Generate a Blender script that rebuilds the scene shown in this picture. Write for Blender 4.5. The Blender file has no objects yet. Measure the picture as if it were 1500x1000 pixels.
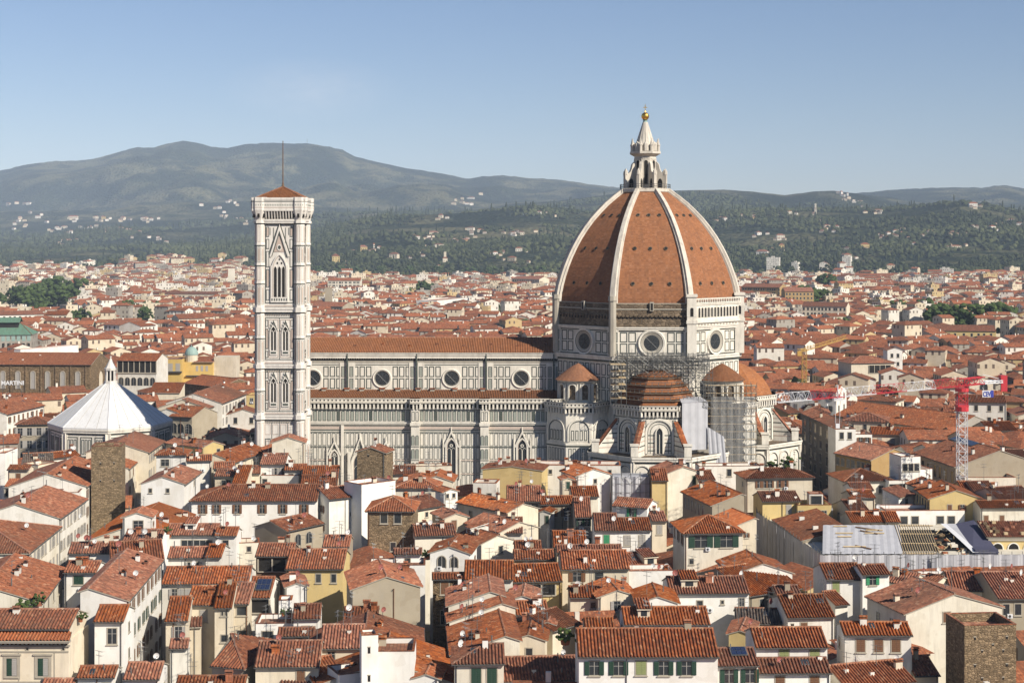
import bpy, math, random
from mathutils import Vector, Matrix, noise
random.seed(7)
R = math.radians
SC = bpy.context.scene
COL = SC.collection

# ------------------------------------------------------------------ camera, sky, sun, exposure
F, CX, HY, CAMZ = 2270.0, 750.0, 350.0, 74.0       # focal length and horizon of the photograph in its own pixels
cam = bpy.data.cameras.new('camera')
cam.sensor_width = 36.0
cam.lens = 36.0 * F / 1500.0
cam.shift_y = -(500.0 - HY) / 1500.0
cam.clip_start, cam.clip_end = 1.0, 60000.0
camo = bpy.data.objects.new('camera', cam)
camo.location = (0, 0, CAMZ)
camo.rotation_euler = (R(90), 0, 0)
COL.objects.link(camo)
SC.camera = camo

SUN_AZ, SUN_EL = R(130.5), R(35)                      # clockwise from +Y (the view direction), elevation
sv = Vector((math.sin(SUN_AZ) * math.cos(SUN_EL), math.cos(SUN_AZ) * math.cos(SUN_EL), math.sin(SUN_EL)))
world = bpy.data.worlds.new('World')
SC.world = world
world.use_nodes = True
wn = world.node_tree.nodes
wl = world.node_tree.links
wn.clear()
sky = wn.new('ShaderNodeTexSky')
sky.sky_type = 'NISHITA'
sky.sun_disc = False
sky.sun_elevation = SUN_EL
sky.sun_rotation = SUN_AZ
sky.altitude = 200
sky.air_density = 1.0
sky.dust_density = 0.1
sky.ozone_density = 3.0
bg = wn.new('ShaderNodeBackground')
bg.inputs['Strength'].default_value = 0.057
wo = wn.new('ShaderNodeOutputWorld')
tint = wn.new('ShaderNodeMixRGB')
tint.blend_type = 'MULTIPLY'
tint.inputs[0].default_value = 1.0
tint.inputs[2].default_value = (0.99, 0.985, 1.12, 1)
wl.new(sky.outputs[0], tint.inputs[1])
# a thin wisp of cirrus high over the hills
wtc = wn.new('ShaderNodeTexCoord')
wmp = wn.new('ShaderNodeMapping')
wmp.inputs['Location'].default_value = (0.128, -0.99, -0.095)
wl.new(wtc.outputs['Generated'], wmp.inputs[0])
wrot = wn.new('ShaderNodeMapping')
wrot.inputs['Rotation'].default_value = (0, R(38), 0)
wrot.inputs['Scale'].default_value = (22, 0.2, 60)
wl.new(wmp.outputs[0], wrot.inputs[0])
wlen = wn.new('ShaderNodeVectorMath')
wlen.operation = 'LENGTH'
wl.new(wrot.outputs[0], wlen.inputs[0])
wfall = wn.new('ShaderNodeMapRange')
wfall.inputs[1].default_value, wfall.inputs[2].default_value = 0.1, 1.3
wfall.inputs[3].default_value, wfall.inputs[4].default_value = 1.0, 0.0
wl.new(wlen.outputs['Value'], wfall.inputs[0])
wnz = wn.new('ShaderNodeTexNoise')
wnz.inputs['Scale'].default_value = 3.0
wnz.inputs['Detail'].default_value = 6.0
wl.new(wrot.outputs[0], wnz.inputs['Vector'])
wmul = wn.new('ShaderNodeMath')
wmul.operation = 'MULTIPLY'
wl.new(wfall.outputs[0], wmul.inputs[0])
wl.new(wnz.outputs[0], wmul.inputs[1])
wm2 = wn.new('ShaderNodeMath')
wm2.operation = 'MULTIPLY'
wm2.inputs[1].default_value = 0.45
wl.new(wmul.outputs[0], wm2.inputs[0])
wmix = wn.new('ShaderNodeMixRGB')
wmix.inputs[2].default_value = (9.0, 9.4, 10.0, 1)
wl.new(wm2.outputs[0], wmix.inputs[0])
wl.new(tint.outputs[0], wmix.inputs[1])
wl.new(wmix.outputs[0], bg.inputs['Color'])
wl.new(bg.outputs[0], wo.inputs['Surface'])

sl = bpy.data.lights.new('sun', 'SUN')
sl.energy = 5.0
sl.angle = R(0.5)
sl.color = (1.0, 0.925, 0.81)
so = bpy.data.objects.new('sun', sl)
so.rotation_euler = sv.to_track_quat('Z', 'Y').to_euler()
COL.objects.link(so)

vs = SC.view_settings
vs.view_transform = 'Standard'
vs.look = 'None'
vs.gamma = 1.0
vs.use_curve_mapping = False
vs.exposure = 0.53
cy = SC.cycles
cy.max_bounces = 5
cy.diffuse_bounces = 2
cy.glossy_bounces = 2
cy.transmission_bounces = 2
cy.transparent_max_bounces = 12
cy.volume_bounces = 0
cy.use_denoising = True


# ------------------------------------------------------------------ small helpers
def at(px, py, Y):
    return Vector(((px - CX) / F * Y, Y, CAMZ - (py - HY) / F * Y))


def at_h(px, py, h):
    Y = F * (CAMZ - h) / (py - HY)
    return Vector(((px - CX) / F * Y, Y, h))


def pix(p):
    return (CX + F * p[0] / p[1], HY + F * (CAMZ - p[2]) / p[1])


class NT:
    """terse node building"""
    def __init__(s, name):
        s.m = bpy.data.materials.new(name)
        s.m.use_nodes = True
        s.t = s.m.node_tree
        s.t.nodes.clear()
        s.out = s.t.nodes.new('ShaderNodeOutputMaterial')
        s.b = s.t.nodes.new('ShaderNodeBsdfPrincipled')
        s.t.links.new(s.b.outputs[0], s.out.inputs['Surface'])
        s.b.inputs['Specular IOR Level'].default_value = 0.25

    def n(s, typ, **kw):
        nd = s.t.nodes.new('ShaderNode' + typ)
        for k, v in kw.items():
            setattr(nd, k, v)
        return nd

    def set(s, sock, v):
        if hasattr(v, 'is_output') or isinstance(v, bpy.types.NodeSocket):
            s.t.links.new(v, sock)
        else:
            sock.default_value = v

    def math(s, op, a, b=0.0, c=0.0):
        nd = s.n('Math', operation=op)
        s.set(nd.inputs[0], a)
        s.set(nd.inputs[1], b)
        s.set(nd.inputs[2], c)
        return nd.outputs[0]

    def mix(s, f, a, b, mode='MIX'):
        nd = s.n('MixRGB', blend_type=mode)
        s.set(nd.inputs[0], f)
        for i, c in ((1, a), (2, b)):
            if isinstance(c, tuple):
                c = (c[0], c[1], c[2], 1)
            s.set(nd.inputs[i], c)
        return nd.outputs[0]

    def ramp(s, f, stops):
        nd = s.n('ValToRGB')
        e = nd.color_ramp.elements
        while len(e) < len(stops):
            e.new(0.5)
        for i, (p, c) in enumerate(stops):
            e[i].position = p
            e[i].color = (c[0], c[1], c[2], 1) if isinstance(c, tuple) else (c, c, c, 1)
        s.t.links.new(f, nd.inputs[0])
        return nd.outputs[0]

    def coord(s, which='Object', scale=(1, 1, 1)):
        tc = s.n('TexCoord')
        mp = s.n('Mapping')
        mp.inputs['Scale'].default_value = scale
        s.t.links.new(tc.outputs[which], mp.inputs[0])
        return mp.outputs[0]

    def noise(s, vec, scale, detail=4, rough=0.55):
        nd = s.n('TexNoise')
        nd.inputs['Scale'].default_value = scale
        nd.inputs['Detail'].default_value = detail
        nd.inputs['Roughness'].default_value = rough
        s.t.links.new(vec, nd.inputs['Vector'])
        return nd.outputs[0]

    def bump(s, h, strength=0.5, dist=0.05):
        nd = s.n('Bump')
        nd.inputs['Strength'].default_value = strength
        nd.inputs['Distance'].default_value = dist
        s.t.links.new(h, nd.inputs['Height'])
        s.t.links.new(nd.outputs[0], s.b.inputs['Normal'])

    def rnd(s):
        return s.n('ObjectInfo').outputs['Random']

    def color(s, c):
        if isinstance(c, tuple):
            c = (c[0], c[1], c[2], 1)
        s.set(s.b.inputs['Base Color'], c)

    def rough(s, v):
        s.set(s.b.inputs['Roughness'], v)


M = {}


def mat_plaster(name, c, stain=(0.30, 0.27, 0.22), amt=0.42, windows=False):
    t = NT(name)
    v = t.coord('Object')
    vz = t.coord('Object', (1.2, 1.2, 0.16))
    big = t.noise(v, 0.25, 3)
    streak = t.noise(vz, 1.3, 4, 0.65)
    fine = t.noise(v, 5.0, 3)
    s1 = t.ramp(streak, [(0.50, 0.0), (0.78, 1.0)])
    base = t.mix(t.ramp(big, [(0.35, 0.0), (0.7, 1.0)]), c, tuple(x * y for x, y in zip(c, (0.86, 0.84, 0.80))))
    col = t.mix(t.math('MULTIPLY', s1, amt), base, stain)
    col = t.mix(t.math('MULTIPLY', t.ramp(fine, [(0.4, 0.0), (0.75, 1.0)]), 0.12), col, tuple(x * 0.7 for x in c))
    patch = t.noise(v, 0.55, 2, 0.3)
    col = t.mix(t.math('MULTIPLY', t.ramp(patch, [(0.615, 0.0), (0.63, 1.0)]), 0.28), col, tuple(x * y for x, y in zip(c, (0.72, 0.68, 0.62))))
    hv = t.n('HueSaturation')
    t.set(hv.inputs['Value'], t.math('MULTIPLY_ADD', t.rnd(), 0.2, 0.88))
    t.t.links.new(col, hv.inputs['Color'])
    col = hv.outputs[0]
    if windows:                                      # far facades: rows of dark window openings
        uv = t.n('UVMap').outputs[0]
        sp = t.n('SeparateXYZ')
        t.t.links.new(uv, sp.inputs[0])
        fu = t.math('FRACT', t.math('DIVIDE', sp.outputs[0], 3.1))
        fv = t.math('FRACT', t.math('DIVIDE', sp.outputs[1], 3.7))
        a = t.math('LESS_THAN', t.math('ABSOLUTE', t.math('SUBTRACT', fu, 0.5)), 0.17)
        b = t.math('LESS_THAN', t.math('ABSOLUTE', t.math('SUBTRACT', fv, 0.52)), 0.24)
        cu = t.n('CombineXYZ')
        t.set(cu.inputs[0], t.math('FLOOR', t.math('DIVIDE', sp.outputs[0], 3.1)))
        t.set(cu.inputs[1], t.math('FLOOR', t.math('DIVIDE', sp.outputs[1], 3.7)))
        wnn = t.n('TexWhiteNoise', noise_dimensions='2D')
        t.t.links.new(cu.outputs[0], wnn.inputs['Vector'])
        keep = t.math('GREATER_THAN', wnn.outputs[0], 0.25)
        k = t.math('MULTIPLY', t.math('MULTIPLY', a, b), keep)
        col = t.mix(k, col, t.mix(wnn.outputs[0], (0.05, 0.04, 0.035), (0.16, 0.12, 0.09)))
    t.color(col)
    t.rough(0.92)
    t.bump(fine, 0.12, 0.03)
    M[name] = t.m


mat_plaster('white', (0.72, 0.69, 0.62))
mat_plaster('chalk', (0.78, 0.76, 0.71), amt=0.16)
mat_plaster('cream', (0.65, 0.575, 0.445))
mat_plaster('ivory', (0.69, 0.64, 0.53))
mat_plaster('yellow', (0.60, 0.46, 0.21), amt=0.2)
mat_plaster('gold_wall', (0.60, 0.42, 0.14), amt=0.25)
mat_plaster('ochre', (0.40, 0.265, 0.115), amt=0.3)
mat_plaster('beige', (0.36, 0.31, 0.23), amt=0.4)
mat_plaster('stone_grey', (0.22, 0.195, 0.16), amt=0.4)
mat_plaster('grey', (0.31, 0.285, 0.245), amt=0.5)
for _n, _c in (('far_white', (0.68, 0.64, 0.56)), ('far_cream', (0.58, 0.50, 0.37)), ('far_yellow', (0.49, 0.37, 0.19)), ('far_grey', (0.32, 0.29, 0.245))):
    mat_plaster(_n, _c, amt=0.25, windows=True)


def mat_tiles(name, tones, grime=0.45, pu=0.45, pv=0.45, gap=0.55):
    t = NT(name)
    uv = t.n('UVMap').outputs[0]
    sp = t.n('SeparateXYZ')
    t.t.links.new(uv, sp.inputs[0])
    fu = t.math('DIVIDE', sp.outputs[0], pu)
    fv = t.math('DIVIDE', sp.outputs[1], pv)
    cu = t.n('CombineXYZ')
    t.set(cu.inputs[0], t.math('FLOOR', fu))
    t.set(cu.inputs[1], t.math('FLOOR', fv))
    t.set(cu.inputs[2], t.math('MULTIPLY', t.rnd(), 97.0))
    wnn = t.n('TexWhiteNoise', noise_dimensions='3D')
    t.t.links.new(cu.outputs[0], wnn.inputs['Vector'])
    col = t.ramp(wnn.outputs[0], [(0.0, tones[0]), (0.25, tones[1]), (0.6, tones[2]), (0.88, tones[3]), (1.0, tones[4])])
    fr = t.math('FRACT', fu)
    ch = t.math('ABSOLUTE', t.math('SUBTRACT', fr, 0.5))
    col = t.mix(t.math('MULTIPLY', t.ramp(ch, [(0.36, 0.0), (0.44, 1.0)]), gap), col, (0.085, 0.05, 0.034))  # shade of the channels between tile rows, painted into the colour
    cs = t.n('CombineXYZ')
    t.set(cs.inputs[0], t.math('MULTIPLY', sp.outputs[0], 1.1))
    t.set(cs.inputs[1], t.math('MULTIPLY', sp.outputs[1], 0.09))
    stre = t.noise(cs.outputs[0], 1.0, 4, 0.6)
    col = t.mix(t.math('MULTIPLY', t.ramp(stre, [(0.5, 0.0), (0.72, 1.0)]), 0.35), col, (0.10, 0.055, 0.035))
    g = t.coord('Object')
    big = t.noise(g, 0.35, 5, 0.65)
    col = t.mix(t.math('MULTIPLY', t.ramp(big, [(0.42, 0.0), (0.66, 1.0)]), grime), col, (0.11, 0.06, 0.038))
    med = t.noise(g, 1.7, 3, 0.6)
    col = t.mix(t.math('MULTIPLY', t.ramp(med, [(0.6, 0.0), (0.78, 1.0)]), 0.35), col, (0.34, 0.20, 0.12))
    hv = t.n('HueSaturation')
    t.set(hv.inputs['Value'], t.math('MULTIPLY_ADD', t.rnd(), 0.6, 0.66))
    t.set(hv.inputs['Saturation'], t.math('MULTIPLY_ADD', t.math('FRACT', t.math('MULTIPLY', t.rnd(), 7.3)), 0.25, 0.88))
    t.t.links.new(col, hv.inputs['Color'])
    t.color(hv.outputs[0])
    t.rough(0.9)
    saw = t.math('FRACT', fv)
    t.bump(t.math('ADD', t.math('MULTIPLY', saw, -0.6), t.math('MULTIPLY', wnn.outputs[0], 0.5)), 0.8, 0.07)
    M[name] = t.m


TERRA = [(0.15, 0.050, 0.026), (0.225, 0.072, 0.033), (0.285, 0.092, 0.040), (0.34, 0.118, 0.052), (0.38, 0.19, 0.105)]
mat_tiles('tile', TERRA)
mat_tiles('tile_dark', [tuple(x * 0.72 for x in c) for c in TERRA], 0.6)
mat_tiles('tile_new', [(0.24, 0.08, 0.036), (0.30, 0.098, 0.044), (0.34, 0.112, 0.05), (0.37, 0.135, 0.06), (0.4, 0.175, 0.09)], 0.15)
mat_tiles('tile_slate', [(0.05, 0.045, 0.04), (0.08, 0.07, 0.06), (0.11, 0.095, 0.08), (0.14, 0.12, 0.1), (0.2, 0.17, 0.14)], 0.3)
mat_tiles('tile_green', [(0.10, 0.20, 0.15), (0.11, 0.22, 0.16), (0.12, 0.24, 0.17), (0.13, 0.25, 0.18), (0.15, 0.27, 0.2)], 0.2)
mat_tiles('dome_tile', [(0.215, 0.084, 0.034), (0.245, 0.096, 0.038), (0.265, 0.106, 0.042), (0.285, 0.115, 0.046), (0.30, 0.135, 0.065)], 0.22, 0.62, 0.42, 0.0)
mat_tiles('ridge', [(0.24, 0.11, 0.07), (0.3, 0.13, 0.08), (0.35, 0.16, 0.09), (0.4, 0.2, 0.12), (0.45, 0.3, 0.2)], 0.3, 0.5, 0.5)


def mat_simple(name, c, rough=0.6, metal=0.0, nz=0.15, scale=2.0, spec=0.3, alpha=None):
    t = NT(name)
    v = t.coord('Object')
    nn = t.noise(v, scale, 4)
    t.color(t.mix(t.math('MULTIPLY', t.ramp(nn, [(0.3, 0.0), (0.75, 1.0)]), min(1, nz * 2.5)), c, tuple(x * 0.55 for x in c)))
    t.rough(rough)
    t.b.inputs['Metallic'].default_value = metal
    t.b.inputs['Specular IOR Level'].default_value = spec
    if alpha is not None:
        t.b.inputs['Alpha'].default_value = alpha
    M[name] = t.m


mat_simple('glass', (0.035, 0.04, 0.045), 0.15, spec=0.6, nz=0.3)
mat_simple('void', (0.02, 0.018, 0.016), 0.9, nz=0.2)
mat_simple('green_shutter', (0.022, 0.055, 0.036), 0.6)
mat_simple('bright_green', (0.05, 0.26, 0.12), 0.6)
mat_simple('olive_shutter', (0.25, 0.28, 0.12), 0.6)
mat_simple('brown_shutter', (0.17, 0.085, 0.045), 0.6)
mat_simple('grey_shutter', (0.36, 0.34, 0.31), 0.6)
mat_simple('stone_trim', (0.38, 0.34, 0.27), 0.85)
mat_simple('wood', (0.16, 0.10, 0.06), 0.8)
mat_simple('steel', (0.22, 0.22, 0.21), 0.5, 0.6)
mat_simple('dark_metal', (0.10, 0.10, 0.10), 0.5, 0.5)
mat_simple('dish_white', (0.62, 0.61, 0.59), 0.5)
mat_simple('dish_red', (0.30, 0.10, 0.08), 0.5)
mat_simple('red_paint', (0.5, 0.045, 0.055), 0.45, nz=0.1)
mat_simple('white_paint', (0.68, 0.68, 0.68), 0.45, nz=0.1)
mat_simple('yellow_paint', (0.50, 0.31, 0.08), 0.5, nz=0.15)
mat_simple('blue_paint', (0.05, 0.07, 0.35), 0.5, nz=0.1)
mat_simple('sheet', (0.44, 0.44, 0.455), 0.65, nz=0.14, scale=0.6)
mat_simple('netting', (0.52, 0.52, 0.50), 0.8, nz=0.3, scale=0.8, alpha=0.30)
mat_simple('plank', (0.50, 0.38, 0.22), 0.8)
mat_simple('gold', (0.95, 0.56, 0.12), 0.28, 1.0, nz=0.1)
mat_simple('lead', (0.36, 0.37, 0.38), 0.6, nz=0.2)
mat_simple('copper_green', (0.26, 0.36, 0.32), 0.6)
mat_simple('solar', (0.02, 0.03, 0.07), 0.12, spec=0.7)
mat_simple('bark', (0.10, 0.075, 0.05), 0.9)
mat_simple('asphalt', (0.06, 0.058, 0.055), 0.9)
mat_simple('plant', (0.075, 0.12, 0.03), 0.8, nz=0.35, scale=4)
mat_simple('green_curtain', (0.10, 0.15, 0.11), 0.8)


def mat_rubble(name, c, scale=2.2):
    t = NT(name)
    v = t.coord('Object', (1, 1, 1.7))
    vo = t.n('TexVoronoi')
    vo.inputs['Scale'].default_value = scale
    t.t.links.new(v, vo.inputs['Vector'])
    ve = t.n('TexVoronoi', feature='DISTANCE_TO_EDGE')
    ve.inputs['Scale'].default_value = scale
    t.t.links.new(v, ve.inputs['Vector'])
    sx = t.n('SeparateXYZ')
    t.t.links.new(vo.outputs['Color'], sx.inputs[0])
    col = t.ramp(sx.outputs[0], [(0.0, tuple(x * 0.55 for x in c)), (0.5, c), (1.0, tuple(min(1, x * 1.5) for x in c))])
    j = t.ramp(ve.outputs['Distance'], [(0.02, 1.0), (0.09, 0.0)])
    col = t.mix(t.math('MULTIPLY', j, 0.7), col, tuple(x * 0.6 for x in c))
    big = t.noise(t.coord('Object'), 0.3, 4)
    col = t.mix(t.math('MULTIPLY', t.ramp(big, [(0.4, 0.0), (0.7, 1.0)]), 0.4), col, tuple(x * 0.6 for x in c))
    t.color(col)
    t.rough(0.95)
    t.bump(t.ramp(ve.outputs['Distance'], [(0.0, 0.0), (0.15, 1.0)]), 0.9, 0.08)
    M[name] = t.m


mat_rubble('rubble', (0.235, 0.17, 0.10))
mat_rubble('rubble_brown', (0.20, 0.14, 0.08), 1.6)
mat_rubble('raw_stone', (0.16, 0.12, 0.08), 0.9)


def mat_marble(name, c, dirt=0.35, dc=(0.22, 0.20, 0.17), sc=0.5):
    t = NT(name)
    v = t.coord('Object')
    vz = t.coord('Object', (1.0, 1.0, 0.22))
    a = t.noise(vz, 0.9, 5, 0.65)
    b = t.noise(v, sc, 4, 0.6)
    f = t.noise(v, 3.0, 3)
    col = t.mix(t.math('MULTIPLY', t.ramp(a, [(0.46, 0.0), (0.74, 1.0)]), dirt), c, dc)
    col = t.mix(t.math('MULTIPLY', t.ramp(b, [(0.45, 0.0), (0.7, 1.0)]), dirt * 0.6), col, tuple(x * 0.72 for x in c))
    col = t.mix(t.math('MULTIPLY', t.ramp(f, [(0.5, 0.0), (0.7, 1.0)]), 0.15), col, tuple(x * 0.6 for x in c))
    t.color(col)
    t.rough(0.75)
    M[name] = t.m


mat_marble('marble', (0.68, 0.635, 0.545), 0.46, (0.22, 0.195, 0.155))
mat_marble('marble_clean', (0.67, 0.63, 0.565), 0.38)
mat_marble('marble_old', (0.38, 0.345, 0.28), 0.6)
mat_marble('marble_green', (0.062, 0.075, 0.064), 0.3, (0.2, 0.18, 0.15))
mat_marble('marble_sage', (0.28, 0.295, 0.25), 0.3)
mat_marble('marble_pink', (0.48, 0.385, 0.32), 0.2)
mat_marble('rib_stone', (0.56, 0.51, 0.43), 0.6)
mat_marble('slab_white', (0.62, 0.615, 0.60), 0.35, (0.4, 0.39, 0.37), 0.3)


def new_obj(name, data, parent=None):
    o = bpy.data.objects.new(name, data)
    COL.objects.link(o)
    if parent is not None:
        o.parent = parent
    return o


def tag(o, label=None, cat=None, group=None, kind=None):
    if label:
        o['label'] = label
    if cat:
        o['category'] = cat
    if group:
        o['group'] = group
    if kind:
        o['kind'] = kind
    return o


def empty(name, loc, rz=0.0):
    o = new_obj(name, None)
    o.location = loc
    o.rotation_euler = (0, 0, rz)
    o.empty_display_size = 1.0
    return o


class MB:
    """collects polygons, then links them as ONE mesh object"""
    def __init__(s, T=None):
        s.v, s.f, s.m, s.uv, s.T = [], [], [], [], T

    def poly(s, pts, mat=0, uvs=None):
        pts = [Vector(p) for p in pts]
        if uvs is None:
            o = pts[0]
            e = pts[1] - o
            if e.length < 1e-6:
                e = pts[2] - o
            e.normalize()
            nrm = Vector((0, 0, 0))
            for i in range(1, len(pts) - 1):
                nrm += (pts[i] - o).cross(pts[i + 1] - o)
            if nrm.length < 1e-9:
                nrm = Vector((0, 0, 1))
            nrm.normalize()
            w = nrm.cross(e)
            uvs = [((p - o).dot(e), (p - o).dot(w)) for p in pts]
        if s.T is not None:
            pts = [s.T @ p for p in pts]
        b = len(s.v)
        s.v.extend((p.x, p.y, p.z) for p in pts)
        s.f.append(tuple(range(b, b + len(pts))))
        s.m.append(mat)
        s.uv.extend(uvs)

    def box(s, x0, x1, y0, y1, z0, z1, mat=0, top=None):
        a = [(x0, y0, z0), (x1, y0, z0), (x1, y1, z0), (x0, y1, z0), (x0, y0, z1), (x1, y0, z1), (x1, y1, z1), (x0, y1, z1)]
        for q in ((0, 1, 5, 4), (1, 2, 6, 5), (2, 3, 7, 6), (3, 0, 4, 7), (3, 2, 1, 0)):
            s.poly([a[i] for i in q], mat)
        s.poly([a[i] for i in (4, 5, 6, 7)], mat if top is None else top)

    def frus(s, c, z0, z1, r0, r1, n=8, mat=0, ph=0.0, cap=True, rng=None):
        c = Vector(c)
        def ring(r, z):
            return [Vector((c.x + r * math.cos(ph + 2 * math.pi * i / n), c.y + r * math.sin(ph + 2 * math.pi * i / n), z)) for i in range(n)]
        a, b = ring(r0, z0), ring(r1, z1)
        for i in range(n):
            j = (i + 1) % n
            if r1 < 1e-4:
                s.poly([a[i], a[j], b[i]], mat)
            else:
                s.poly([a[i], a[j], b[j], b[i]], mat)
        if cap:
            s.poly(list(reversed(a)), mat)
            if r1 > 1e-4:
                s.poly(b, mat)

    def lathe(s, c, prof, n=12, mat=0, ph=0.0):
        for (r0, z0), (r1, z1) in zip(prof, prof[1:]):
            if r0 < 1e-4 and r1 < 1e-4:
                continue
            if r0 < 1e-4:
                s.frus(c, z1, z0, r1, r0, n, mat, ph, False)
            else:
                s.frus(c, z0, z1, r0, r1, n, mat, ph, False)

    def tube(s, p, q, r, n=4, mat=0, r2=None):
        p, q = Vector(p), Vector(q)
        d = q - p
        if d.length < 1e-6:
            return
        d.normalize()
        u = d.orthogonal().normalized()
        w = d.cross(u)
        r2 = r if r2 is None else r2
        A = [p + (u * math.cos(2 * math.pi * (i + .5) / n) + w * math.sin(2 * math.pi * (i + .5) / n)) * r for i in range(n)]
        B = [q + (u * math.cos(2 * math.pi * (i + .5) / n) + w * math.sin(2 * math.pi * (i + .5) / n)) * r2 for i in range(n)]
        for i in range(n):
            j = (i + 1) % n
            s.poly([A[i], A[j], B[j], B[i]], mat)
        s.poly(list(reversed(A)), mat)
        s.poly(B, mat)

    def mesh(s, name, mats, smooth=False):
        me = bpy.data.meshes.new(name)
        me.from_pydata(s.v, [], s.f)
        for m in mats:
            me.materials.append(M[m] if isinstance(m, str) else m)
        me.polygons.foreach_set('material_index', s.m)
        ul = me.uv_layers.new(name='UVMap')
        ul.data.foreach_set('uv', [x for t in s.uv for x in t])
        if smooth:
            me.polygons.foreach_set('use_smooth', [True] * len(s.f))
        me.update()
        return me

    def build(s, name, mats, parent=None, smooth=False):
        return new_obj(name, s.mesh(name, mats, smooth), parent)


class Fac:
    """a vertical facade: origin, rightward direction seen from outside, outward normal"""
    def __init__(s, o, r, n=None):
        s.o, s.r = Vector(o), Vector(r).normalized()
        s.n = Vector(n) if n is not None else s.r.cross(Vector((0, 0, 1)))

    def p(s, u, z, d=0.0):
        q = s.o + s.r * u + s.n * d
        return Vector((q.x, q.y, s.o.z + z))

    def rect(s, mb, u0, u1, z0, z1, d=0.05, mat=0, d0=0.0):
        a = [s.p(u0, z0, d0), s.p(u1, z0, d0), s.p(u1, z1, d0), s.p(u0, z1, d0)]
        b = [s.p(u0, z0, d), s.p(u1, z0, d), s.p(u1, z1, d), s.p(u0, z1, d)]
        mb.poly(b, mat)
        for i in range(4):
            j = (i + 1) % 4
            mb.poly([a[i], a[j], b[j], b[i]], mat)

    def frame(s, mb, u0, u1, z0, z1, t=0.16, d=0.04, mat=0):
        s.rect(mb, u0, u1, z0, z0 + t, d, mat)
        s.rect(mb, u0, u1, z1 - t, z1, d, mat)
        s.rect(mb, u0, u0 + t, z0 + t, z1 - t, d, mat)
        s.rect(mb, u1 - t, u1, z0 + t, z1 - t, d, mat)

    def arch_pts(s, u, z0, w, h, n=8, pointed=False):
        """outline of an arched opening of total height h, counter-clockwise from bottom left"""
        hw = w / 2
        pts = [(u - hw, z0), (u + hw, z0)]
        if pointed:
            rise = w * 0.866
            for i in range(n + 1):
                a = R(60) * i / n
                pts.append((u - hw + w * math.cos(a), z0 + h - rise + w * math.sin(a)))
            for i in range(1, n + 1):
                a = R(60) * (1 - i / n)
                pts.append((u + hw - w * math.cos(a), z0 + h - rise + w * math.sin(a)))
        else:
            for i in range(n + 1):
                a = math.pi * i / n
                pts.append((u + hw * math.cos(a), z0 + h - hw + hw * math.sin(a)))
        return pts

    def arch(s, mb, u, z0, w, h, d=0.05, mat=0, pointed=False, n=8):
        pts = s.arch_pts(u, z0, w, h, n, pointed)
        f = [s.p(a, b, d) for a, b in pts]
        k = [s.p(a, b, 0) for a, b in pts]
        mb.poly(f, mat)
        for i in range(len(f)):
            j = (i + 1) % len(f)
            mb.poly([k[i], k[j], f[j], f[i]], mat)

    def arch_ring(s, mb, u, z0, w, h, t=0.3, d=0.1, mat=0, pointed=False, n=8):
        a = s.arch_pts(u, z0, w, h, n, pointed)
        b = s.arch_pts(u, z0, w + 2 * t, h + t, n, pointed)
        a = a[1:] + a[:1]
        b = b[1:] + b[:1]
        for i in range(len(a) - 1):
            q = [a[i], b[i], b[i + 1], a[i + 1]]
            mb.poly([s.p(x, y, d) for x, y in q], mat)
            mb.poly([s.p(*a[i], 0), s.p(*a[i], d), s.p(*a[i + 1], d), s.p(*a[i + 1], 0)], mat)
            mb.poly([s.p(*b[i], d), s.p(*b[i], 0), s.p(*b[i + 1], 0), s.p(*b[i + 1], d)], mat)

    def disc_ring(s, mb, u, z, r0, r1, d0, d1, mat, n=24):
        for i in range(n):
            a, b = 2 * math.pi * i / n, 2 * math.pi * (i + 1) / n
            q = [(r0, a, d0), (r0, b, d0), (r1, b, d1), (r1, a, d1)]
            mb.poly([s.p(u + r * math.cos(t), z + r * math.sin(t), d) for r, t, d in reversed(q)], mat)

    def disc(s, mb, u, z, r, d, mat, n=24):
        mb.poly([s.p(u + r * math.cos(2 * math.pi * i / n), z + r * math.sin(2 * math.pi * i / n), d) for i in range(n)], mat)


TILE_PITCH = 0.45


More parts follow.
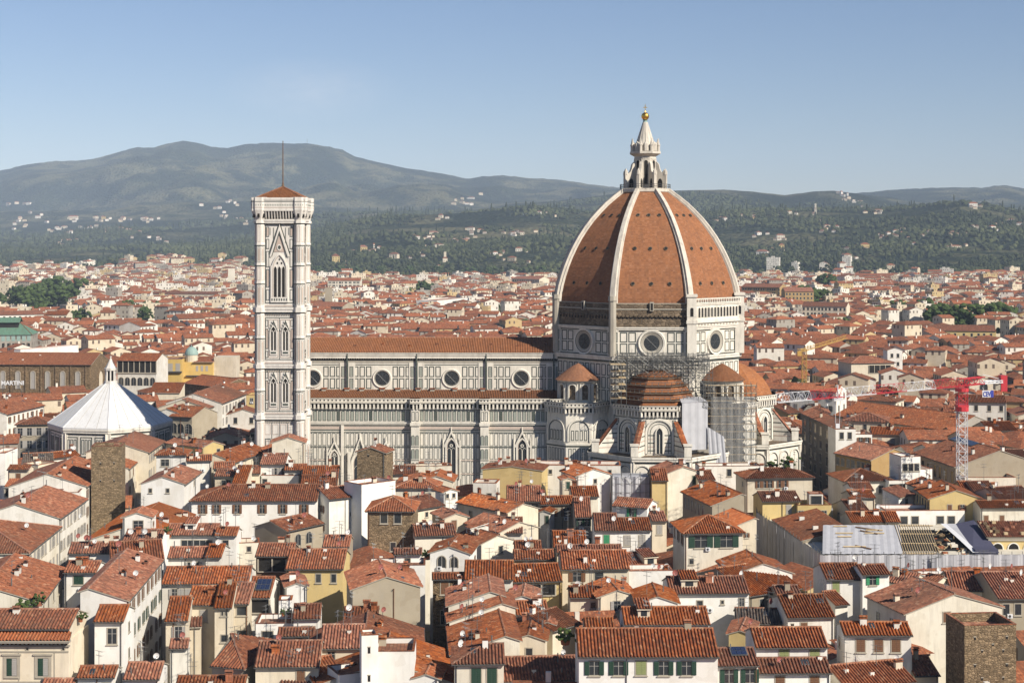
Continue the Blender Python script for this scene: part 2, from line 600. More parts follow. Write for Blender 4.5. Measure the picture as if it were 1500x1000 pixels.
def tiles(mb, A, B, C, D, near=True, mat=0, under=1, thick=0.14):
    """one roof slope: eave A-B (left to right seen from outside), ridge D-C; corrugated in rows of coppi"""
    A, B, C, D = Vector(A), Vector(B), Vector(C), Vector(D)
    e = (B - A)
    W = e.length
    if W < 0.05:
        return
    e.normalize()
    mid = (C + D) / 2 - A
    s = mid - e * mid.dot(e)
    V = s.length
    s.normalize()
    nrm = e.cross(s)
    if nrm.z < 0:
        nrm = -nrm
    ud = (D - A).dot(e)
    uc = (C - A).dot(e)
    def vmax(u):
        if ud > 1e-4 and u < ud:
            return V * u / ud
        if W - uc > 1e-4 and u > uc:
            return V * max(0.0, (W - u) / (W - uc))
        return V
    poly = [A, B, C, D] if (C - D).length > 0.02 else [A, B, C]
    k = len(poly)
    low = [p - Vector((0, 0, thick)) for p in poly]
    mb.poly(list(reversed(low)), under)
    for i in range(k):
        j = (i + 1) % k
        mb.poly([low[i], low[j], poly[j], poly[i]], under)
    if not near:
        mb.poly(poly, mat, [((p - A).dot(e), (p - A).dot(s)) for p in poly])
        return
    n = max(2, int(round(W / TILE_PITCH)))
    p = W / n
    prof = ((0.0, 0.0), (0.17, 0.0), (0.22, 0.08), (0.36, 0.165), (0.5, 0.185), (0.64, 0.165), (0.78, 0.08), (0.83, 0.0), (1.0, 0.0))
    for i in range(n):
        jit = random.uniform(-0.07, 0.05)
        lift = random.uniform(0.0, 0.03)
        for (a, za), (b, zb) in zip(prof, prof[1:]):
            u0, u1 = (i + a) * p, (i + b) * p
            v0, v1 = vmax(u0), vmax(u1)
            if v0 < 0.02 and v1 < 0.02:
                continue
            j0 = jit if 0.2 < a < 0.8 else 0.0
            P0 = A + e * u0 + s * j0 + nrm * (za + lift)
            P1 = A + e * u1 + s * j0 + nrm * (zb + lift)
            P2 = A + e * u1 + s * v1 + nrm * (zb + lift)
            P3 = A + e * u0 + s * v0 + nrm * (za + lift)
            mb.poly([P0, P1, P2, P3], mat, [(u0, 0), (u1 - 0.001, 0), (u1 - 0.001, v1), (u0, v0)])


def ridge_cap(mb, p, q, mat=2, r=0.17):
    mb.tube(p, q, r, 6, mat)

# ------------------------------------------------------------------ the cathedral: nave, drum, dome, lantern, apses
CATH = Vector((36.1, 420.0, 0.0))
MARB = ['marble', 'marble_green', 'marble_sage', 'marble_pink', 'void', 'marble_old', 'raw_stone', 'glass']   # slots 0..7


def cx(px, y):
    return (px - CX) / F * (CATH.y + y) - CATH.x


def corbel_gallery(mb, f, u0, u1, z0, z1, pitch=1.03, d=0.9):
    """projecting gallery on small arches: dark gaps between corbels, a parapet with pierced dots"""
    h = z1 - z0
    zc = z0 + h * 0.52
    f.rect(mb, u0, u1, z0 + h * 0.1, zc, 0.06, 4)
    n = max(2, int(round((u1 - u0) / pitch)))
    p = (u1 - u0) / n
    for i in range(n):
        c = u0 + (i + 0.5) * p
        f.rect(mb, c + p * 0.28, c + p * 0.72, z0, zc, d * 0.75, 0)
        a = f.p(c + p * 0.5, 0)
    f.rect(mb, u0, u1, zc, z1, d, 0)
    f.rect(mb, u0, u1, zc + h * 0.06, zc + h * 0.12, d + 0.05, 5)
    for i in range(n):
        c = u0 + (i + 0.5) * p
        f.rect(mb, c - 0.18, c + 0.18, zc + h * 0.22, zc + h * 0.36, d + 0.02, 4)
    f.rect(mb, u0, u1, z1 - 0.22, z1, d + 0.15, 0)
    # top of the walkway
    mb.poly([f.p(u0, z1, d + 0.15), f.p(u1, z1, d + 0.15), f.p(u1, z1, 0), f.p(u0, z1, 0)], 0)


def cornice(mb, f, u0, u1, z, h, d, mat=0):
    f.rect(mb, u0, u1, z, z + h, d, mat)
    f.rect(mb, u0, u1, z + h * 0.55, z + h, d + 0.18, mat)


def panels_row(mb, f, u0, u1, z0, z1, w, pitch, t=0.17, d=0.05, fill=None):
    n = max(1, int((u1 - u0 + pitch - w) / pitch))
    off = (u1 - u0 - (n * pitch - (pitch - w))) / 2
    for i in range(n):
        a = u0 + off + i * pitch
        f.frame(mb, a, a + w, z0, z1, t, d, 1)
        if fill is not None:
            f.rect(mb, a + t, a + w - t, z0 + t, z1 - t, d * 0.5, fill)


def make_oculus(name, parent, f, u, z, ro, ri, proud=0.35, deep=0.9):
    mb = MB()
    f.disc_ring(mb, u, z, ro * 0.93, ro, proud, 0.03, 0)
    f.disc_ring(mb, u, z, ro * 0.80, ro * 0.93, proud - 0.1, proud, 0)
    f.disc_ring(mb, u, z, ro * 0.76, ro * 0.80, proud - 0.18, proud - 0.1, 1)
    f.disc_ring(mb, u, z, ri, ro * 0.76, 0.05, proud - 0.18, 2)
    f.disc(mb, u, z, ri * 1.02, 0.07, 3)
    for k in range(4):
        a = math.pi * k / 4
        p, q = (ri * math.cos(a), ri * math.sin(a)), (-ri * math.cos(a), -ri * math.sin(a))
        mb.tube(f.p(u + p[0], z + p[1], 0.1), f.p(u + q[0], z + q[1], 0.1), 0.05, 4, 4)
    return mb.build(name, ['marble', 'marble_green', 'marble_old', 'glass', 'dark_metal'], parent)


def gothic_window(parent, f, u, z0, w, h, gable=2.6, name='gothic_window', portal=False):
    mb = MB()
    f.rect(mb, u - w / 2 - 0.75, u + w / 2 + 0.75, z0, z0 + h * 0.86, 0.10, 0)
    f.arch(mb, u, z0, w, h, 0.16, 2, True)
    f.arch_ring(mb, u, z0, w, h, 0.42, 0.45, 0, True)
    f.arch_ring(mb, u, z0, w - 0.3, h - 0.2, 0.14, 0.30, 3, True)
    # two lights and a central shaft
    f.rect(mb, u - 0.09, u + 0.09, z0, z0 + h * 0.72, 0.28, 0)
    for s in (-1, 1):
        f.arch_ring(mb, u + s * w / 4, z0, w / 2 - 0.22, h * 0.78, 0.1, 0.26, 0, True, 5)
    f.disc_ring(mb, u, z0 + h * 0.84, w * 0.10, w * 0.19, 0.26, 0.26, 0, 12)
    # gable
    zt, gz = z0 + h * 0.80, z0 + h + gable
    gw = w / 2 + 1.0
    for s in (-1, 1):
        a, b = (u + s * gw, zt), (u, gz)
        c, d = (u, gz - 0.75), (u + s * (gw - 0.5), zt)
        q = [a, b, c, d] if s > 0 else [b, a, d, c]
        mb.poly([f.p(x, y, 0.5) for x, y in q], 0)
        mb.poly([f.p(a[0], a[1], 0.5), f.p(a[0], a[1], 0), f.p(b[0], b[1], 0), f.p(b[0], b[1], 0.5)], 0)
        mb.poly([f.p(d[0], d[1], 0.0), f.p(d[0], d[1], 0.5), f.p(c[0], c[1], 0.5), f.p(c[0], c[1], 0.0)], 0)
        mb.tube(f.p(u + s * gw, z0, 0.35), f.p(u + s * gw, zt + 1.6, 0.35), 0.22, 4, 0)
        mb.tube(f.p(u + s * gw, zt + 1.6, 0.35), f.p(u + s * gw, zt + 2.7, 0.35), 0.2, 4, 0, 0.02)
    f.disc(mb, u, z0 + h + gable * 0.22, 0.3, 0.2, 1, 10)
    mb.tube(f.p(u, gz - 0.2, 0.4), f.p(u, gz + 1.0, 0.4), 0.14, 4, 0)
    if portal:
        f.arch_ring(mb, u, z0, w + 0.9, h + 0.5, 0.3, 0.9, 0, True)
        for s in (-1, 1):
            f.rect(mb, u + s * (w / 2 + 1.1) - 0.35, u + s * (w / 2 + 1.1) + 0.35, z0, z0 + h, 1.1, 0)
    return mb.build(name, ['marble', 'marble_green', 'glass', 'marble_pink'], parent)


cath = empty('cathedral', CATH, R(-1.0))
tag(cath, 'vast marble cathedral with terracotta dome and long striped nave at the centre', 'cathedral')

XW, XE = -98.0, -22.5
YA, YN = -21.0, -10.0
Z_EAVE, Z_RIDGE, Z_AIS = 43.9, 47.2, 33.0


def build_nave():
    # upper nave wall
    mb = MB()
    mb.box(XW, XE, YN, -YN, 0, Z_EAVE - 0.1, 0)
    f = Fac((XW, YN, 0), (1, 0, 0))
    L = XE - XW
    cornice(mb, f, 0, L, 42.4, 1.4, 0.55, 0)
    f.rect(mb, 0, L, 41.7, 42.4, 0.12, 4)  # near-black strip painted as the shadow below the cornice
    f.rect(mb, 0, L, 41.2, 41.7, 0.12, 5)
    f.rect(mb, 0, L, 40.55, 40.75, 0.06, 1)
    f.rect(mb, 0, L, 33.7, 33.9, 0.06, 1)
    nq = int(L / 0.62)
    for i in range(nq):
        f.rect(mb, (i + 0.2) * L / nq, (i + 0.45) * L / nq, 42.1, 42.4, 0.42, 5)
    ocs = [cx(p, YN) for p in (458, 560, 662, 764)]
    pil = [(a + b) / 2 for a, b in zip(ocs, ocs[1:])]
    pil = [pil[0] - 18.3] + pil + [pil[-1] + 18.3 * 0.98]
    for q in pil:
        u = q - XW
        f.rect(mb, u - 0.16, u + 0.16, 33.4, 43.6, 0.75, 1)
        for s in (-1, 1):
            f.rect(mb, u + s * 1.15 - 0.9 + 0.0, u + s * 1.15 + 0.9, 33.4, 41.2, 0.16, 0)
            for z in (34.3, 37.45):
                f.frame(mb, u + s * 1.1 - 0.5, u + s * 1.1 + 0.5, z, z + 2.75, 0.15, 0.22, 1)
                f.rect(mb, u + s * 1.1 - 0.28, u + s * 1.1 + 0.28, z + 0.25, z + 2.5, 0.18, 2)
    for o in ocs:
        u = o - XW
        for s in (-1, 1):
            for k in range(3):
                a = u + s * (2.85 + k * 1.72 + 0.68)
                for z in (34.3, 37.45):
                    f.frame(mb, a - 0.7, a + 0.7, z, z + 2.78, 0.23, 0.05, 1)
        f.rect(mb, u - 2.6, u + 2.6, 33.9, 40.5, 0.02, 0)
    w = mb.build('clerestory_wall', MARB, cath)
    for o in ocs:
        make_oculus('round_window', w, f, o - XW, 37.05, 2.6, 1.85)
    # nave roof
    rb = MB()
    y = YN - 0.9
    tiles(rb, (XW - .5, y, Z_EAVE), (XE, y, Z_EAVE), (XE, 0, Z_RIDGE), (XW - .5, 0, Z_RIDGE), True, 0, 1, 0.2)
    tiles(rb, (XE, -y, Z_EAVE), (XW - .5, -y, Z_EAVE), (XW - .5, 0, Z_RIDGE), (XE, 0, Z_RIDGE), False, 0, 1, 0.2)
    ridge_cap(rb, (XW - .5, 0, Z_RIDGE), (XE, 0, Z_RIDGE), 2, 0.25)
    rf = rb.build('nave_roof', ['dome_tile', 'marble', 'ridge'], cath)
    for i in range(8):
        vb = MB()
        x = XW + 20 + i * 7.3
        t = 0.42 + 0.1 * (i % 2)
        yy, zz = y * (1 - t), Z_EAVE + (Z_RIDGE - Z_EAVE) * t
        vb.box(x - .3, x + .3, yy - .3, yy + .3, zz, zz + .45, 0)
        vb.build('roof_vent', ['tile_dark'], rf)
    # aisle wall
    mb = MB()
    mb.box(XW, -20.0, YA, -11, 0, Z_AIS - 0.8, 0)
    f = Fac((XW, YA, 0), (1, 0, 0))
    L = -20.0 - XW
    corbel_gallery(mb, f, 0, L, 30.2, 33.0)
    # strip of green panels under the gallery
    f.rect(mb, 0, L, 29.75, 29.95, 0.12, 1)
    nn = int(L / 1.19)
    for i in range(nn):
        a = (i + 0.5) * L / nn
        f.rect(mb, a - 0.40, a + 0.40, 27.2, 29.5, 0.05, 2 if i % 7 else 1)
        f.frame(mb, a - 0.44, a + 0.44, 27.1, 29.6, 0.1, 0.09, 1)
    cornice(mb, f, 0, L, 26.1, 0.7, 0.35, 0)
    f.rect(mb, 0, L, 25.75, 26.0, 0.10, 1)
    f.rect(mb, 0, L, 24.9, 25.6, 0.06, 3)
    f.rect(mb, 0, L, 24.6, 24.8, 0.12, 1)
    z = 24.3
    for z1, z0 in ((23.9, 20.7), (20.2, 17.2), (16.7, 13.7), (13.2, 9.6), (9.0, 4.5)):
        panels_row(mb, f, 0, L, z0, z1, 0.92, 1.2, 0.10, 0.06)
        f.rect(mb, 0, L, z1 + 0.14, z1 + 0.34, 0.10, 3 if z1 < 17 else 1)
    aw = mb.build('aisle_wall', MARB, cath)
    butt = [cx(p, YA) for p in (503, 610.5, 712, 815)]
    for k, b in enumerate(butt):
        u = b - XW
        bb = MB()
        thin = k == 0
        wd, pr = (0.35, 0.5) if thin else (1.05, 1.65)
        f.rect(bb, u - wd, u + wd, 0, 26.0, pr, 0)
        if not thin:
            f.rect(bb, u - wd - .25, u + wd + .25, 26.0, 26.8, pr + .3, 0)
            f.rect(bb, u - wd, u + wd, 26.8, 30.2, pr - .1, 0)
            g = Fac(f.p(u - wd, 0, pr), (1, 0, 0))
            for zz in (20.8, 17.3, 13.8, 9.8):
                for s in (0.5, 1.55):
                    g.arch(bb, s, zz + .2, 0.62, 2.5, 0.05, 2, False, 6)
                    g.arch_ring(bb, s, zz + .2, 0.62, 2.5, 0.1, 0.08, 1, False, 6)
                g.rect(bb, 0, 2 * wd, zz - .25, zz - .05, 0.06, 1)
            for s in (0.55, 1.55):
                Fac(f.p(u - wd, 0, pr - .1), (1, 0, 0)).frame(bb, s - .38, s + .38, 27.2, 29.6, .12, .05, 1)
            g2 = Fac(f.p(u - wd - .15, 0, 0), (1, 0, 0))
            corbel_gallery(bb, Fac(f.p(u - wd - .25, 0, pr - .5), (1, 0, 0)), 0, 2 * wd + .5, 30.2, 33.02, 0.9, .95)
        bb.build('buttress', MARB, aw)
    for px in (663, 767):
        gothic_window(aw, f, cx(px, YA) - XW, 12.2, 2.3, 10.2, 2.2)
    for px in (491, 567):
        gothic_window(aw, f, cx(px, YA) - XW, 13.2, 1.9, 6.2, 2.6)
    gothic_window(aw, f, cx(529, YA) - XW, 3.0, 3.4, 16.0, 4.0, 'portal', True)
    # aisle roof
    rb = MB()
    tiles(rb, (XW, YA + .2, 32.3), (-20, YA + .2, 32.3), (-20, YN, 34.0), (XW, YN, 34.0), True, 0, 1, .3)
    ar = rb.build('aisle_roof', ['dome_tile', 'marble'], cath)
    for i, px in enumerate((474, 508, 530, 560, 583, 613, 634, 667, 708, 740, 775)):
        vb = MB()
        x = cx(px, -12)
        vb.box(x - .55, x + .55, -11.8, -10.3, 33.4, 34.4, 0)
        vb.box(x - .75, x + .75, -12.0, -10.2, 34.4, 34.6, 1)
        vb.build('roof_hatch', ['marble_old', 'tile'], ar)
    # plain far side
    mb = MB()
    mb.box(XW, -20.0, 11, 21, 0, 32.2, 0)
    mb.poly([(XW, 21.2, 32.25), (-20, 21.2, 32.25), (-20, 10, 34), (XW, 10, 34)], 1)
    mb.build('north_aisle', ['marble', 'dome_tile'], cath)
    # west front rising above the nave roof behind the bell tower
    mb = MB()
    mb.box(XW - 2.5, XW, -22, 22, 0, 33, 0)
    mb.box(XW - 2.5, XW, -11, 11, 33, 47.5, 0)
    mb.build('west_front', ['marble'], cath)


build_nave()

AP, NOCT = 24.0, 8
SIDE = 2 * AP * math.tan(R(22.5))


def oct_face(c, ap, k):
    """facade of face k of an octagon; k = 0 looks to -Y, counting towards +X"""
    n = Vector((math.sin(R(45 * k)), -math.cos(R(45 * k)), 0))
    r = Vector((math.cos(R(45 * k)), math.sin(R(45 * k)), 0))
    s = 2 * ap * math.tan(R(22.5))
    return Fac(Vector(c) + n * ap - r * s / 2, r, n), s


def build_drum():
    mb = MB()
    mb.frus((0, 0, 0), 0, 57.6, AP / math.cos(R(22.5)), AP / math.cos(R(22.5)), 8, 0, R(22.5), True)
    for k in range(8):
        f, s = oct_face((0, 0, 0), AP, k)
        cornice(mb, f, -.2, s + .2, 43.0, 1.1, 0.7, 0)
        f.rect(mb, 0, s, 42.5, 42.95, 0.35, 1)
        cornice(mb, f, -.2, s + .2, 50.7, 0.8, 0.45, 0)
        f.rect(mb, 0, s, 44.15, 44.35, 0.06, 1)
        f.rect(mb, 0, s, 50.35, 50.6, 0.06, 1)
        c = s / 2
        for sg in (-1, 1):
            for a in (4.95, 7.15):
                for z0, z1 in ((44.7, 47.3), (47.6, 50.15)):
                    f.frame(mb, c + sg * a - 0.95, c + sg * a + 0.95, z0, z1, 0.24, 0.06, 1)
            e = c + sg * 9.2
            f.rect(mb, e - .75, e + .75, 44.2, 50.6, 0.35, 0)
            for z0, z1 in ((44.6, 47.3), (47.6, 50.2)):
                f.frame(mb, e - .48, e + .48, z0, z1, 0.18, 0.42, 1)
                f.rect(mb, e - .3, e + .3, z0 + .2, z1 - .2, 0.38, 2)
        # panelled zone below the drum cornice
        for z0, z1 in ((39.0, 41.9), (35.7, 38.6), (32.4, 35.3)):
            panels_row(mb, f, 0.4, s - 0.4, z0, z1, 1.45, 1.95, 0.2, 0.06)
        # unfinished rough band, its holes and ledge
        if k != 1:
            f.rect(mb, 0.0, s, 51.5, 57.4, 0.05, 6)
            n = 17
            for i in range(n):
                a = 1.0 + (s - 2) * (i + .5) / n
                f.rect(mb, a - .22, a + .22, 53.5, 54.1, 0.09, 4)
                f.rect(mb, a - .3, a + .3, 54.1, 54.5, 0.5, 6)
            f.rect(mb, 0.0, s, 55.9, 56.2, 0.25, 5)
            f.rect(mb, c - .5, c + .5, 55.6, 57.9, 0.7, 5)
            f.rect(mb, c - .28, c + .28, 55.8, 57.6, 0.74, 4)
    w = mb.build('drum', MARB, cath)
    for k in (7, 0, 1, 2, 6):
        f, s = oct_face((0, 0, 0), AP, k)
        make_oculus('round_window', w, f, s / 2, 47.4, 3.65, 2.0, 0.5)
    # the finished marble gallery on the south-east face only
    f, s = oct_face((0, 0, 0), AP, 1)
    gb = MB()
    f.rect(gb, -.6, s + .6, 51.5, 52.5, 0.8, 0)
    f.rect(gb, -.8, s + .8, 52.5, 53.3, 1.25, 0)
    f.rect(gb, 0, s, 53.3, 57.0, 0.9, 0)
    n = 13
    for i in range(n):
        a = 1.6 + (s - 3.2) * (i + .5) / n
        f2 = Fac(f.p(0, 0, 0.9), f.r)
        f2.arch(gb, a, 53.9, 0.72, 2.5, 0.03, 4, False, 6)
        f2.arch_ring(gb, a, 53.9, 0.72, 2.5, 0.14, 0.16, 0, False, 6)
        f.rect(gb, a - .35, a + .35, 51.8, 52.2, 0.84, 5)
    cornice(gb, f, -.3, s + .3, 57.0, 0.7, 1.1, 0)
    for i in range(26):
        a = .5 + (s - 1) * (i + .5) / 26
        f.rect(gb, a - .12, a + .12, 57.7, 58.5, 1.2, 0, 0.95)
    f.rect(gb, 0, s, 58.5, 58.8, 1.25, 0, 0.9)
    for e in (0.1, s - 0.1):
        p = f.p(e, 0, 0.2)
        gb.box(p.x - 1.2, p.x + 1.2, p.y - 1.2, p.y + 1.2, 44.0, 59.2, 0)
        gb.box(p.x - 1.45, p.x + 1.45, p.y - 1.45, p.y + 1.45, 59.2, 59.9, 0)
        gb.box(p.x - 1.4, p.x + 1.4, p.y - 1.4, p.y + 1.4, 52.4, 53.3, 0)
        gb.box(p.x - 1.25, p.x + 1.25, p.y - 1.25, p.y + 1.25, 54.2, 56.6, 0)
        for dx, dy in ((0, -1.27), (-1.27, 0)):
            q = Fac((p.x + dx, p.y + dy, 0), (1, 0, 0) if dx == 0 else (0, -1, 0))
            q.arch(gb, 0, 54.3, 0.8, 2.2, 0.03, 4, False, 6)
    gb.build('marble_gallery', MARB, w)
    # stone piers at the other corners
    for k in range(8):
        if k in (1, 2):
            continue
        a = R(-90 + 45 * k - 22.5)
        r = AP / math.cos(R(22.5)) + .1
        pb = MB()
        pb.frus((r * math.cos(a), r * math.sin(a), 0), 44.0, 58.2, 1.05, 1.0, 8, 0, 0.2)
        pb.frus((r * math.cos(a), r * math.sin(a), 0), 58.2, 59.4, 1.25, 1.1, 8, 0, 0.2)
        pb.build('corner_pier', ['marble_old'], w)


build_drum()

DPROF = [(57.5, 25.6), (59.0, 25.5), (61.5, 25.0), (64.0, 24.25), (66.6, 23.3), (69.1, 22.2), (71.6, 20.9), (74.2, 19.35), (76.7, 17.55), (78.9, 15.75), (81.0, 13.7), (83.1, 11.45), (85.0, 9.0), (86.8, 6.5)]


def build_dome():
    mb = MB()
    arc = [0.0]
    for (z0, r0), (z1, r1) in zip(DPROF, DPROF[1:]):
        arc.append(arc[-1] + math.hypot(z1 - z0, r1 - r0))
    for k in range(8):
        a0, a1 = R(-90 + 45 * k - 22.5), R(-90 + 45 * k + 22.5)
        off = k * 31
        for i, ((z0, r0), (z1, r1)) in enumerate(zip(DPROF, DPROF[1:])):
            h0, h1 = r0 * math.sin(R(22.5)), r1 * math.sin(R(22.5))
            mb.poly([(r0 * math.cos(a0), r0 * math.sin(a0), z0), (r0 * math.cos(a1), r0 * math.sin(a1), z0),
                     (r1 * math.cos(a1), r1 * math.sin(a1), z1), (r1 * math.cos(a0), r1 * math.sin(a0), z1)], 0,
                    [(off - h0, arc[i]), (off + h0, arc[i]), (off + h1, arc[i + 1]), (off - h1, arc[i + 1])])
        f, s = oct_face((0, 0, 0), DPROF[0][1] * math.cos(R(22.5)), k)
        f.rect(mb, 0, s, 57.1, 57.6, 0.35, 1)
    shell = mb.build('dome_shell', ['dome_tile', 'marble_old'], cath)
    def rz(z):
        for (z0, r0), (z1, r1) in zip(DPROF, DPROF[1:]):
            if z0 <= z <= z1:
                return r0 + (r1 - r0) * (z - z0) / (z1 - z0)
        return 6.0
    # small round openings of the shell, three rows of three
    for k in (7, 0, 1, 2):
        n = Vector((math.sin(R(45 * k)), -math.cos(R(45 * k)), 0))
        r = Vector((math.cos(R(45 * k)), math.sin(R(45 * k)), 0))
        for z in (62.5, 71.5, 80.2):
            ap = rz(z) * math.cos(R(22.5))
            hw = rz(z) * math.sin(R(22.5))
            for s in (-.5, 0, .5):
                ob = MB()
                c = n * (ap + .05) + r * (s * hw)
                sl = (rz(z + .5) - rz(z - .5)) * math.cos(R(22.5))
                fz = Vector((0, 0, 1)) + n * sl
                fz.normalize()
                nn = r.cross(fz)
                for rad, d, m in ((0.54, 0.16, 1), (0.40, 0.22, 0)):
                    ob.poly([Vector((c.x, c.y, z)) + r * rad * math.cos(2 * math.pi * i / 10) + fz * rad * math.sin(2 * math.pi * i / 10) + nn * d for i in range(10)], m)
                ob.build('dome_opening', ['void', 'raw_stone'], shell)
    for k in range(8):
        a = R(-90 + 45 * k - 22.5)
        d = Vector((math.cos(a), math.sin(a), 0))
        t = Vector((-d.y, d.x, 0))
        rb = MB()
        N = len(DPROF)
        sec = []
        for i, (z, r) in enumerate(DPROF):
            j0, j1 = max(0, i - 1), min(N - 1, i + 1)
            tz, tr = DPROF[j1][0] - DPROF[j0][0], DPROF[j1][1] - DPROF[j0][1]
            L = math.hypot(tz, tr)
            no = d * (tz / L) + Vector((0, 0, 1)) * (-tr / L)
            w = 0.82 - 0.32 * i / (N - 1)
            c = d * r + Vector((0, 0, z))
            sec.append([c - t * w * 1.35 - no * .5, c - t * w * 1.35 + no * .22, c - t * w + no * .25, c - t * w * .8 + no * .85, c + t * w * .8 + no * .85, c + t * w + no * .25, c + t * w * 1.35 + no * .22, c + t * w * 1.35 - no * .5])
        for A, B in zip(sec, sec[1:]):
            for i in range(7):
                rb.poly([A[i], A[i + 1], B[i + 1], B[i]], 0)
        rb.poly(sec[0], 0)
        rb.build('rib', ['rib_stone'], shell)


build_dome()


def build_lantern():
    b = MB()
    b.lathe((0, 0, 0), [(6.2, 85.9), (7.1, 86.7), (7.1, 87.5), (6.7, 87.6), (0, 87.6)], 8, 0, R(22.5))
    for i in range(40):
        a = 2 * math.pi * i / 40
        b.tube((6.8 * math.cos(a), 6.8 * math.sin(a), 87.5), (6.8 * math.cos(a), 6.8 * math.sin(a), 88.7), .05, 4, 1)
        a2 = 2 * math.pi * (i + 1) / 40
        for z in (88.1, 88.7):
            b.tube((6.8 * math.cos(a), 6.8 * math.sin(a), z), (6.8 * math.cos(a2), 6.8 * math.sin(a2), z), .05, 4, 1)
    # octagonal body, cornice, attic
    b.lathe((0, 0, 0), [(3.1, 87.6), (3.1, 96.3), (3.5, 96.5), (4.4, 97.0), (4.4, 97.6), (3.3, 97.7), (3.0, 97.8), (3.0, 99.3), (2.6, 99.4)], 8, 0, R(22.5))
    L = b.build('lantern', ['rib_stone', 'dark_metal'], cath)
    for k in range(8):
        ap = 3.1 * math.cos(R(22.5))
        f, s = oct_face((0, 0, 0), ap, k)
        wb = MB()
        f.arch(wb, s / 2, 88.6, 1.05, 6.6, 0.04, 1, False, 8)
        f.arch_ring(wb, s / 2, 88.6, 1.05, 6.6, .22, .18, 0, False, 8)
        f.rect(wb, s / 2 - .9, s / 2 + .9, 95.5, 95.8, .14, 0)
        wb.build('lantern_window', ['rib_stone', 'void'], L)
        # volute buttress at each corner
        a = R(-90 + 45 * k - 22.5)
        d = Vector((math.cos(a), math.sin(a), 0))
        t = Vector((-d.y, d.x, 0))
        pb = MB()
        prof = [(2.9, 87.6), (6.1, 87.6), (6.1, 91.3), (5.8, 91.9), (5.2, 91.6), (4.6, 92.1), (4.2, 92.9), (3.9, 94.2), (3.3, 94.8), (2.9, 94.8)]
        fr = [d * r + Vector((0, 0, z)) - t * .38 for r, z in prof]
        bk = [d * r + Vector((0, 0, z)) + t * .38 for r, z in prof]
        pb.poly(fr, 0)
        pb.poly(list(reversed(bk)), 0)
        for i in range(len(prof)):
            j = (i + 1) % len(prof)
            pb.poly([fr[i], bk[i], bk[j], fr[j]], 0)
        for sg in (-1, 1):                          # the passage through the buttress
            q = [d * r + Vector((0, 0, z)) + t * .40 * sg for r, z in ((3.7, 87.8), (5.0, 87.8), (5.0, 89.4), (4.7, 90.1), (4.35, 90.3), (4.0, 90.1), (3.7, 89.4))]
            pb.poly(q, 1)
        c = d * 5.75
        pb.frus((c.x, c.y, 0), 91.3, 92.4, .55, .45, 6, 0)
        pb.frus((c.x, c.y, 0), 92.4, 93.0, .3, .05, 6, 0)
        pb.build('volute_buttress', ['rib_stone', 'void'], L)
        nb = MB()
        c = d * 3.75
        nb.frus((c.x, c.y, 0), 97.6, 99.2, .42, .42, 6, 0)
        nb.frus((c.x, c.y, 0), 99.2, 99.5, .55, .5, 6, 0)
        nb.frus((c.x, c.y, 0), 99.5, 101.2, .36, .04, 6, 0)
        c2 = Vector((math.sin(R(45 * k)), -math.cos(R(45 * k)), 0)) * 3.2
        nb.frus((c2.x, c2.y, 0), 97.7, 99.6, .75, .75, 6, 0)
        nb.frus((c2.x, c2.y, 0), 99.6, 100.3, .75, .05, 6, 0)
        nb.build('pinnacle', ['rib_stone'], L)
    b = MB()
    b.lathe((0, 0, 0), [(2.75, 98.9), (2.45, 99.7), (1.75, 102.0), (1.05, 104.4), (0.62, 105.6)], 16, 0)
    b.lathe((0, 0, 0), [(0.62, 105.6), (0.5, 106.0), (0.75, 106.2), (0.0, 106.3)], 12, 1)
    for i in range(8):
        a = 2 * math.pi * i / 8
        b.tube((2.72 * math.cos(a), 2.72 * math.sin(a), 98.9), (.62 * math.cos(a), .62 * math.sin(a), 105.6), .13, 4, 0, .06)
    b.build('spire', ['rib_stone', 'copper_green'], L)
    b = MB()
    b.lathe((0, 0, 0), [(1.06 * math.sin(math.pi * i / 12), 107.2 - 1.06 * math.cos(math.pi * i / 12)) for i in range(13)], 20, 0)
    b.build('gold_ball', ['gold'], L, True)
    b = MB()
    b.box(-.09, .09, -.07, .07, 108.4, 110.4, 0)
    b.box(-.55, .55, -.06, .06, 109.5, 109.7, 0)
    b.tube((0, 0, 108.3), (0, 0, 108.7), .3, 6, 0, .1)
    b.build('cross', ['gold'], L)


build_lantern()


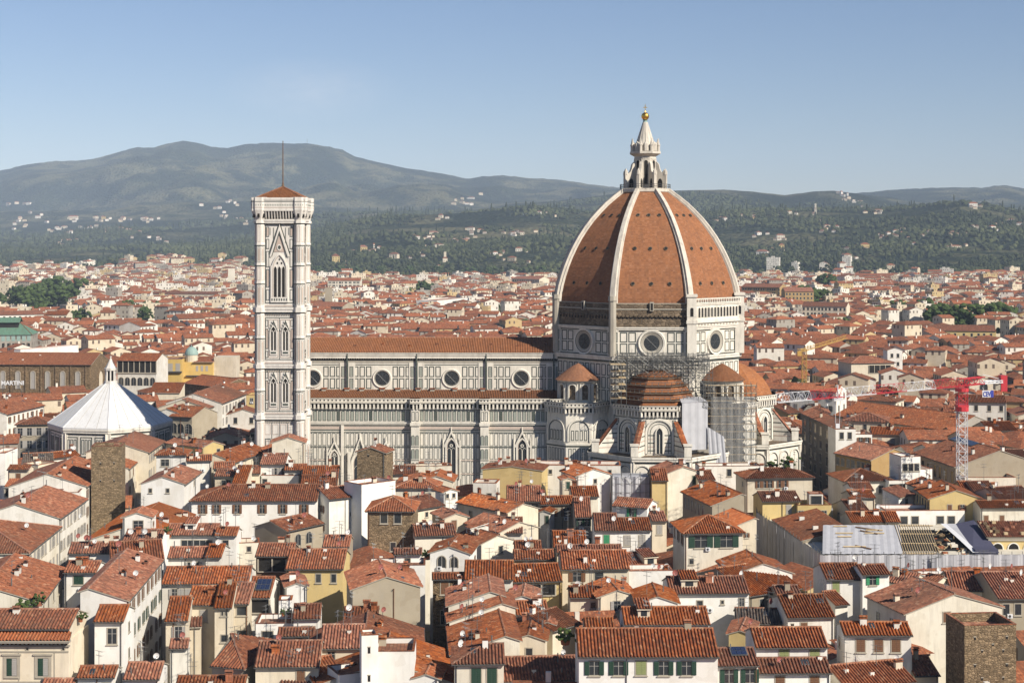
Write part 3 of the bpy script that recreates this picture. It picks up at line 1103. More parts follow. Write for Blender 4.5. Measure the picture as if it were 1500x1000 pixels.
def build_apse(name, c, rot_k, label, roofed=True, faces=(7, 0, 1)):
    """one of the great apses: octagonal body under a tiled half dome, sloping spurs, low ring of chapels"""
    c = Vector(c)
    b = MB()
    ap = 10.6
    Rv = ap / math.cos(R(22.5))
    b.frus(c, 0, 31.8, Rv, Rv, 8, 0, R(22.5))
    for k in range(8):
        f, s = oct_face(c, ap, k)
        corbel_gallery(b, f, -.1, s + .1, 29.7, 32.5, 0.95, 0.8)
        f.rect(b, 0, s, 29.2, 29.4, .08, 1)
        f.arch(b, s / 2, 20.6, 6.0, 8.2, 0.06, 0, False, 10)
        f.arch_ring(b, s / 2, 20.6, 6.0, 8.2, .55, .35, 0, False, 12)
        f.arch_ring(b, s / 2, 20.6, 5.7, 8.05, .14, .30, 1, False, 12)
        f.arch_ring(b, s / 2, 20.6, 4.4, 7.3, .14, .12, 1, False, 12)
        for i in range(5):
            z = 21.2 + i * .95
            f.rect(b, .2, s / 2 - 1.1, z, z + .25, .09, (1, 3)[i % 2])
            f.rect(b, s / 2 + 1.1, s - .2, z, z + .25, .09, (1, 3)[i % 2])
        f.frame(b, .25, 1.15, 26.4, 28.9, .14, .08, 1)
        f.frame(b, s - 1.15, s - .25, 26.4, 28.9, .14, .08, 1)
    body = b.build('apse', MARB, cath)
    for k in faces:
        f, s = oct_face(c, ap, k)
        wb = MB()
        f.rect(wb, s / 2 - 1.25, s / 2 + 1.25, 20.5, 26.0, .25, 0)
        f.arch(wb, s / 2, 20.6, 1.5, 6.4, .30, 1, True)
        f.arch_ring(wb, s / 2, 20.6, 1.5, 6.4, .3, .55, 0, True)
        f.rect(wb, s / 2 - .07, s / 2 + .07, 20.6, 25.4, .4, 0)
        wb.build('gothic_window', ['marble', 'glass'], body)
    # roof: faceted half dome
    rb = MB()
    prof = [(32.3, 11.0), (34.4, 10.2), (36.6, 8.6), (38.5, 6.4), (40.0, 3.8), (40.9, 1.0)]
    if roofed:
        for k in range(8):
            a0, a1 = R(-90 + 45 * k - 22.5), R(-90 + 45 * k + 22.5)
            arc = 0
            for (z0, r0), (z1, r1) in zip(prof, prof[1:]):
                d = math.hypot(z1 - z0, r1 - r0)
                h0, h1 = r0 * .383, r1 * .383
                rb.poly([c + Vector((r0 * math.cos(a0), r0 * math.sin(a0), z0)), c + Vector((r0 * math.cos(a1), r0 * math.sin(a1), z0)),
                         c + Vector((r1 * math.cos(a1), r1 * math.sin(a1), z1)), c + Vector((r1 * math.cos(a0), r1 * math.sin(a0), z1))], 0,
                        [(k * 20 - h0, arc), (k * 20 + h0, arc), (k * 20 + h1, arc + d), (k * 20 - h1, arc + d)])
                arc += d
    else:                                           # bands of tiles between walkway boards
        zr = [(32.3, 11.0), (33.6, 10.3), (33.9, 9.9), (35.3, 9.2), (35.6, 8.8), (37.0, 7.9), (37.3, 7.5), (38.8, 6.2), (39.1, 5.7), (40.6, 2.5), (40.9, 0.6)]
        for i, ((z0, r0), (z1, r1)) in enumerate(zip(zr, zr[1:])):
            rb.frus(c, z0, z1, r0, r1, 8, 0 if i % 2 == 0 else 1, R(22.5), False)
            if i % 2:
                rb.frus(c, z0 - .1, z0 + .12, r0 + .75, r0 + .75, 8, 2, R(22.5), True)
                for k in range(8):
                    f, s = oct_face(c, (r0 + .7) * math.cos(R(22.5)), k)
                    m = max(2, int(s / 1.4))
                    for j in range(m + 1):
                        p = f.p(s * j / m, z0)
                        rb.tube(p, p + Vector((0, 0, 1.0)), .07, 4, 3)
                    rb.tube(f.p(0, z0 + 1.0), f.p(s, z0 + 1.0), .06, 4, 3)
    rb.build('apse_roof', ['dome_tile', 'void', 'wood', 'steel'], body)
    # spurs
    for k in range(8):
        a = R(-90 + 45 * k - 22.5)
        d = Vector((math.cos(a), math.sin(a), 0))
        if (c + d * 15).length < 30:
            continue
        t = Vector((-d.y, d.x, 0))
        sb = MB()
        prof = [(10.5, 0), (17.6, 0), (17.6, 21.6), (16.6, 21.8), (10.5, 29.0)]
        fr = [c + d * r + Vector((0, 0, z)) - t * .75 for r, z in prof]
        bk = [c + d * r + Vector((0, 0, z)) + t * .75 for r, z in prof]
        sb.poly(fr, 0)
        sb.poly(list(reversed(bk)), 0)
        for i in range(1, len(prof) - 1):
            sb.poly([fr[i], bk[i], bk[i + 1], fr[i + 1]], 1 if i == 3 else 0)
        for sg in (-1, 1):
            for i in range(6):                      # dark and pink courses on the flanks
                z = 21.4 + i * 1.15
                rmax = 16.6 - (z + .3 - 21.8) * 6.1 / 7.2
                q = [c + d * r + Vector((0, 0, zz)) + t * .78 * sg for r, zz in ((11.2, z), (min(16.4, rmax), z), (min(16.4, rmax - .25), z + .3), (11.2, z + .3))]
                sb.poly(q, 2 if i % 2 else 3)
        A = [c + d * r + Vector((0, 0, z + .05)) for r, z in ((17.0, 21.9), (10.5, 29.3))]
        for sg in (-1, 1):
            sb.poly([A[0] + t * .8 * sg, A[1] + t * .8 * sg, A[1] + Vector((0, 0, .35)), A[0] + Vector((0, 0, .35))], 1)
        p = c + d * 17.1
        sb.box(p.x - .9, p.x + .9, p.y - .9, p.y + .9, 20.5, 23.2, 0)
        sb.box(p.x - 1.1, p.x + 1.1, p.y - 1.1, p.y + 1.1, 23.2, 23.6, 0)
        sb.build('spur_buttress', ['marble', 'tile', 'marble_green', 'marble_pink'], body)
    # chapels
    rb = MB()
    ap2 = 17.0
    Rv = ap2 / math.cos(R(22.5))
    rb.frus(c, 0, 20.3, Rv, Rv, 8, 0, R(22.5), False)
    rb.poly([c + Vector((Rv * math.cos(R(22.5 + 45 * i)), Rv * math.sin(R(22.5 + 45 * i)), 20.15)) for i in range(8)], 6)
    for k in range(8):
        f, s = oct_face(c, ap2, k)
        cornice(rb, f, -.2, s + .2, 19.5, 1.1, .6, 0)
        f.rect(rb, 0, s, 19.0, 19.3, .1, 1)
        n = 3
        for i in range(n):
            u = s * (i + .5) / n
            w = s / n - 1.0
            f.arch(rb, u, 10.5, w, 7.9, .04, 0, False, 10)
            f.arch_ring(rb, u, 10.5, w, 7.9, .32, .3, 0, False, 10)
            f.arch_ring(rb, u, 10.5, w - .35, 7.7, .16, .16, 1, False, 10)
            for v in (-.9, 0, .9):
                f.frame(rb, u + v - .34, u + v + .34, 11.2, 15.2, .14, .08, 1)
            f.rect(rb, u - w / 2, u + w / 2, 10.2, 10.5, .1, 1)
            panels_row(rb, f, u - w / 2, u + w / 2, 4, 9.6, .8, 1.05, .14, .06)
        for e in (0, s):
            f.rect(rb, e - .5, e + .5, 0, 19.4, .25, 0)
    rb.build('chapel_ring', MARB, body)
    return body


build_apse('south', (1.2, -23.5, 0), 0, '', False, (7, 0, 1))
build_apse('east', (23.5, 0, 0), 2, '', True, (0, 1, 2))
build_apse('north', (0, 23.5, 0), 4, '', True, ())


def build_exedra(ang, extra=True):
    c = Vector((26.3 * math.sin(ang), -26.3 * math.cos(ang), 0))
    b = MB()
    b.frus(c, 0, 32.0, 8.8, 8.8, 8, 0, R(22.5))
    for k in range(8):
        f, s = oct_face(c, 8.8 * math.cos(R(22.5)), k)
        corbel_gallery(b, f, -.1, s + .1, 29.7, 32.4, .95, .8)
        f.arch_ring(b, s / 2, 22.5, s - 1.6, 5.4, .4, .3, 0, False, 10)
        f.arch(b, s / 2, 22.5, s - 2.2, 5.1, .05, 0, False, 10)
        panels_row(b, f, 1.3, s - 1.3, 22.8, 25.4, .8, 1.1, .2, .08, 2)
        f.arch_ring(b, s / 2, 22.5, s - 1.9, 5.2, .14, .2, 1, False, 10)
        f.rect(b, 0, s, 21.6, 22.1, .2, 0)
        f.rect(b, 0, s, 21.2, 21.5, .1, 1)
        panels_row(b, f, .3, s - .3, 17.6, 20.8, .8, 1.15, .14, .06)
        f.arch_ring(b, s / 2, 10.0, s - 1.8, 6.4, .4, .3, 0, False, 10)
        f.arch(b, s / 2, 10.0, s - 2.4, 6.1, .05, 5, False, 10)
        panels_row(b, f, 1.4, s - 1.4, 10.6, 13.6, .8, 1.1, .2, .08, 2)
        f.arch_ring(b, s / 2, 10.0, s - 2.1, 6.2, .14, .2, 1, False, 10)
    # round niche storey
    b.frus(c, 32.0, 37.3, 4.9, 4.9, 24, 0)
    b.lathe(c, [(4.9, 37.0), (5.5, 37.3), (5.5, 37.8), (4.9, 37.9)], 24, 0)
    body = b.build('exedra', MARB, cath)
    for i in range(10):
        a = 2 * math.pi * (i + .5) / 10
        n = Vector((math.sin(a), -math.cos(a), 0))
        r = Vector((math.cos(a), math.sin(a), 0))
        f = Fac(c + n * 4.9, r, n)
        nb = MB()
        f.arch(nb, 0, 32.8, 1.75, 3.9, .06, 1, False, 8)
        f.arch_ring(nb, 0, 32.8, 1.75, 3.9, .25, .55, 0, False, 8)
        for sg in (-1.25, 1.25):
            nb.tube(f.p(sg, 32.5, .15), f.p(sg, 36.9, .15), .22, 6, 0)
        nb.build('niche', ['marble', 'raw_stone'], body)
    rb = MB()
    N = 24
    pr = [(6.05, 37.7), (4.8, 38.7), (3.3, 39.9), (1.7, 41.0), (0.0, 41.9)]
    for i in range(N):
        a0, a1 = 2 * math.pi * i / N, 2 * math.pi * (i + 1) / N
        arc = 0
        for (r0, z0), (r1, z1) in zip(pr, pr[1:]):
            d = math.hypot(r1 - r0, z1 - z0)
            q = [c + Vector((r0 * math.cos(a0), r0 * math.sin(a0), z0)), c + Vector((r0 * math.cos(a1), r0 * math.sin(a1), z0)), c + Vector((r1 * math.cos(a1), r1 * math.sin(a1), z1)), c + Vector((r1 * math.cos(a0), r1 * math.sin(a0), z1))]
            uv = [(i * 1.4, arc), (i * 1.4 + 1.4, arc), (i * 1.4 + 1.4 * r1 / r0, arc + d), (i * 1.4, arc + d)]
            rb.poly(q[:3] if r1 == 0 else q, 0, uv[:3] if r1 == 0 else uv)
            arc += d
    rb.build('conical_roof', ['dome_tile'], body)


for _a in (-45, 45, 135, 225):
    build_exedra(R(_a))


# ------------------------------------------------------------------ scaffolding on the south apse
def lattice(mb, x0, x1, y0, y1, z0, z1, dx, dz, r=.07, mat=0, front_only=False, diag=True, planks=None):
    nx, nz = max(1, round((x1 - x0) / dx)), max(1, round((z1 - z0) / dz))
    for y in ((y0,) if front_only else (y0, y1)):
        for i in range(nx + 1):
            x = x0 + (x1 - x0) * i / nx
            mb.tube((x, y, z0), (x, y, z1 + random.uniform(0, 1.0)), r, 4, mat)
        for j in range(nz + 1):
            z = z0 + (z1 - z0) * j / nz
            mb.tube((x0, y, z), (x1, y, z), r, 4, mat)
            if j < nz and diag:
                for i in range(nx):
                    if random.random() < .45:
                        xa, xb = x0 + (x1 - x0) * i / nx, x0 + (x1 - x0) * (i + 1) / nx
                        if random.random() < .5:
                            xa, xb = xb, xa
                        mb.tube((xa, y, z), (xb, y, z + (z1 - z0) / nz), r * .8, 4, mat)
    if not front_only:
        for i in range(nx + 1):
            x = x0 + (x1 - x0) * i / nx
            for j in range(nz + 1):
                z = z0 + (z1 - z0) * j / nz
                mb.tube((x, y0, z), (x, y1, z), r * .8, 4, mat)
    if planks is not None:
        for j in range(1, nz + 1):
            z = z0 + (z1 - z0) * j / nz
            mb.box(x0, x1, y0 + .1, y1 - .1, z - .04, z + .04, planks)


def build_scaffold():
    s = empty('scaffolding', CATH + Vector((0, -33, 20.5)), R(-1.0))
    tag(s, 'grey tubular scaffolding wrapped around the tiled roof of the cathedral apse', 'scaffold')
    s0 = s.location.copy()
    def L(x, y, z):
        return Vector((x, y + 33, z - 20.5))
    b = MB(Matrix.Translation((0, 33, -20.5)))
    lattice(b, -9.5, 13.5, -29.5, -25.2, 40.2, 45.0, 1.3, 1.0, .055)
    lattice(b, -9.5, 13.5, -27.4, -25.0, 41.0, 44.4, 1.3, .8, .05)
    lattice(b, -11.5, -7.5, -33, -27, 32.4, 42.5, 1.4, 1.6, .06, planks=1)
    lattice(b, 10.5, 14.0, -33, -25.5, 32.0, 43.5, 1.2, 1.5, .06)
    b.build('roof_scaffold', ['steel', 'plank'], s)
    b = MB(Matrix.Translation((0, 33, -20.5)))
    lattice(b, 12.6, 25.5, -29.2, -26.8, 8, 37.0, 1.25, 1.9, .06, planks=1)
    b.build('tower_scaffold', ['steel', 'plank'], s)
    b = MB(Matrix.Translation((0, 33, -20.5)))
    n = 18
    for i in range(n):
        x0, x1 = 14 + 11 * i / n, 14 + 11 * (i + 1) / n
        y0, y1 = -29.4 - .12 * math.sin(i * 1.9), -29.4 - .12 * math.sin((i + 1) * 1.9)
        b.poly([(x0, y0, 16), (x1, y1, 16), (x1, y1, 34.3), (x0, y0, 34.3)], 0)
    b.build('debris_net', ['netting'], s)
    b = MB(Matrix.Translation((0, 33, -20.5)))
    n = 14
    for i in range(n):
        u0, u1 = i / n, (i + 1) / n
        def q(u):
            return (6.2 + 6.6 * u, -34.9 + 2.4 * u - .07 * math.sin(u * 21))
        (xa, ya), (xb, yb) = q(u0), q(u1)
        b.poly([(xa, ya, 21.5), (xb, yb, 21.5), (xb, yb, 33.3), (xa, ya, 33.3)], 0)
    b.poly([(6.0, -35.0, 33.35), (12.9, -32.6, 33.35), (11.5, -28, 34.2), (6.0, -29, 34.2)], 0)
    b.build('white_sheet', ['sheet'], s)
    b = MB(Matrix.Translation((0, 33, -20.5)))
    n = 10
    for i in range(n):
        x0, x1 = 13.2 + 4.2 * i / n, 13.2 + 4.2 * (i + 1) / n
        y0, y1 = -33.4 - .1 * math.sin(i * 2.2), -33.4 - .1 * math.sin((i + 1) * 2.2)
        b.poly([(x0, y0, 18.0), (x1, y1, 18.0), (x1 - .6, y1 + .5, 27.0 - i * .25), (x0 - .6, y0 + .5, 27.2 - i * .25)], 0)
    b.build('grey_sheet', ['sheet'], s)


build_scaffold()


# ------------------------------------------------------------------ the bell tower
def build_campanile():
    W = 6.9
    yc = 389.0
    t = empty('bell_tower', (-57.5, yc, 0), R(-1.0))
    t.scale = (0.745, 0.745, 1.0)
    tag(t, 'tall square marble bell tower with gothic windows beside the nave', 'bell tower')
    b = MB()
    b.box(-W, W, -W, W, 0, 81.0, 0)
    MA = ['marble_clean', 'marble_green', 'marble_sage', 'marble_pink', 'void', 'marble_old']
    facs = [Fac((-W, -W, 0), (1, 0, 0)), Fac((W, -W, 0), (0, 1, 0)), Fac((W, W, 0), (-1, 0, 0)), Fac((-W, W, 0), (0, -1, 0))]
    for f in facs:
        c = W
        for z, h, d in ((14.4, .7, .45), (29.4, 1.1, .75), (42.0, 1.0, .75), (55.9, 1.2, .9)):
            cornice(b, f, 0, 2 * W, z, h, d, 0)
            f.rect(b, 0, 2 * W, z - .35, z - .1, .12, 1)
            n = 24
            for i in range(n):
                u = 2 * W * (i + .5) / n
                f.rect(b, u - .14, u + .14, z - .9, z - .45, .2, 5)
            f.rect(b, 0, 2 * W, z + h + .2, z + h + .45, .1, 3)
        # lowest visible stage: niches and lozenge panels
        for u in (-3.9, -1.3, 1.3, 3.9):
            f.frame(b, c + u - .95, c + u + .95, 17.4, 24.6, .2, .08, 1)
            f.frame(b, c + u - .6, c + u + .6, 17.9, 24.1, .14, .08, 3)
            f.rect(b, c + u - 1.28, c + u - 1.18, 15.2, 29.2, .12, 1)
            f.frame(b, c + u - .95, c + u + .95, 25.6, 28.2, .12, .08, 3)
        for u in (-3.9, -1.3, 1.3, 3.9):
            f.frame(b, c + u - .95, c + u + .95, 3, 13.5, .2, .08, 1)
        # two stages with pairs of twin lights
        for z in (31.0, 43.8):
            f.frame(b, c - 4.75, c + 4.75, z + .3, z + 10.8, .16, .1, 1)
            f.rect(b, c - .08, c + .08, z + .5, z + 10.6, .1, 1)
            for sg in (-1, 1):
                for s0 in (4.2,):
                    f.frame(b, c + sg * s0 - .42, c + sg * s0 + .42, z + 3.0, z + 8.0, .13, .1, 1)
                    f.rect(b, c + sg * s0 - .26, c + sg * s0 + .26, z + 3.2, z + 7.8, .07, 3)
                    f.frame(b, c + sg * s0 - .42, c + sg * s0 + .42, z + .8, z + 2.5, .13, .1, 1)
                    f.frame(b, c + sg * s0 - .42, c + sg * s0 + .42, z + 8.5, z + 10.2, .13, .1, 1)
                u = c + sg * 2.0
                f.frame(b, u - 1.62, u + 1.62, z + .8, z + 10.3, .14, .1, 3)
        # top stage
        f.frame(b, c - 4.75, c + 4.75, 58.1, 77.6, .18, .1, 1)
        for sg in (-1, 1):
            for z0, z1, m in ((58.8, 61.5, 1), (62.0, 66.5, 3), (67.0, 71.0, 1), (71.5, 74.0, 1), (74.5, 77.0, 3)):
                f.frame(b, c + sg * 3.95 - .5, c + sg * 3.95 + .5, z0, z1, .14, .1, 1)
                f.rect(b, c + sg * 3.95 - .3, c + sg * 3.95 + .3, z0 + .3, z1 - .3, .06, 3 if m == 3 else 0)
            for q in ((2.0, 71.5, 76.8), (3.1, 73.5, 76.8)):
                f.rect(b, c + sg * q[0] - .08, c + sg * q[0] + .08, q[1] + 1.5, q[2], .1, 1)
    # crown: corbelled gallery
    for z0, z1, e in ((77.9, 78.4, .35), (78.4, 78.9, .55), (80.9, 81.5, 1.35), (81.5, 83.6, 1.25), (83.6, 84.2, 1.45)):
        b.box(-W - e - .6, W + e + .6, -W - e - .6, W + e + .6, z0, z1, 0)
    e = 1.2
    for f in [Fac((-W - 1.7, -W - .55, 0), (1, 0, 0)), Fac((W + .55, -W - 1.7, 0), (0, 1, 0)), Fac((W + 1.7, W + .55, 0), (-1, 0, 0)), Fac((-W - .55, W + 1.7, 0), (0, -1, 0))]:
        Lr = 2 * W + 3.4
        n = 17
        f.rect(b, .5, Lr - .5, 78.9, 80.9, .02, 4)
        for i in range(n + 1):
            u = .5 + (Lr - 1.0) * i / n
            q = [(0, 78.9), (.45, 79.2), (1.3, 80.9), (0, 80.9)]
            for sg in (-.2, .2):
                b.poly([f.p(u + sg, z, d) for d, z in q], 0)
            b.poly([f.p(u - .2, 78.9, .02), f.p(u + .2, 78.9, .02), f.p(u + .2, 79.2, .45), f.p(u - .2, 79.2, .45)], 0)
            b.poly([f.p(u - .2, 79.2, .45), f.p(u + .2, 79.2, .45), f.p(u + .2, 80.9, 1.3), f.p(u - .2, 80.9, 1.3)], 0)
        g = Fac(f.p(-.2, 0, 1.31), f.r)
        for i in range(30):
            u = .3 + (Lr - .4) * (i + .5) / 30
            g.rect(b, u - .13, u + .13, 82.2, 82.6, .05, 2)
        g.rect(b, 0, Lr + .2, 81.7, 81.85, .06, 3)
        g.rect(b, 0, Lr + .2, 83.15, 83.3, .06, 1)
    body = b.build('shaft', MA, t)
    for fi, f in enumerate(facs):
        for z in (31.0, 43.8):
            for sg in (-1, 1):
                u = W + sg * 2.0
                wb = MB()
                f.arch(wb, u, z + 2.6, 2.0, 5.9, .12, 1, True)
                f.arch_ring(wb, u, z + 2.6, 2.0, 5.9, .3, .35, 0, True)
                f.rect(wb, u - .1, u + .1, z + 2.6, z + 7.0, .3, 0)
                for s2 in (-1, 1):
                    f.arch_ring(wb, u + s2 * .5, z + 2.6, .66, 4.9, .16, .26, 0, True, 5)
                    f.rect(wb, u + s2 * .9 - .1, u + s2 * .9 + .1, z + 2.6, z + 6.6, .24, 0)
                f.rect(wb, u - 1.2, u + 1.2, z + 1.5, z + 2.6, .3, 0)
                f.rect(wb, u - .9, u + .9, z + 1.8, z + 2.3, .33, 2)
                for s2 in (-1, 1):
                    a, q = (u + s2 * 1.5, z + 7.5), (u, z + 10.2)
                    wb.poly([f.p(*a, .3), f.p(a[0] - s2 * .4, a[1], .3), f.p(q[0], q[1] - .65, .3), f.p(*q, .3)], 2)
                    for i in range(4):
                        k = i / 4
                        x, y = a[0] + (q[0] - a[0]) * k, a[1] + (q[1] - a[1]) * k
                        f.rect(wb, x - .16, x + .16, y, y + .4, .34, 0)
                wb.build('twin_window', ['marble_clean', 'void', 'marble_green'], body)
        u = W
        wb = MB()
        f.arch(wb, u, 59.6, 4.6, 10.4, .15, 1, True, 10)
        f.arch_ring(wb, u, 59.6, 4.6, 10.4, .45, .55, 0, True, 10)
        f.arch_ring(wb, u, 59.6, 4.2, 10.2, .14, .42, 3, True, 10)
        f.rect(wb, u - 2.9, u - 2.4, 59.6, 67.5, .5, 0)
        f.rect(wb, u + 2.4, u + 2.9, 59.6, 67.5, .5, 0)
        f.arch(wb, u, 66.6, 4.3, 3.3, .2, 0, True, 10)          # tracery
        for s2 in (-1.35, 0, 1.35):
            f.arch(wb, u + s2, 59.6, 1.0, 7.6, .24, 1, True, 6)
            f.arch_ring(wb, u + s2, 59.6, 1.0, 7.6, .16, .34, 0, True, 6)
        for s2 in (-.7, .7):
            f.disc(wb, u + s2, 68.0, .3, .24, 1, 10)
        f.disc(wb, u, 68.95, .26, .24, 1, 10)
        f.rect(wb, u - 2.9, u + 2.9, 58.3, 59.6, .5, 0)
        for i in range(7):
            f.rect(wb, u - 2.4 + i * .8 - .2, u - 2.4 + i * .8 + .2, 58.7, 59.3, .54, 2)
        for s2 in (-1, 1):
            a, q = (u + s2 * 3.3, 69.6), (u, 77.4)
            wb.poly([f.p(*a, .4), f.p(a[0] - s2 * .55, a[1], .4), f.p(q[0], q[1] - 1.3, .4), f.p(*q, .4)], 0)
            wb.poly([f.p(a[0] - s2 * .6, a[1], .38), f.p(a[0] - s2 * .85, a[1], .38), f.p(q[0], q[1] - 2.0, .38), f.p(q[0], q[1] - 1.4, .38)], 2)
            wb.poly([f.p(a[0], a[1], .4), f.p(q[0], q[1], .4), f.p(q[0], q[1], .0), f.p(a[0], a[1], 0)], 0)
            wb.poly([f.p(a[0] + s2 * .1, a[1] + .6, .12), f.p(a[0] + s2 * .45, a[1] + .6, .12), f.p(q[0] + s2 * .35, q[1] + .3, .12), f.p(q[0] + s2 * .1, q[1] + .3, .12)], 2)
        wb.poly([f.p(u - 1.9, 70.8, .13), f.p(u + 1.9, 70.8, .13), f.p(u, 75.0, .13)], 3)
        f.disc_ring(wb, u, 71.9, .5, .8, .3, .3, 0, 14)
        f.disc(wb, u, 71.9, .5, .2, 2, 12)
        wb.tube(f.p(u, 77.2, .3), f.p(u, 78.3, .3), .18, 4, 0)
        wb.build('triple_window', ['marble_clean', 'void', 'marble_green', 'marble_pink'], body)
    # octagonal corner buttresses
    for sx in (-1, 1):
        for sy in (-1, 1):
            cb = MB()
            c = (sx * (W - .3), sy * (W - .3), 0)
            cb.frus(c, 0, 78.4, 1.75, 1.75, 8, 0, R(22.5))
            for z, h, r in ((14.4, .7, 2.1), (29.4, 1.1, 2.3), (42.0, 1.0, 2.3), (55.9, 1.2, 2.4), (77.9, .6, 2.2), (36.5, .35, 1.95), (49.5, .35, 1.95), (63.0, .35, 1.95), (67.5, .3, 1.95), (72.5, .35, 1.95)):
                cb.frus(c, z, z + h, r, r, 8, 0, R(22.5))
                cb.frus(c, z - .3, z - .08, 1.8, 1.8, 8, 1, R(22.5), False)
            for k in range(8):
                f, s = oct_face(c, 1.75 * math.cos(R(22.5)), k)
                for j, (z0, z1) in enumerate(((16, 22), (23, 28.6), (31.2, 36.0), (37.3, 41.2), (43.7, 49.0), (50.2, 55), (57.8, 62.4), (63.8, 67.0), (68.2, 72.0), (73.2, 77.2))):
                    f.frame(cb, s / 2 - .42, s / 2 + .42, z0, z1, .1, .05, 3 if j % 2 else 1)
                    if j % 2 == 0:
                        f.rect(cb, s / 2 - .22, s / 2 + .22, z0 + .4, z1 - .4, .04, 3)
            cb.lathe(c, [(1.75, 78.4), (2.1, 79.2), (3.0, 81.2), (3.0, 84.25), (2.7, 84.3)], 8, 0, R(22.5))
            for k in range(8):
                f, s = oct_face(c, 3.0 * math.cos(R(22.5)), k)
                f.rect(cb, 0.05, s - .05, 81.7, 81.85, .05, 3)
                f.rect(cb, 0.05, s - .05, 83.15, 83.3, .05, 1)
                for i in range(3):
                    u = s * (i + .5) / 3
                    f.rect(cb, u - .13, u + .13, 82.2, 82.6, .05, 2)
                f2, s2 = oct_face(c, 2.2 * math.cos(R(22.5)), k)
                f2.rect(cb, s2 / 2 - .35, s2 / 2 + .35, 79.3, 80.8, .35, 4)
            cb.build('corner_buttress', MA, t)
    rb = MB()
    e = W + .9
    cs = [(-e, -e), (e, -e), (e, e), (-e, e)]
    for i in range(4):
        a, q = cs[i], cs[(i + 1) % 4]
        tiles(rb, (a[0], a[1], 84.1), (q[0], q[1], 84.1), (0, 0, 87.0), (0, 0, 87.0), True, 0, 1, .15)
        rb.tube((a[0], a[1], 84.2), (0, 0, 87.1), .2, 6, 2)
    rb.build('pyramid_roof', ['dome_tile', 'marble', 'ridge'], t)
    pb = MB()
    pb.tube((0, 0, 86.8), (0, 0, 88.4), .55, 6, 0, .2)
    pb.tube((0, 0, 88.2), (0, 0, 98.6), .19, 6, 0, .13)
    pb.build('flagpole', ['wood'], t)


build_campanile()


# ------------------------------------------------------------------ the baptistery
def build_baptistery():
    c = Vector((-108.9, 420.5, 4.7))
    t = empty('baptistery', c, R(12 + 22.5))
    t.scale = (0.936, 0.936, 0.936)
    tag(t, 'low octagonal baptistery with white pyramid roof and small lantern, half in shade', 'baptistery')
    b = MB()
    Rv = 16.9
    b.frus((0, 0, 0), -4.5, 20.8, Rv, Rv, 8, 0, R(22.5))
    for k in range(8):
        f, s = oct_face((0, 0, 0), Rv * math.cos(R(22.5)), k)
        cornice(b, f, -.2, s + .2, 19.7, 1.1, .5, 0)
        f.rect(b, 0, s, 19.2, 19.5, .12, 1)
        for i in range(3):
            u = s * (i + .5) / 3
            f.frame(b, u - 1.75, u + 1.75, 13.0, 18.6, .2, .08, 1)
            for v in (-1, 0, 1):
                f.frame(b, u + v * .98 - .36, u + v * .98 + .36, 13.8, 17.9, .13, .08, 1)
            f.frame(b, u - 1.75, u + 1.75, 3.0, 11.6, .2, .08, 1)
        f.rect(b, 0, s, 12.0, 12.6, .25, 0)
        for e in (0, s):
            f.rect(b, e - .8, e + .8, 0, 19.6, .2, 0)
    b.build('wall', MARB, t)
    rb = MB()
    prof = [(17.6, 20.8), (17.6, 21.2), (1.7, 32.4)]
    rb.lathe((0, 0, 0), prof, 8, 0, R(22.5))
    for k in range(8):
        a = R(22.5 + 45 * k)
        rb.tube((17.6 * math.cos(a), 17.6 * math.sin(a), 21.2), (1.7 * math.cos(a), 1.7 * math.sin(a), 32.4), .16, 5, 0)
        for j in (.25, .5, .75):                     # joints of the marble slabs
            a2 = R(22.5 + 45 * (k + 1))
            p0 = Vector((17.6 * math.cos(a), 17.6 * math.sin(a), 21.2)).lerp(Vector((17.6 * math.cos(a2), 17.6 * math.sin(a2), 21.2)), j)
            p1 = Vector((1.7 * math.cos(a), 1.7 * math.sin(a), 32.4)).lerp(Vector((1.7 * math.cos(a2), 1.7 * math.sin(a2), 32.4)), j)
            rb.tube(p0 + Vector((0, 0, .0)), p1, .06, 4, 1)
    rb.build('roof', ['slab_white', 'marble_old'], t)
    lb = MB()
    lb.frus((0, 0, 0), 32.2, 33.0, 1.9, 1.9, 8, 0, R(22.5))
    lb.frus((0, 0, 0), 33.0, 36.0, .8, .8, 8, 1, R(22.5))
    for k in range(8):
        a = R(22.5 + 45 * k)
        lb.tube((1.4 * math.cos(a), 1.4 * math.sin(a), 33.0), (1.4 * math.cos(a), 1.4 * math.sin(a), 36.2), .22, 6, 0)
    lb.frus((0, 0, 0), 36.0, 36.7, 1.75, 1.9, 8, 0, R(22.5))
    lb.frus((0, 0, 0), 36.7, 39.8, 1.6, .0, 8, 0, R(22.5))
    lb.frus((0, 0, 0), 39.6, 40.1, .25, .25, 6, 0)
    lb.build('lantern', ['marble_clean', 'void'], t)


build_baptistery()

# ------------------------------------------------------------------ ground, hills, woods
def smooth(knots, x):
    if x <= knots[0][0]:
        return knots[0][1]
    for (a, ya), (b, yb) in zip(knots, knots[1:]):
        if x <= b:
            t = (x - a) / (b - a)
            return ya + (yb - ya) * t
    return knots[-1][1]


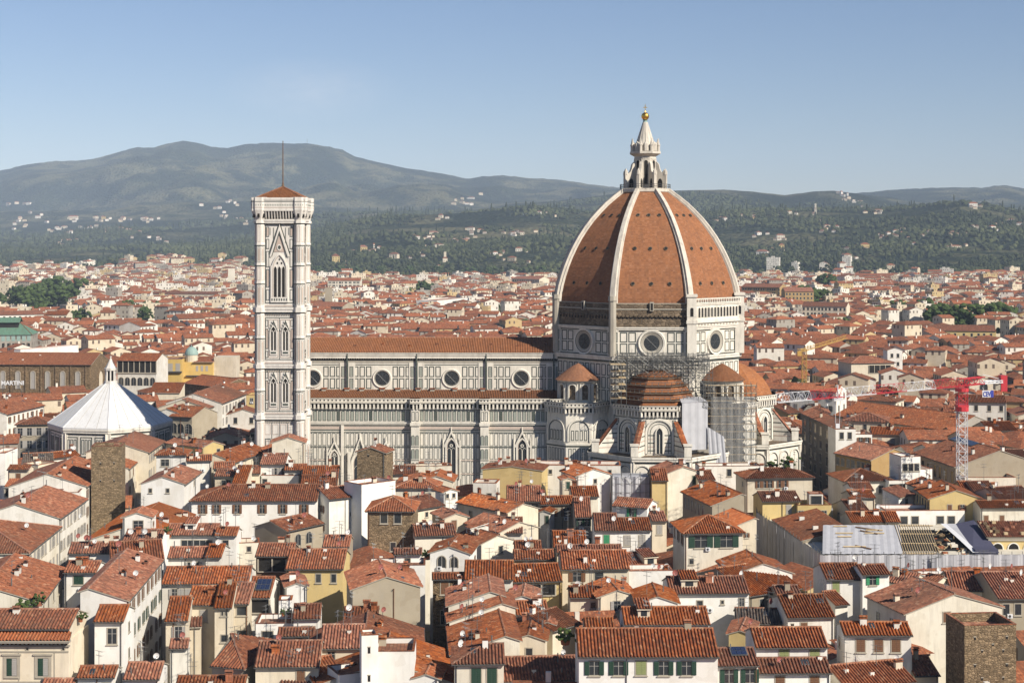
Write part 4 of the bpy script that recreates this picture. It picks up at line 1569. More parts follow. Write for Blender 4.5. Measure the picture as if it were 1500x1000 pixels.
FAR_LINE = [(-500, 300), (-250, 282), (-100, 262), (0, 250), (40, 241), (75, 236), (110, 235), (140, 232), (170, 223), (200, 215), (225, 216), (245, 210), (270, 206), (290, 209), (310, 215), (330, 217), (360, 211), (400, 209), (425, 210), (450, 209), (470, 213), (500, 219), (520, 229), (550, 236), (600, 247), (650, 254), (685, 262), (710, 258), (740, 257), (780, 261), (820, 264), (860, 270), (900, 274), (960, 283), (1020, 290), (1100, 292), (1200, 290), (1260, 286), (1300, 279), (1350, 276), (1400, 274), (1440, 275), (1470, 271), (1500, 276), (1600, 284), (1750, 290), (2000, 300)]
MID_LINE = [(-500, 345), (0, 335), (200, 322), (400, 316), (550, 312), (700, 306), (800, 296), (900, 284), (960, 280), (1020, 279), (1060, 279), (1100, 281), (1150, 287), (1190, 281), (1220, 279), (1260, 284), (1290, 294), (1340, 302), (1420, 308), (1500, 314), (1700, 325), (2000, 335)]
NEAR_LINE = [(-500, 376), (0, 366), (150, 362), (300, 358), (440, 345), (500, 330), (560, 318), (640, 315), (720, 309), (780, 305), (830, 310), (900, 317), (960, 322), (1000, 318), (1060, 312), (1120, 308), (1200, 311), (1280, 311), (1340, 305), (1380, 299), (1410, 295), (1440, 300), (1500, 314), (1600, 330), (1800, 345), (2000, 350)]
Y0, Y1, Y2, Y3 = 2750.0, 4500.0, 6800.0, 10500.0
GZ = 0.0


def lift(line, px, Y):
    return CAMZ + (HY - smooth(line, px)) / F * Y


def ease(t):
    t = max(0.0, min(1.0, t))
    return t * t * (3 - 2 * t)


def ground_z(px, Y):
    if Y <= Y0:
        return GZ
    zn, zm, zf = lift(NEAR_LINE, px, Y1), lift(MID_LINE, px, Y2), lift(FAR_LINE, px, Y3)
    X = (px - CX) / F * Y
    nv = noise.fractal(Vector((X / 900.0, Y / 900.0, 1.7)), 1.0, 2.0, 4)
    n2 = noise.fractal(Vector((X / 260.0, Y / 260.0, 4.2)), 1.0, 2.0, 3)
    if Y <= Y1:
        t = (Y - Y0) / (Y1 - Y0)
        z = zn * (0.55 * t + 0.45 * t * t)
        z += (nv * 26 + n2 * 7) * math.sin(math.pi * min(1, t)) * ease(t * 3)
        z += n2 * 3 * ease(t * 2)
        return max(z, 0.5 * t)
    if Y <= Y2:
        t = (Y - Y1) / (Y2 - Y1)
        dip = 0.22 * zn
        z = zn + (zm - zn) * (t ** 1.6) - dip * math.sin(math.pi * t) ** 2 * (1 - t)
        z += (nv * 42 + n2 * 8) * math.sin(math.pi * t)
        return z
    if Y <= Y3:
        t = (Y - Y2) / (Y3 - Y2)
        z = zm + (zf - zm) * (0.35 * t + 0.65 * t ** 1.5) - 0.14 * zm * math.sin(math.pi * t) ** 2 * (1 - t)
        z += (nv * 150 * min(1, zf / 650) ** 2 + n2 * 16) * math.sin(math.pi * t) + n2 * 4
        z += noise.noise(Vector((X / 45.0, Y / 45.0, 7.0))) * 7 * t
        return z
    t = (Y - Y3) / 2500.0
    return zf * (1 - 0.8 * ease(t))


def mat_hill():
    t = NT('hillside')
    v = t.coord('Object')
    big = t.noise(v, 0.0016, 5, 0.6)
    mid = t.noise(v, 0.006, 5, 0.6)
    vo = t.n('TexVoronoi')
    vo.inputs['Scale'].default_value = 0.06
    t.t.links.new(v, vo.inputs['Vector'])
    tree = t.ramp(vo.outputs['Distance'], [(0.15, 1.0), (0.75, 0.0)])
    fine = t.noise(v, 0.05, 4, 0.7)
    wood = t.mix(t.ramp(fine, [(0.3, 0.0), (0.7, 1.0)]), (0.016, 0.024, 0.012), (0.066, 0.074, 0.034))
    wood = t.mix(t.math('MULTIPLY', t.ramp(mid, [(0.45, 0.0), (0.65, 1.0)]), 0.6), wood, (0.045, 0.052, 0.025))
    field = t.mix(t.ramp(fine, [(0.35, 0.0), (0.65, 1.0)]), (0.085, 0.088, 0.042), (0.16, 0.14, 0.08))
    mask = t.ramp(big, [(0.46, 0.0), (0.56, 1.0)])
    mask = t.math('MULTIPLY', mask, t.ramp(mid, [(0.44, 0.0), (0.54, 1.0)]))
    pat = t.noise(v, 0.0032, 6, 0.7)
    wood = t.mix(t.ramp(pat, [(0.40, 0.75), (0.58, 0.0)]), wood, (0.010, 0.017, 0.011))
    vo2 = t.n('TexVoronoi')
    vo2.inputs['Scale'].default_value = 0.022
    t.t.links.new(v, vo2.inputs['Vector'])
    wood = t.mix(t.math('MULTIPLY', t.ramp(vo2.outputs['Distance'], [(0.2, 0.0), (0.7, 1.0)]), 0.55), wood, (0.008, 0.014, 0.009))
    t.color(t.mix(t.math('MULTIPLY', mask, 0.8), wood, field))
    t.rough(1.0)
    t.b.inputs['Specular IOR Level'].default_value = 0.0
    t.bump(t.math('ADD', tree, t.math('MULTIPLY', fine, 0.6)), 1.0, 7.0)
    M['hillside'] = t.m


mat_hill()


def mat_ground():
    t = NT('city_ground')
    v = t.coord('Object')
    a = t.noise(v, 0.02, 4)
    b = t.noise(v, 0.4, 4)
    t.color(t.mix(t.ramp(a, [(0.4, 0.0), (0.6, 1.0)]), t.mix(b, (0.06, 0.055, 0.05), (0.13, 0.12, 0.10)), t.mix(b, (0.10, 0.09, 0.08), (0.17, 0.155, 0.13))))
    t.rough(0.95)
    M['city_ground'] = t.m


mat_ground()
g = MB()
g.poly([(-7000, -600, 0), (7000, -600, 0), (7000, 13400, 0), (-7000, 13400, 0)], 0)
tag(g.build('ground', ['city_ground']), kind='structure')


def build_hills():
    ys = []
    y = Y0
    while y < Y3 + 2500:
        ys.append(y)
        y += 16 + (y - Y0) * 0.0075
    pxs = [-320 + i * 6 for i in range(int(2200 / 6))]
    verts, faces = [], []
    for y in ys:
        for px in pxs:
            verts.append(((px - CX) / F * y, y, ground_z(px, y) + (0.02 if y > Y0 else -.02)))
    n = len(pxs)
    for j in range(len(ys) - 1):
        for i in range(n - 1):
            a = j * n + i
            faces.append((a, a + 1, a + n + 1, a + n))
    me = bpy.data.meshes.new('hills')
    me.from_pydata(verts, [], faces)
    me.materials.append(M['hillside'])
    me.polygons.foreach_set('use_smooth', [True] * len(faces))
    me.update()
    tag(new_obj('hills', me), kind='structure')


build_hills()


def mat_leaf(name, lo, hi):
    t = NT(name)
    at_ = t.n('Attribute')
    at_.attribute_name = 'tone'
    v = t.coord('Object')
    nn = t.noise(v, 0.9, 3)
    f = t.math('ADD', t.math('MULTIPLY', at_.outputs['Fac'], 0.75), t.math('MULTIPLY', nn, 0.3))
    t.color(t.mix(f, lo, hi))
    t.rough(0.9)
    t.b.inputs['Specular IOR Level'].default_value = 0.1
    M[name] = t.m


mat_leaf('leaf', (0.016, 0.030, 0.011), (0.075, 0.105, 0.032))
mat_leaf('far_leaf', (0.012, 0.019, 0.009), (0.082, 0.092, 0.038))

_ph = (1 + 5 ** .5) / 2
ICO_V = [Vector(v).normalized() for v in ((-1, _ph, 0), (1, _ph, 0), (-1, -_ph, 0), (1, -_ph, 0), (0, -1, _ph), (0, 1, _ph), (0, -1, -_ph), (0, 1, -_ph), (_ph, 0, -1), (_ph, 0, 1), (-_ph, 0, -1), (-_ph, 0, 1))]
ICO_F = [(0, 11, 5), (0, 5, 1), (0, 1, 7), (0, 7, 10), (0, 10, 11), (1, 5, 9), (5, 11, 4), (11, 10, 2), (10, 7, 6), (7, 1, 8), (3, 9, 4), (3, 4, 2), (3, 2, 6), (3, 6, 8), (3, 8, 9), (4, 9, 5), (2, 4, 11), (6, 2, 10), (8, 6, 7), (9, 8, 1)]


def blob_mesh(name, blobs, mat):
    """blobs: (x, y, z, rx, rz, tone) -> one mesh of small irregular lumps"""
    verts, faces, tone = [], [], []
    rnd = random.Random(3)
    for x, y, z, rx, rz, tn in blobs:
        b = len(verts)
        a = rnd.uniform(0, 6.28)
        ca, sa = math.cos(a), math.sin(a)
        for v in ICO_V:
            j = rnd.uniform(.72, 1.22)
            vx, vy = v.x * ca - v.y * sa, v.x * sa + v.y * ca
            verts.append((x + vx * rx * j, y + vy * rx * j, z + v.z * rz * j))
            tone.append(tn)
        faces.extend((b + i, b + j, b + k) for i, j, k in ICO_F)
    me = bpy.data.meshes.new(name)
    me.from_pydata(verts, [], faces)
    me.materials.append(M[mat])
    at_ = me.attributes.new('tone', 'FLOAT', 'POINT')
    at_.data.foreach_set('value', tone)
    me.update()
    return me


def city_edge(px, X, Y):
    base = 2950 if px < 370 else 2340 if px < 1085 else 2500
    return base + 430 * noise.noise(Vector((X / 170., Y / 260., 5.0)))


def build_forest():
    rnd = random.Random(11)
    blobs = []
    n = 0
    while n < 36000:
        px = rnd.uniform(-60, 1560)
        Y = 2450 + (Y2 - 300 - 2450) * rnd.random() ** 1.25
        X = (px - CX) / F * Y
        if rnd.random() > ease((Y - city_edge(px, X, Y) + 420) / 650):
            continue
        den = noise.fractal(Vector((X / 420.0, Y / 420.0, 9.1)), 1.0, 2.0, 4)
        if den < rnd.uniform(-.2, .4) - (.45 if Y < 2900 else 0):
            continue
        n += 1
        z = ground_z(px, Y)
        r = rnd.uniform(3.0, 6.5) * (1 + (Y - Y0) / 5000)
        tn = min(1, max(0, 0.38 + 0.55 * noise.noise(Vector((X / 120., Y / 120., 0))) + 0.45 * noise.noise(Vector((X / 500., Y / 400., 9))) + rnd.uniform(-.3, .35)))
        if rnd.random() < .08:
            blobs.append((X, Y, z + r * 1.4, r * .35, r * 1.9, tn * .4))
        else:
            blobs.append((X, Y, z + r * .45, r, r * .95, tn))
    tag(new_obj('woodland', blob_mesh('woodland', blobs, 'far_leaf')), kind='stuff')


build_forest()


def hill_hit(px, py):
    Y = Y0
    prev = None
    while Y < Y3:
        z = ground_z(px, Y)
        p = HY + F * (CAMZ - z) / Y
        if p <= py:
            return Y, z
        Y += 20
    return None


def villa(px, py, wpx, hpx, wall, label, cat='villa', group=None, roof='tile', tower=False):
    h = hill_hit(px, py)
    if h is None:
        return
    Y, z = h
    s = Y / F
    w, hh = wpx * s, hpx * s
    d = min(w, 14.0)
    o = empty('hill_villa', ((px - CX) * s, Y - 6, z - 1.0), R(random.uniform(-22, 22)))
    tag(o, label, cat, group)
    b = MB()
    b.box(-w / 2, w / 2, -d / 2, d / 2, 0, hh * .72 + 1, 0)
    if w > 26:
        b.box(-w / 2 - 5, -w / 2, -d / 2 + 1, d / 2, 0, hh * .5 + 1, 0)
    nx = max(2, int(w / 4.5))
    f = Fac((-w / 2, -d / 2, 0), (1, 0, 0))
    for j in range(max(1, int(hh * .7 / 4.0))):
        for i in range(nx):
            f.rect(b, w * (i + .5) / nx - .7, w * (i + .5) / nx + .7, 1.8 + j * 3.8, 3.8 + j * 3.8, .08, 1)
    b.build('wall', [wall, 'void'], o)
    rb = MB()
    zt = hh * .72 + 1
    e = .8
    run = d / 2
    tiles(rb, (-w / 2 - e, -d / 2 - e, zt), (w / 2 + e, -d / 2 - e, zt), (w / 2 - run * .8, 0, zt + hh * .28), (-w / 2 + run * .8, 0, zt + hh * .28), False)
    tiles(rb, (w / 2 + e, d / 2 + e, zt), (-w / 2 - e, d / 2 + e, zt), (-w / 2 + run * .8, 0, zt + hh * .28), (w / 2 - run * .8, 0, zt + hh * .28), False)
    for sg in (-1, 1):
        rb.poly([(sg * (w / 2 + e), -d / 2 - e, zt), (sg * (w / 2 + e), d / 2 + e, zt), (sg * (w / 2 - run * .8), 0, zt + hh * .28)], 0)
    if tower:
        rb.box(-2.5, 2.5, -2.5, 2.5, zt - 2, zt + hh * .8, 1)
    rb.build('roof', [roof, wall], o)


VILLAS = [
    # px, py of the base, width and height in photo pixels, wall, label
    (25, 299, 9, 4, 'cream', 'small cream farmhouse on an open field high on the mountain above the far left suburbs'),
    (22, 330, 6, 4, 'white', 'tiny white house low on the slope at the extreme left edge of the hills'),
    (56, 320, 10, 4, 'white', 'white house second from left in the hamlet on the left hillside'),
    (30, 322, 8, 4, 'cream', 'cream house west of the hamlet on the left hillside'),
    (108, 322, 20, 5, 'cream', 'long pale terraced estate on the left hillside above the white spire'),
    (84, 335, 7, 4, 'white', 'white cottage below the long pale terraced estate'),
    (94, 335, 6, 4, 'cream', 'cream cottage beside a white one below the long pale terraced estate'),
    (105, 343, 6, 6, 'white', 'tall white scarred patch house in the middle of the left hillside woods'),
    (98, 355, 22, 4, 'ivory', 'long low ivory building at the foot of the left hillside'),
    (142, 320, 7, 4, 'cream', 'cream villa first in the row right of the terraced estate'),
    (152, 321, 8, 4, 'yellow', 'yellowish villa second in the row right of the terraced estate'),
    (181, 322, 9, 5, 'cream', 'larger cream villa with trees around on the left hillside'),
    (210, 322, 8, 4, 'ivory', 'ivory villa with red roof midway along the left hillside'),
    (222, 323, 7, 4, 'white', 'white villa at the right end of the row on the left hillside'),
    (133, 336, 9, 5, 'white', 'white villa pair western half, below the row on the left hillside'),
    (160, 338, 8, 4, 'ivory', 'ivory villa amid dark trees under the row on the left hillside'),
    (178, 337, 12, 4, 'cream', 'wide cream villa amid dark trees under the row on the left hillside'),
    (205, 343, 6, 4, 'cream', 'small cream house alone in the woods left of the bell tower'),
    (232, 350, 6, 4, 'white', 'small white house lowest in the woods left of the bell tower'),
    (322, 306, 8, 4, 'white', 'white houses hamlet centre on the slope just left of the bell tower top'),
    (348, 302, 7, 4, 'cream', 'upper cream house on the slope just left of the bell tower top'),
    (332, 318, 7, 4, 'ivory', 'lower ivory house on the slope just left of the bell tower top'),
    (354, 322, 7, 4, 'ochre', 'ochre house nearest the bell tower top on the slope'),
    (635, 345, 22, 6, 'cream', 'large cream villa with red roof in the middle of the hill between tower and dome'),
    (612, 350, 9, 5, 'white', 'white house left of the large red roofed villa between tower and dome'),
    (690, 338, 14, 5, 'ivory', 'ivory house cluster left half high on the hill between tower and dome'),
    (703, 341, 9, 5, 'cream', 'cream house right half of the high cluster between tower and dome'),
    (682, 355, 22, 5, 'ochre', 'wide ochre villa on the hill between tower and dome'),
    (643, 362, 20, 5, 'ivory', 'wide ivory villa below the large red roofed one between tower and dome'),
    (532, 370, 18, 9, 'yellow', 'yellow villa with tower in the woods right of the bell tower'),
    (578, 379, 18, 8, 'cream', 'cream villa in thick woods above the middle of the nave'),
    (621, 371, 8, 5, 'ivory', 'small ivory house high in woods above the middle of the nave'),
    (652, 388, 10, 11, 'cream', 'square cream tower house at the wood edge above the nave'),
    (492, 385, 16, 12, 'yellow', 'tall yellow villa at the wood edge just right of the bell tower'),
    (548, 364, 3, 8, 'ivory', 'slim ivory bell turret in the woods right of the bell tower'),
    (725, 373, 10, 5, 'white', 'bright white box house in woods left of the dome'),
    (760, 368, 14, 6, 'ivory', 'ivory villa in the woods left of the dome'),
    (750, 382, 16, 6, 'beige', 'beige villa in the woods close to the left side of the dome'),
    (752, 345, 10, 5, 'white', 'white farmhouse left of a pair above the woods by the dome'),
    (765, 344, 9, 5, 'cream', 'cream farmhouse of a pair above the woods by the dome'),
    (790, 315, 10, 5, 'white', 'white villa on the crest left of the dome'),
    (646, 320, 9, 5, 'cream', 'cream villa with cypress on the crest between tower and dome'),
    (690, 292, 14, 3, 'white', 'white hamlet high on the far slope between tower and dome'),
    (684, 300, 10, 3, 'white', 'lower white hamlet high on the far slope between tower and dome'),
    (1062, 323, 7, 5, 'white', 'white house at the left end of the slope right of the dome'),
    (1104, 322, 9, 4, 'yellow', 'yellow house on the slope right of the dome'),
    (1110, 345, 11, 5, 'white', 'white villa among trees right of the dome, upper of two'),
    (1142, 350, 18, 7, 'ivory', 'broad ivory villa with red roof right of the dome'),
    (1116, 375, 24, 9, 'white', 'large white villa with red roof low on the hill right of the dome'),
    (1144, 365, 11, 7, 'yellow', 'yellow villa behind the large white villa right of the dome'),
    (1156, 314, 8, 4, 'ivory', 'ivory house high on the slope right of the dome'),
    (1194, 313, 5, 9, 'ivory', 'ivory church tower on the hill right of the dome'),
    (1210, 334, 12, 5, 'cream', 'cream villa on open slope right of the church tower'),
    (1225, 336, 9, 6, 'white', 'white villa beside the cream one on open slope'),
    (1266, 364, 18, 7, 'yellow', 'yellow long villa in the middle of the right hillside'),
    (1300, 346, 8, 5, 'white', 'white house first in the cluster midway up the right hillside'),
    (1310, 342, 9, 5, 'ivory', 'ivory house second in the cluster midway up the right hillside'),
    (1320, 344, 8, 4, 'cream', 'cream house third in the cluster midway up the right hillside'),
    (1290, 350, 9, 4, 'cream', 'cream house lower in the cluster midway up the right hillside'),
    (1338, 360, 9, 5, 'white', 'white house alone in woods on the right hillside'),
    (1362, 342, 16, 4, 'ivory', 'ivory terrace houses on the right hillside below the hilltop monastery'),
    (1395, 344, 14, 5, 'white', 'white terrace houses on the right hillside below the hilltop monastery'),
    (1398, 364, 22, 4, 'cream', 'long low cream building in woods on the right hillside'),
    (1424, 304, 18, 7, 'white', 'white hilltop monastery on the summit at the right'),
    (1232, 287, 5, 7, 'white', 'white tower house on the distant crest, left of two'),
    (1241, 287, 4, 5, 'white', 'white house on the distant crest, right of two'),
    (1250, 298, 10, 3, 'white', 'white houses just below the distant crest right of the dome'),
    (1285, 311, 20, 4, 'ivory', 'ivory hamlet strung along the hill shoulder right of the dome'),
    (1430, 335, 8, 5, 'cream', 'cream house far along the right hillside'),
    (1452, 337, 12, 6, 'white', 'white house in a cluster near the right edge of the hillside'),
    (1480, 325, 14, 4, 'ivory', 'ivory house near the right edge of the hillside, upper one'),
    (1492, 330, 12, 4, 'white', 'white house at the extreme right edge of the hillside'),
    (1380, 402, 18, 9, 'cream', 'cream villa at the wood edge near the right side'),
    (1240, 380, 16, 8, 'ivory', 'ivory villa low in woods right of the dome, near the plain'),
]
for _v in VILLAS:
    villa(_v[0], _v[1], _v[2] * .68, _v[3] * 1.05, _v[4], _v[5], 'villa', 'villas on the hills', 'tile', _v[3] > 8 and _v[2] < 14)

# ------------------------------------------------------------------ the house builder
PITCH = 0.33
FOOT = []                                            # (x, y, radius) of everything placed by hand
_WM, _SM = {}, {}
HOUSES = []


def kindless(style):
    return style == 'hole'


def window_mesh(w, h, style):
    k = (round(w, 2), round(h, 2), style)
    if k in _WM:
        return _WM[k]
    b = MB()
    f = Fac((-w / 2, 0, -h / 2), (1, 0, 0))
    f.frame(b, -.14, w + .14, -.14, h + .14, .14, .06, 0)
    f.rect(b, -.24, w + .24, -.26, -.14, .16, 0)
    f.rect(b, 0, w, 0, h, .015, 1)
    if style == 'arch':
        b = MB()
        f.arch(b, w / 2, 0, w, h, .02, 1)
        f.arch_ring(b, w / 2, 0, w, h, .16, .1, 0)
        f.rect(b, w / 2 - .04, w / 2 + .04, 0, h, .05, 2)
    elif style == 'pane':
        f.rect(b, w / 2 - .04, w / 2 + .04, 0, h, .05, 2)
        f.rect(b, 0, w, h * .66 - .025, h * .66 + .025, .05, 2)
    elif kindless(style):
        b = MB()
        f.rect(b, 0, w, 0, h, .02, 1)
        f.rect(b, -.05, w + .05, h, h + .12, .05, 0)
    elif style == 'loggia':
        b = MB()
        f.rect(b, 0, w, 0, h, .02, 1)
        n = max(1, int(w / 2.2))
        for i in range(n + 1):
            f.rect(b, w * i / n - .12, w * i / n + .12, 0, h, .25, 0)
        f.rect(b, -.1, w + .1, -.15, .0, .3, 0)
    elif style == 'strip':
        for i in range(1, 5):
            f.rect(b, w * i / 5 - .06, w * i / 5 + .06, 0, h, .07, 2)
    glass = 'void' if style in ('loggia', 'hole') else 'glass'
    _WM[k] = b.mesh('window', ['stone_trim', glass, 'grey_shutter'])
    return _WM[k]


def shutter_mesh(w, h, col):
    k = (round(w, 2), round(h, 2), col)
    if k not in _SM:
        b = MB()
        b.box(-w / 2, w / 2, -.05, 0, -h / 2, h / 2, 0)
        n = max(3, int(h / .28))
        for i in range(n):
            z = -h / 2 + h * (i + .5) / n
            b.box(-w / 2 + .06, w / 2 - .06, -.075, -.05, z - .05, z + .03, 0)
        _SM[k] = b.mesh('shutter', [col])
    return _SM[k]


SHUT = {'g': 'green_shutter', 'G': 'bright_green', 'o': 'olive_shutter', 'b': 'brown_shutter', 'y': 'grey_shutter'}


def add_window(root, f, u, z, w, h, style):
    """style: p plain, l lights, a arch, L loggia, S strip, or shutter colour + o (open) / c (closed)"""
    kind = {'a': 'arch', 'L': 'loggia', 'S': 'strip', 'l': 'pane', 'h': 'hole'}.get(style, 'plain')
    if style[0] in SHUT:
        kind = 'pane'
    o = new_obj('window', window_mesh(w, h, kind), root)
    p = f.p(u, z)
    o.location = p
    o.rotation_euler = (0, 0, math.atan2(f.r.y, f.r.x))
    if style[0] in SHUT:
        col = SHUT[style[0]]
        if style[1:] == 'c':
            for sg in (-1, 1):
                s = new_obj('shutter', shutter_mesh(w / 2 - .02, h, col), o)
                s.location = (sg * w / 4, -.02, 0)
        else:
            for sg in (-1, 1):
                s = new_obj('shutter', shutter_mesh(w / 2, h, col), o)
                s.location = (sg * (w * .76), -.06, 0)
    return o


def chimney(rf, x, y, z, w=.6, h=1.1, mat='white'):
    b = MB()
    b.box(x - w / 2, x + w / 2, y - .3, y + .3, z - .6, z + h, 0)
    b.box(x - w / 2 - .1, x + w / 2 + .1, y - .4, y + .4, z + h, z + h + .08, 1)
    b.box(x - w / 2 + .05, x + w / 2 - .05, y - .22, y + .22, z + h + .08, z + h + .26, 2)
    b.poly([(x - w / 2 - .12, y - .4, z + h + .26), (x + w / 2 + .12, y - .4, z + h + .26), (x + w / 2 + .12, y, z + h + .46), (x - w / 2 - .12, y, z + h + .46)], 1)
    b.poly([(x + w / 2 + .12, y + .4, z + h + .26), (x - w / 2 - .12, y + .4, z + h + .26), (x - w / 2 - .12, y, z + h + .46), (x + w / 2 + .12, y, z + h + .46)], 1)
    return b.build('chimney', [mat, 'tile', 'void'], rf)


_DISH = {}


def dish(rf, x, y, z, yaw, red=False, r=.5):
    k = (red, r)
    if k not in _DISH:
        b = MB()
        b.tube((0, 0, 0), (0, 0, 1.2), .04, 4, 1)
        n = 14
        for r0, r1, d0, d1 in ((0, r * .6, .0, .06), (r * .6, r, .06, .16)):
            for i in range(n):
                a0, a1 = 2 * math.pi * i / n, 2 * math.pi * (i + 1) / n
                q = [(r0 * math.cos(a0), -.12 - d0, 1.25 + r0 * math.sin(a0)), (r1 * math.cos(a0), -.12 - d1, 1.25 + r1 * math.sin(a0)), (r1 * math.cos(a1), -.12 - d1, 1.25 + r1 * math.sin(a1)), (r0 * math.cos(a1), -.12 - d0, 1.25 + r0 * math.sin(a1))]
                b.poly(q if r0 else q[:3], 0)
        b.tube((0, -.15, 1.25 - r * .9), (0, -.6, 1.2), .025, 4, 1)
        b.box(-.06, .06, -.68, -.56, 1.14, 1.26, 1)
        _DISH[k] = b.mesh('satellite_dish', ['dish_red' if red else 'dish_white', 'dark_metal'])
    o = new_obj('satellite_dish', _DISH[k], rf)
    o.location = (x, y, z)
    o.rotation_euler = (0, 0, yaw)
    return o


_ANT = []


def antenna(rf, x, y, z, yaw):
    if not _ANT:
        for h in (2.2, 3.0, 3.8):
            b = MB()
            b.tube((0, 0, -.3), (0, 0, h), .042, 4, 0)
            for k, zz in enumerate((h - .1, h - .7)):
                L = .8 - .2 * k
                b.tube((-L, 0, zz), (L, 0, zz), .022, 4, 0)
                for i in range(6):
                    x0 = -L + 2 * L * i / 5
                    b.tube((x0, -.35 + .04 * i, zz), (x0, .35 - .04 * i, zz), .016, 3, 0)
            _ANT.append(b.mesh('antenna', ['steel']))
    o = new_obj('antenna', random.choice(_ANT), rf)
    o.location = (x, y, z)
    o.rotation_euler = (0, 0, yaw)


def solve_run(A, B, ridge_py, pitch):
    m = (A + B) / 2
    d = (B - A)
    d.z = 0
    d.normalize()
    dep = Vector((-d.y, d.x, 0))
    lo, hi = 0.5, 26.0
    best, bw = 1e9, 4.0
    w = lo
    while w < hi:
        q = m + dep * w + Vector((0, 0, pitch * w))
        e = abs(pix(q)[1] - ridge_py)
        if e < best:
            best, bw = e, w
        w += .1
    return bw


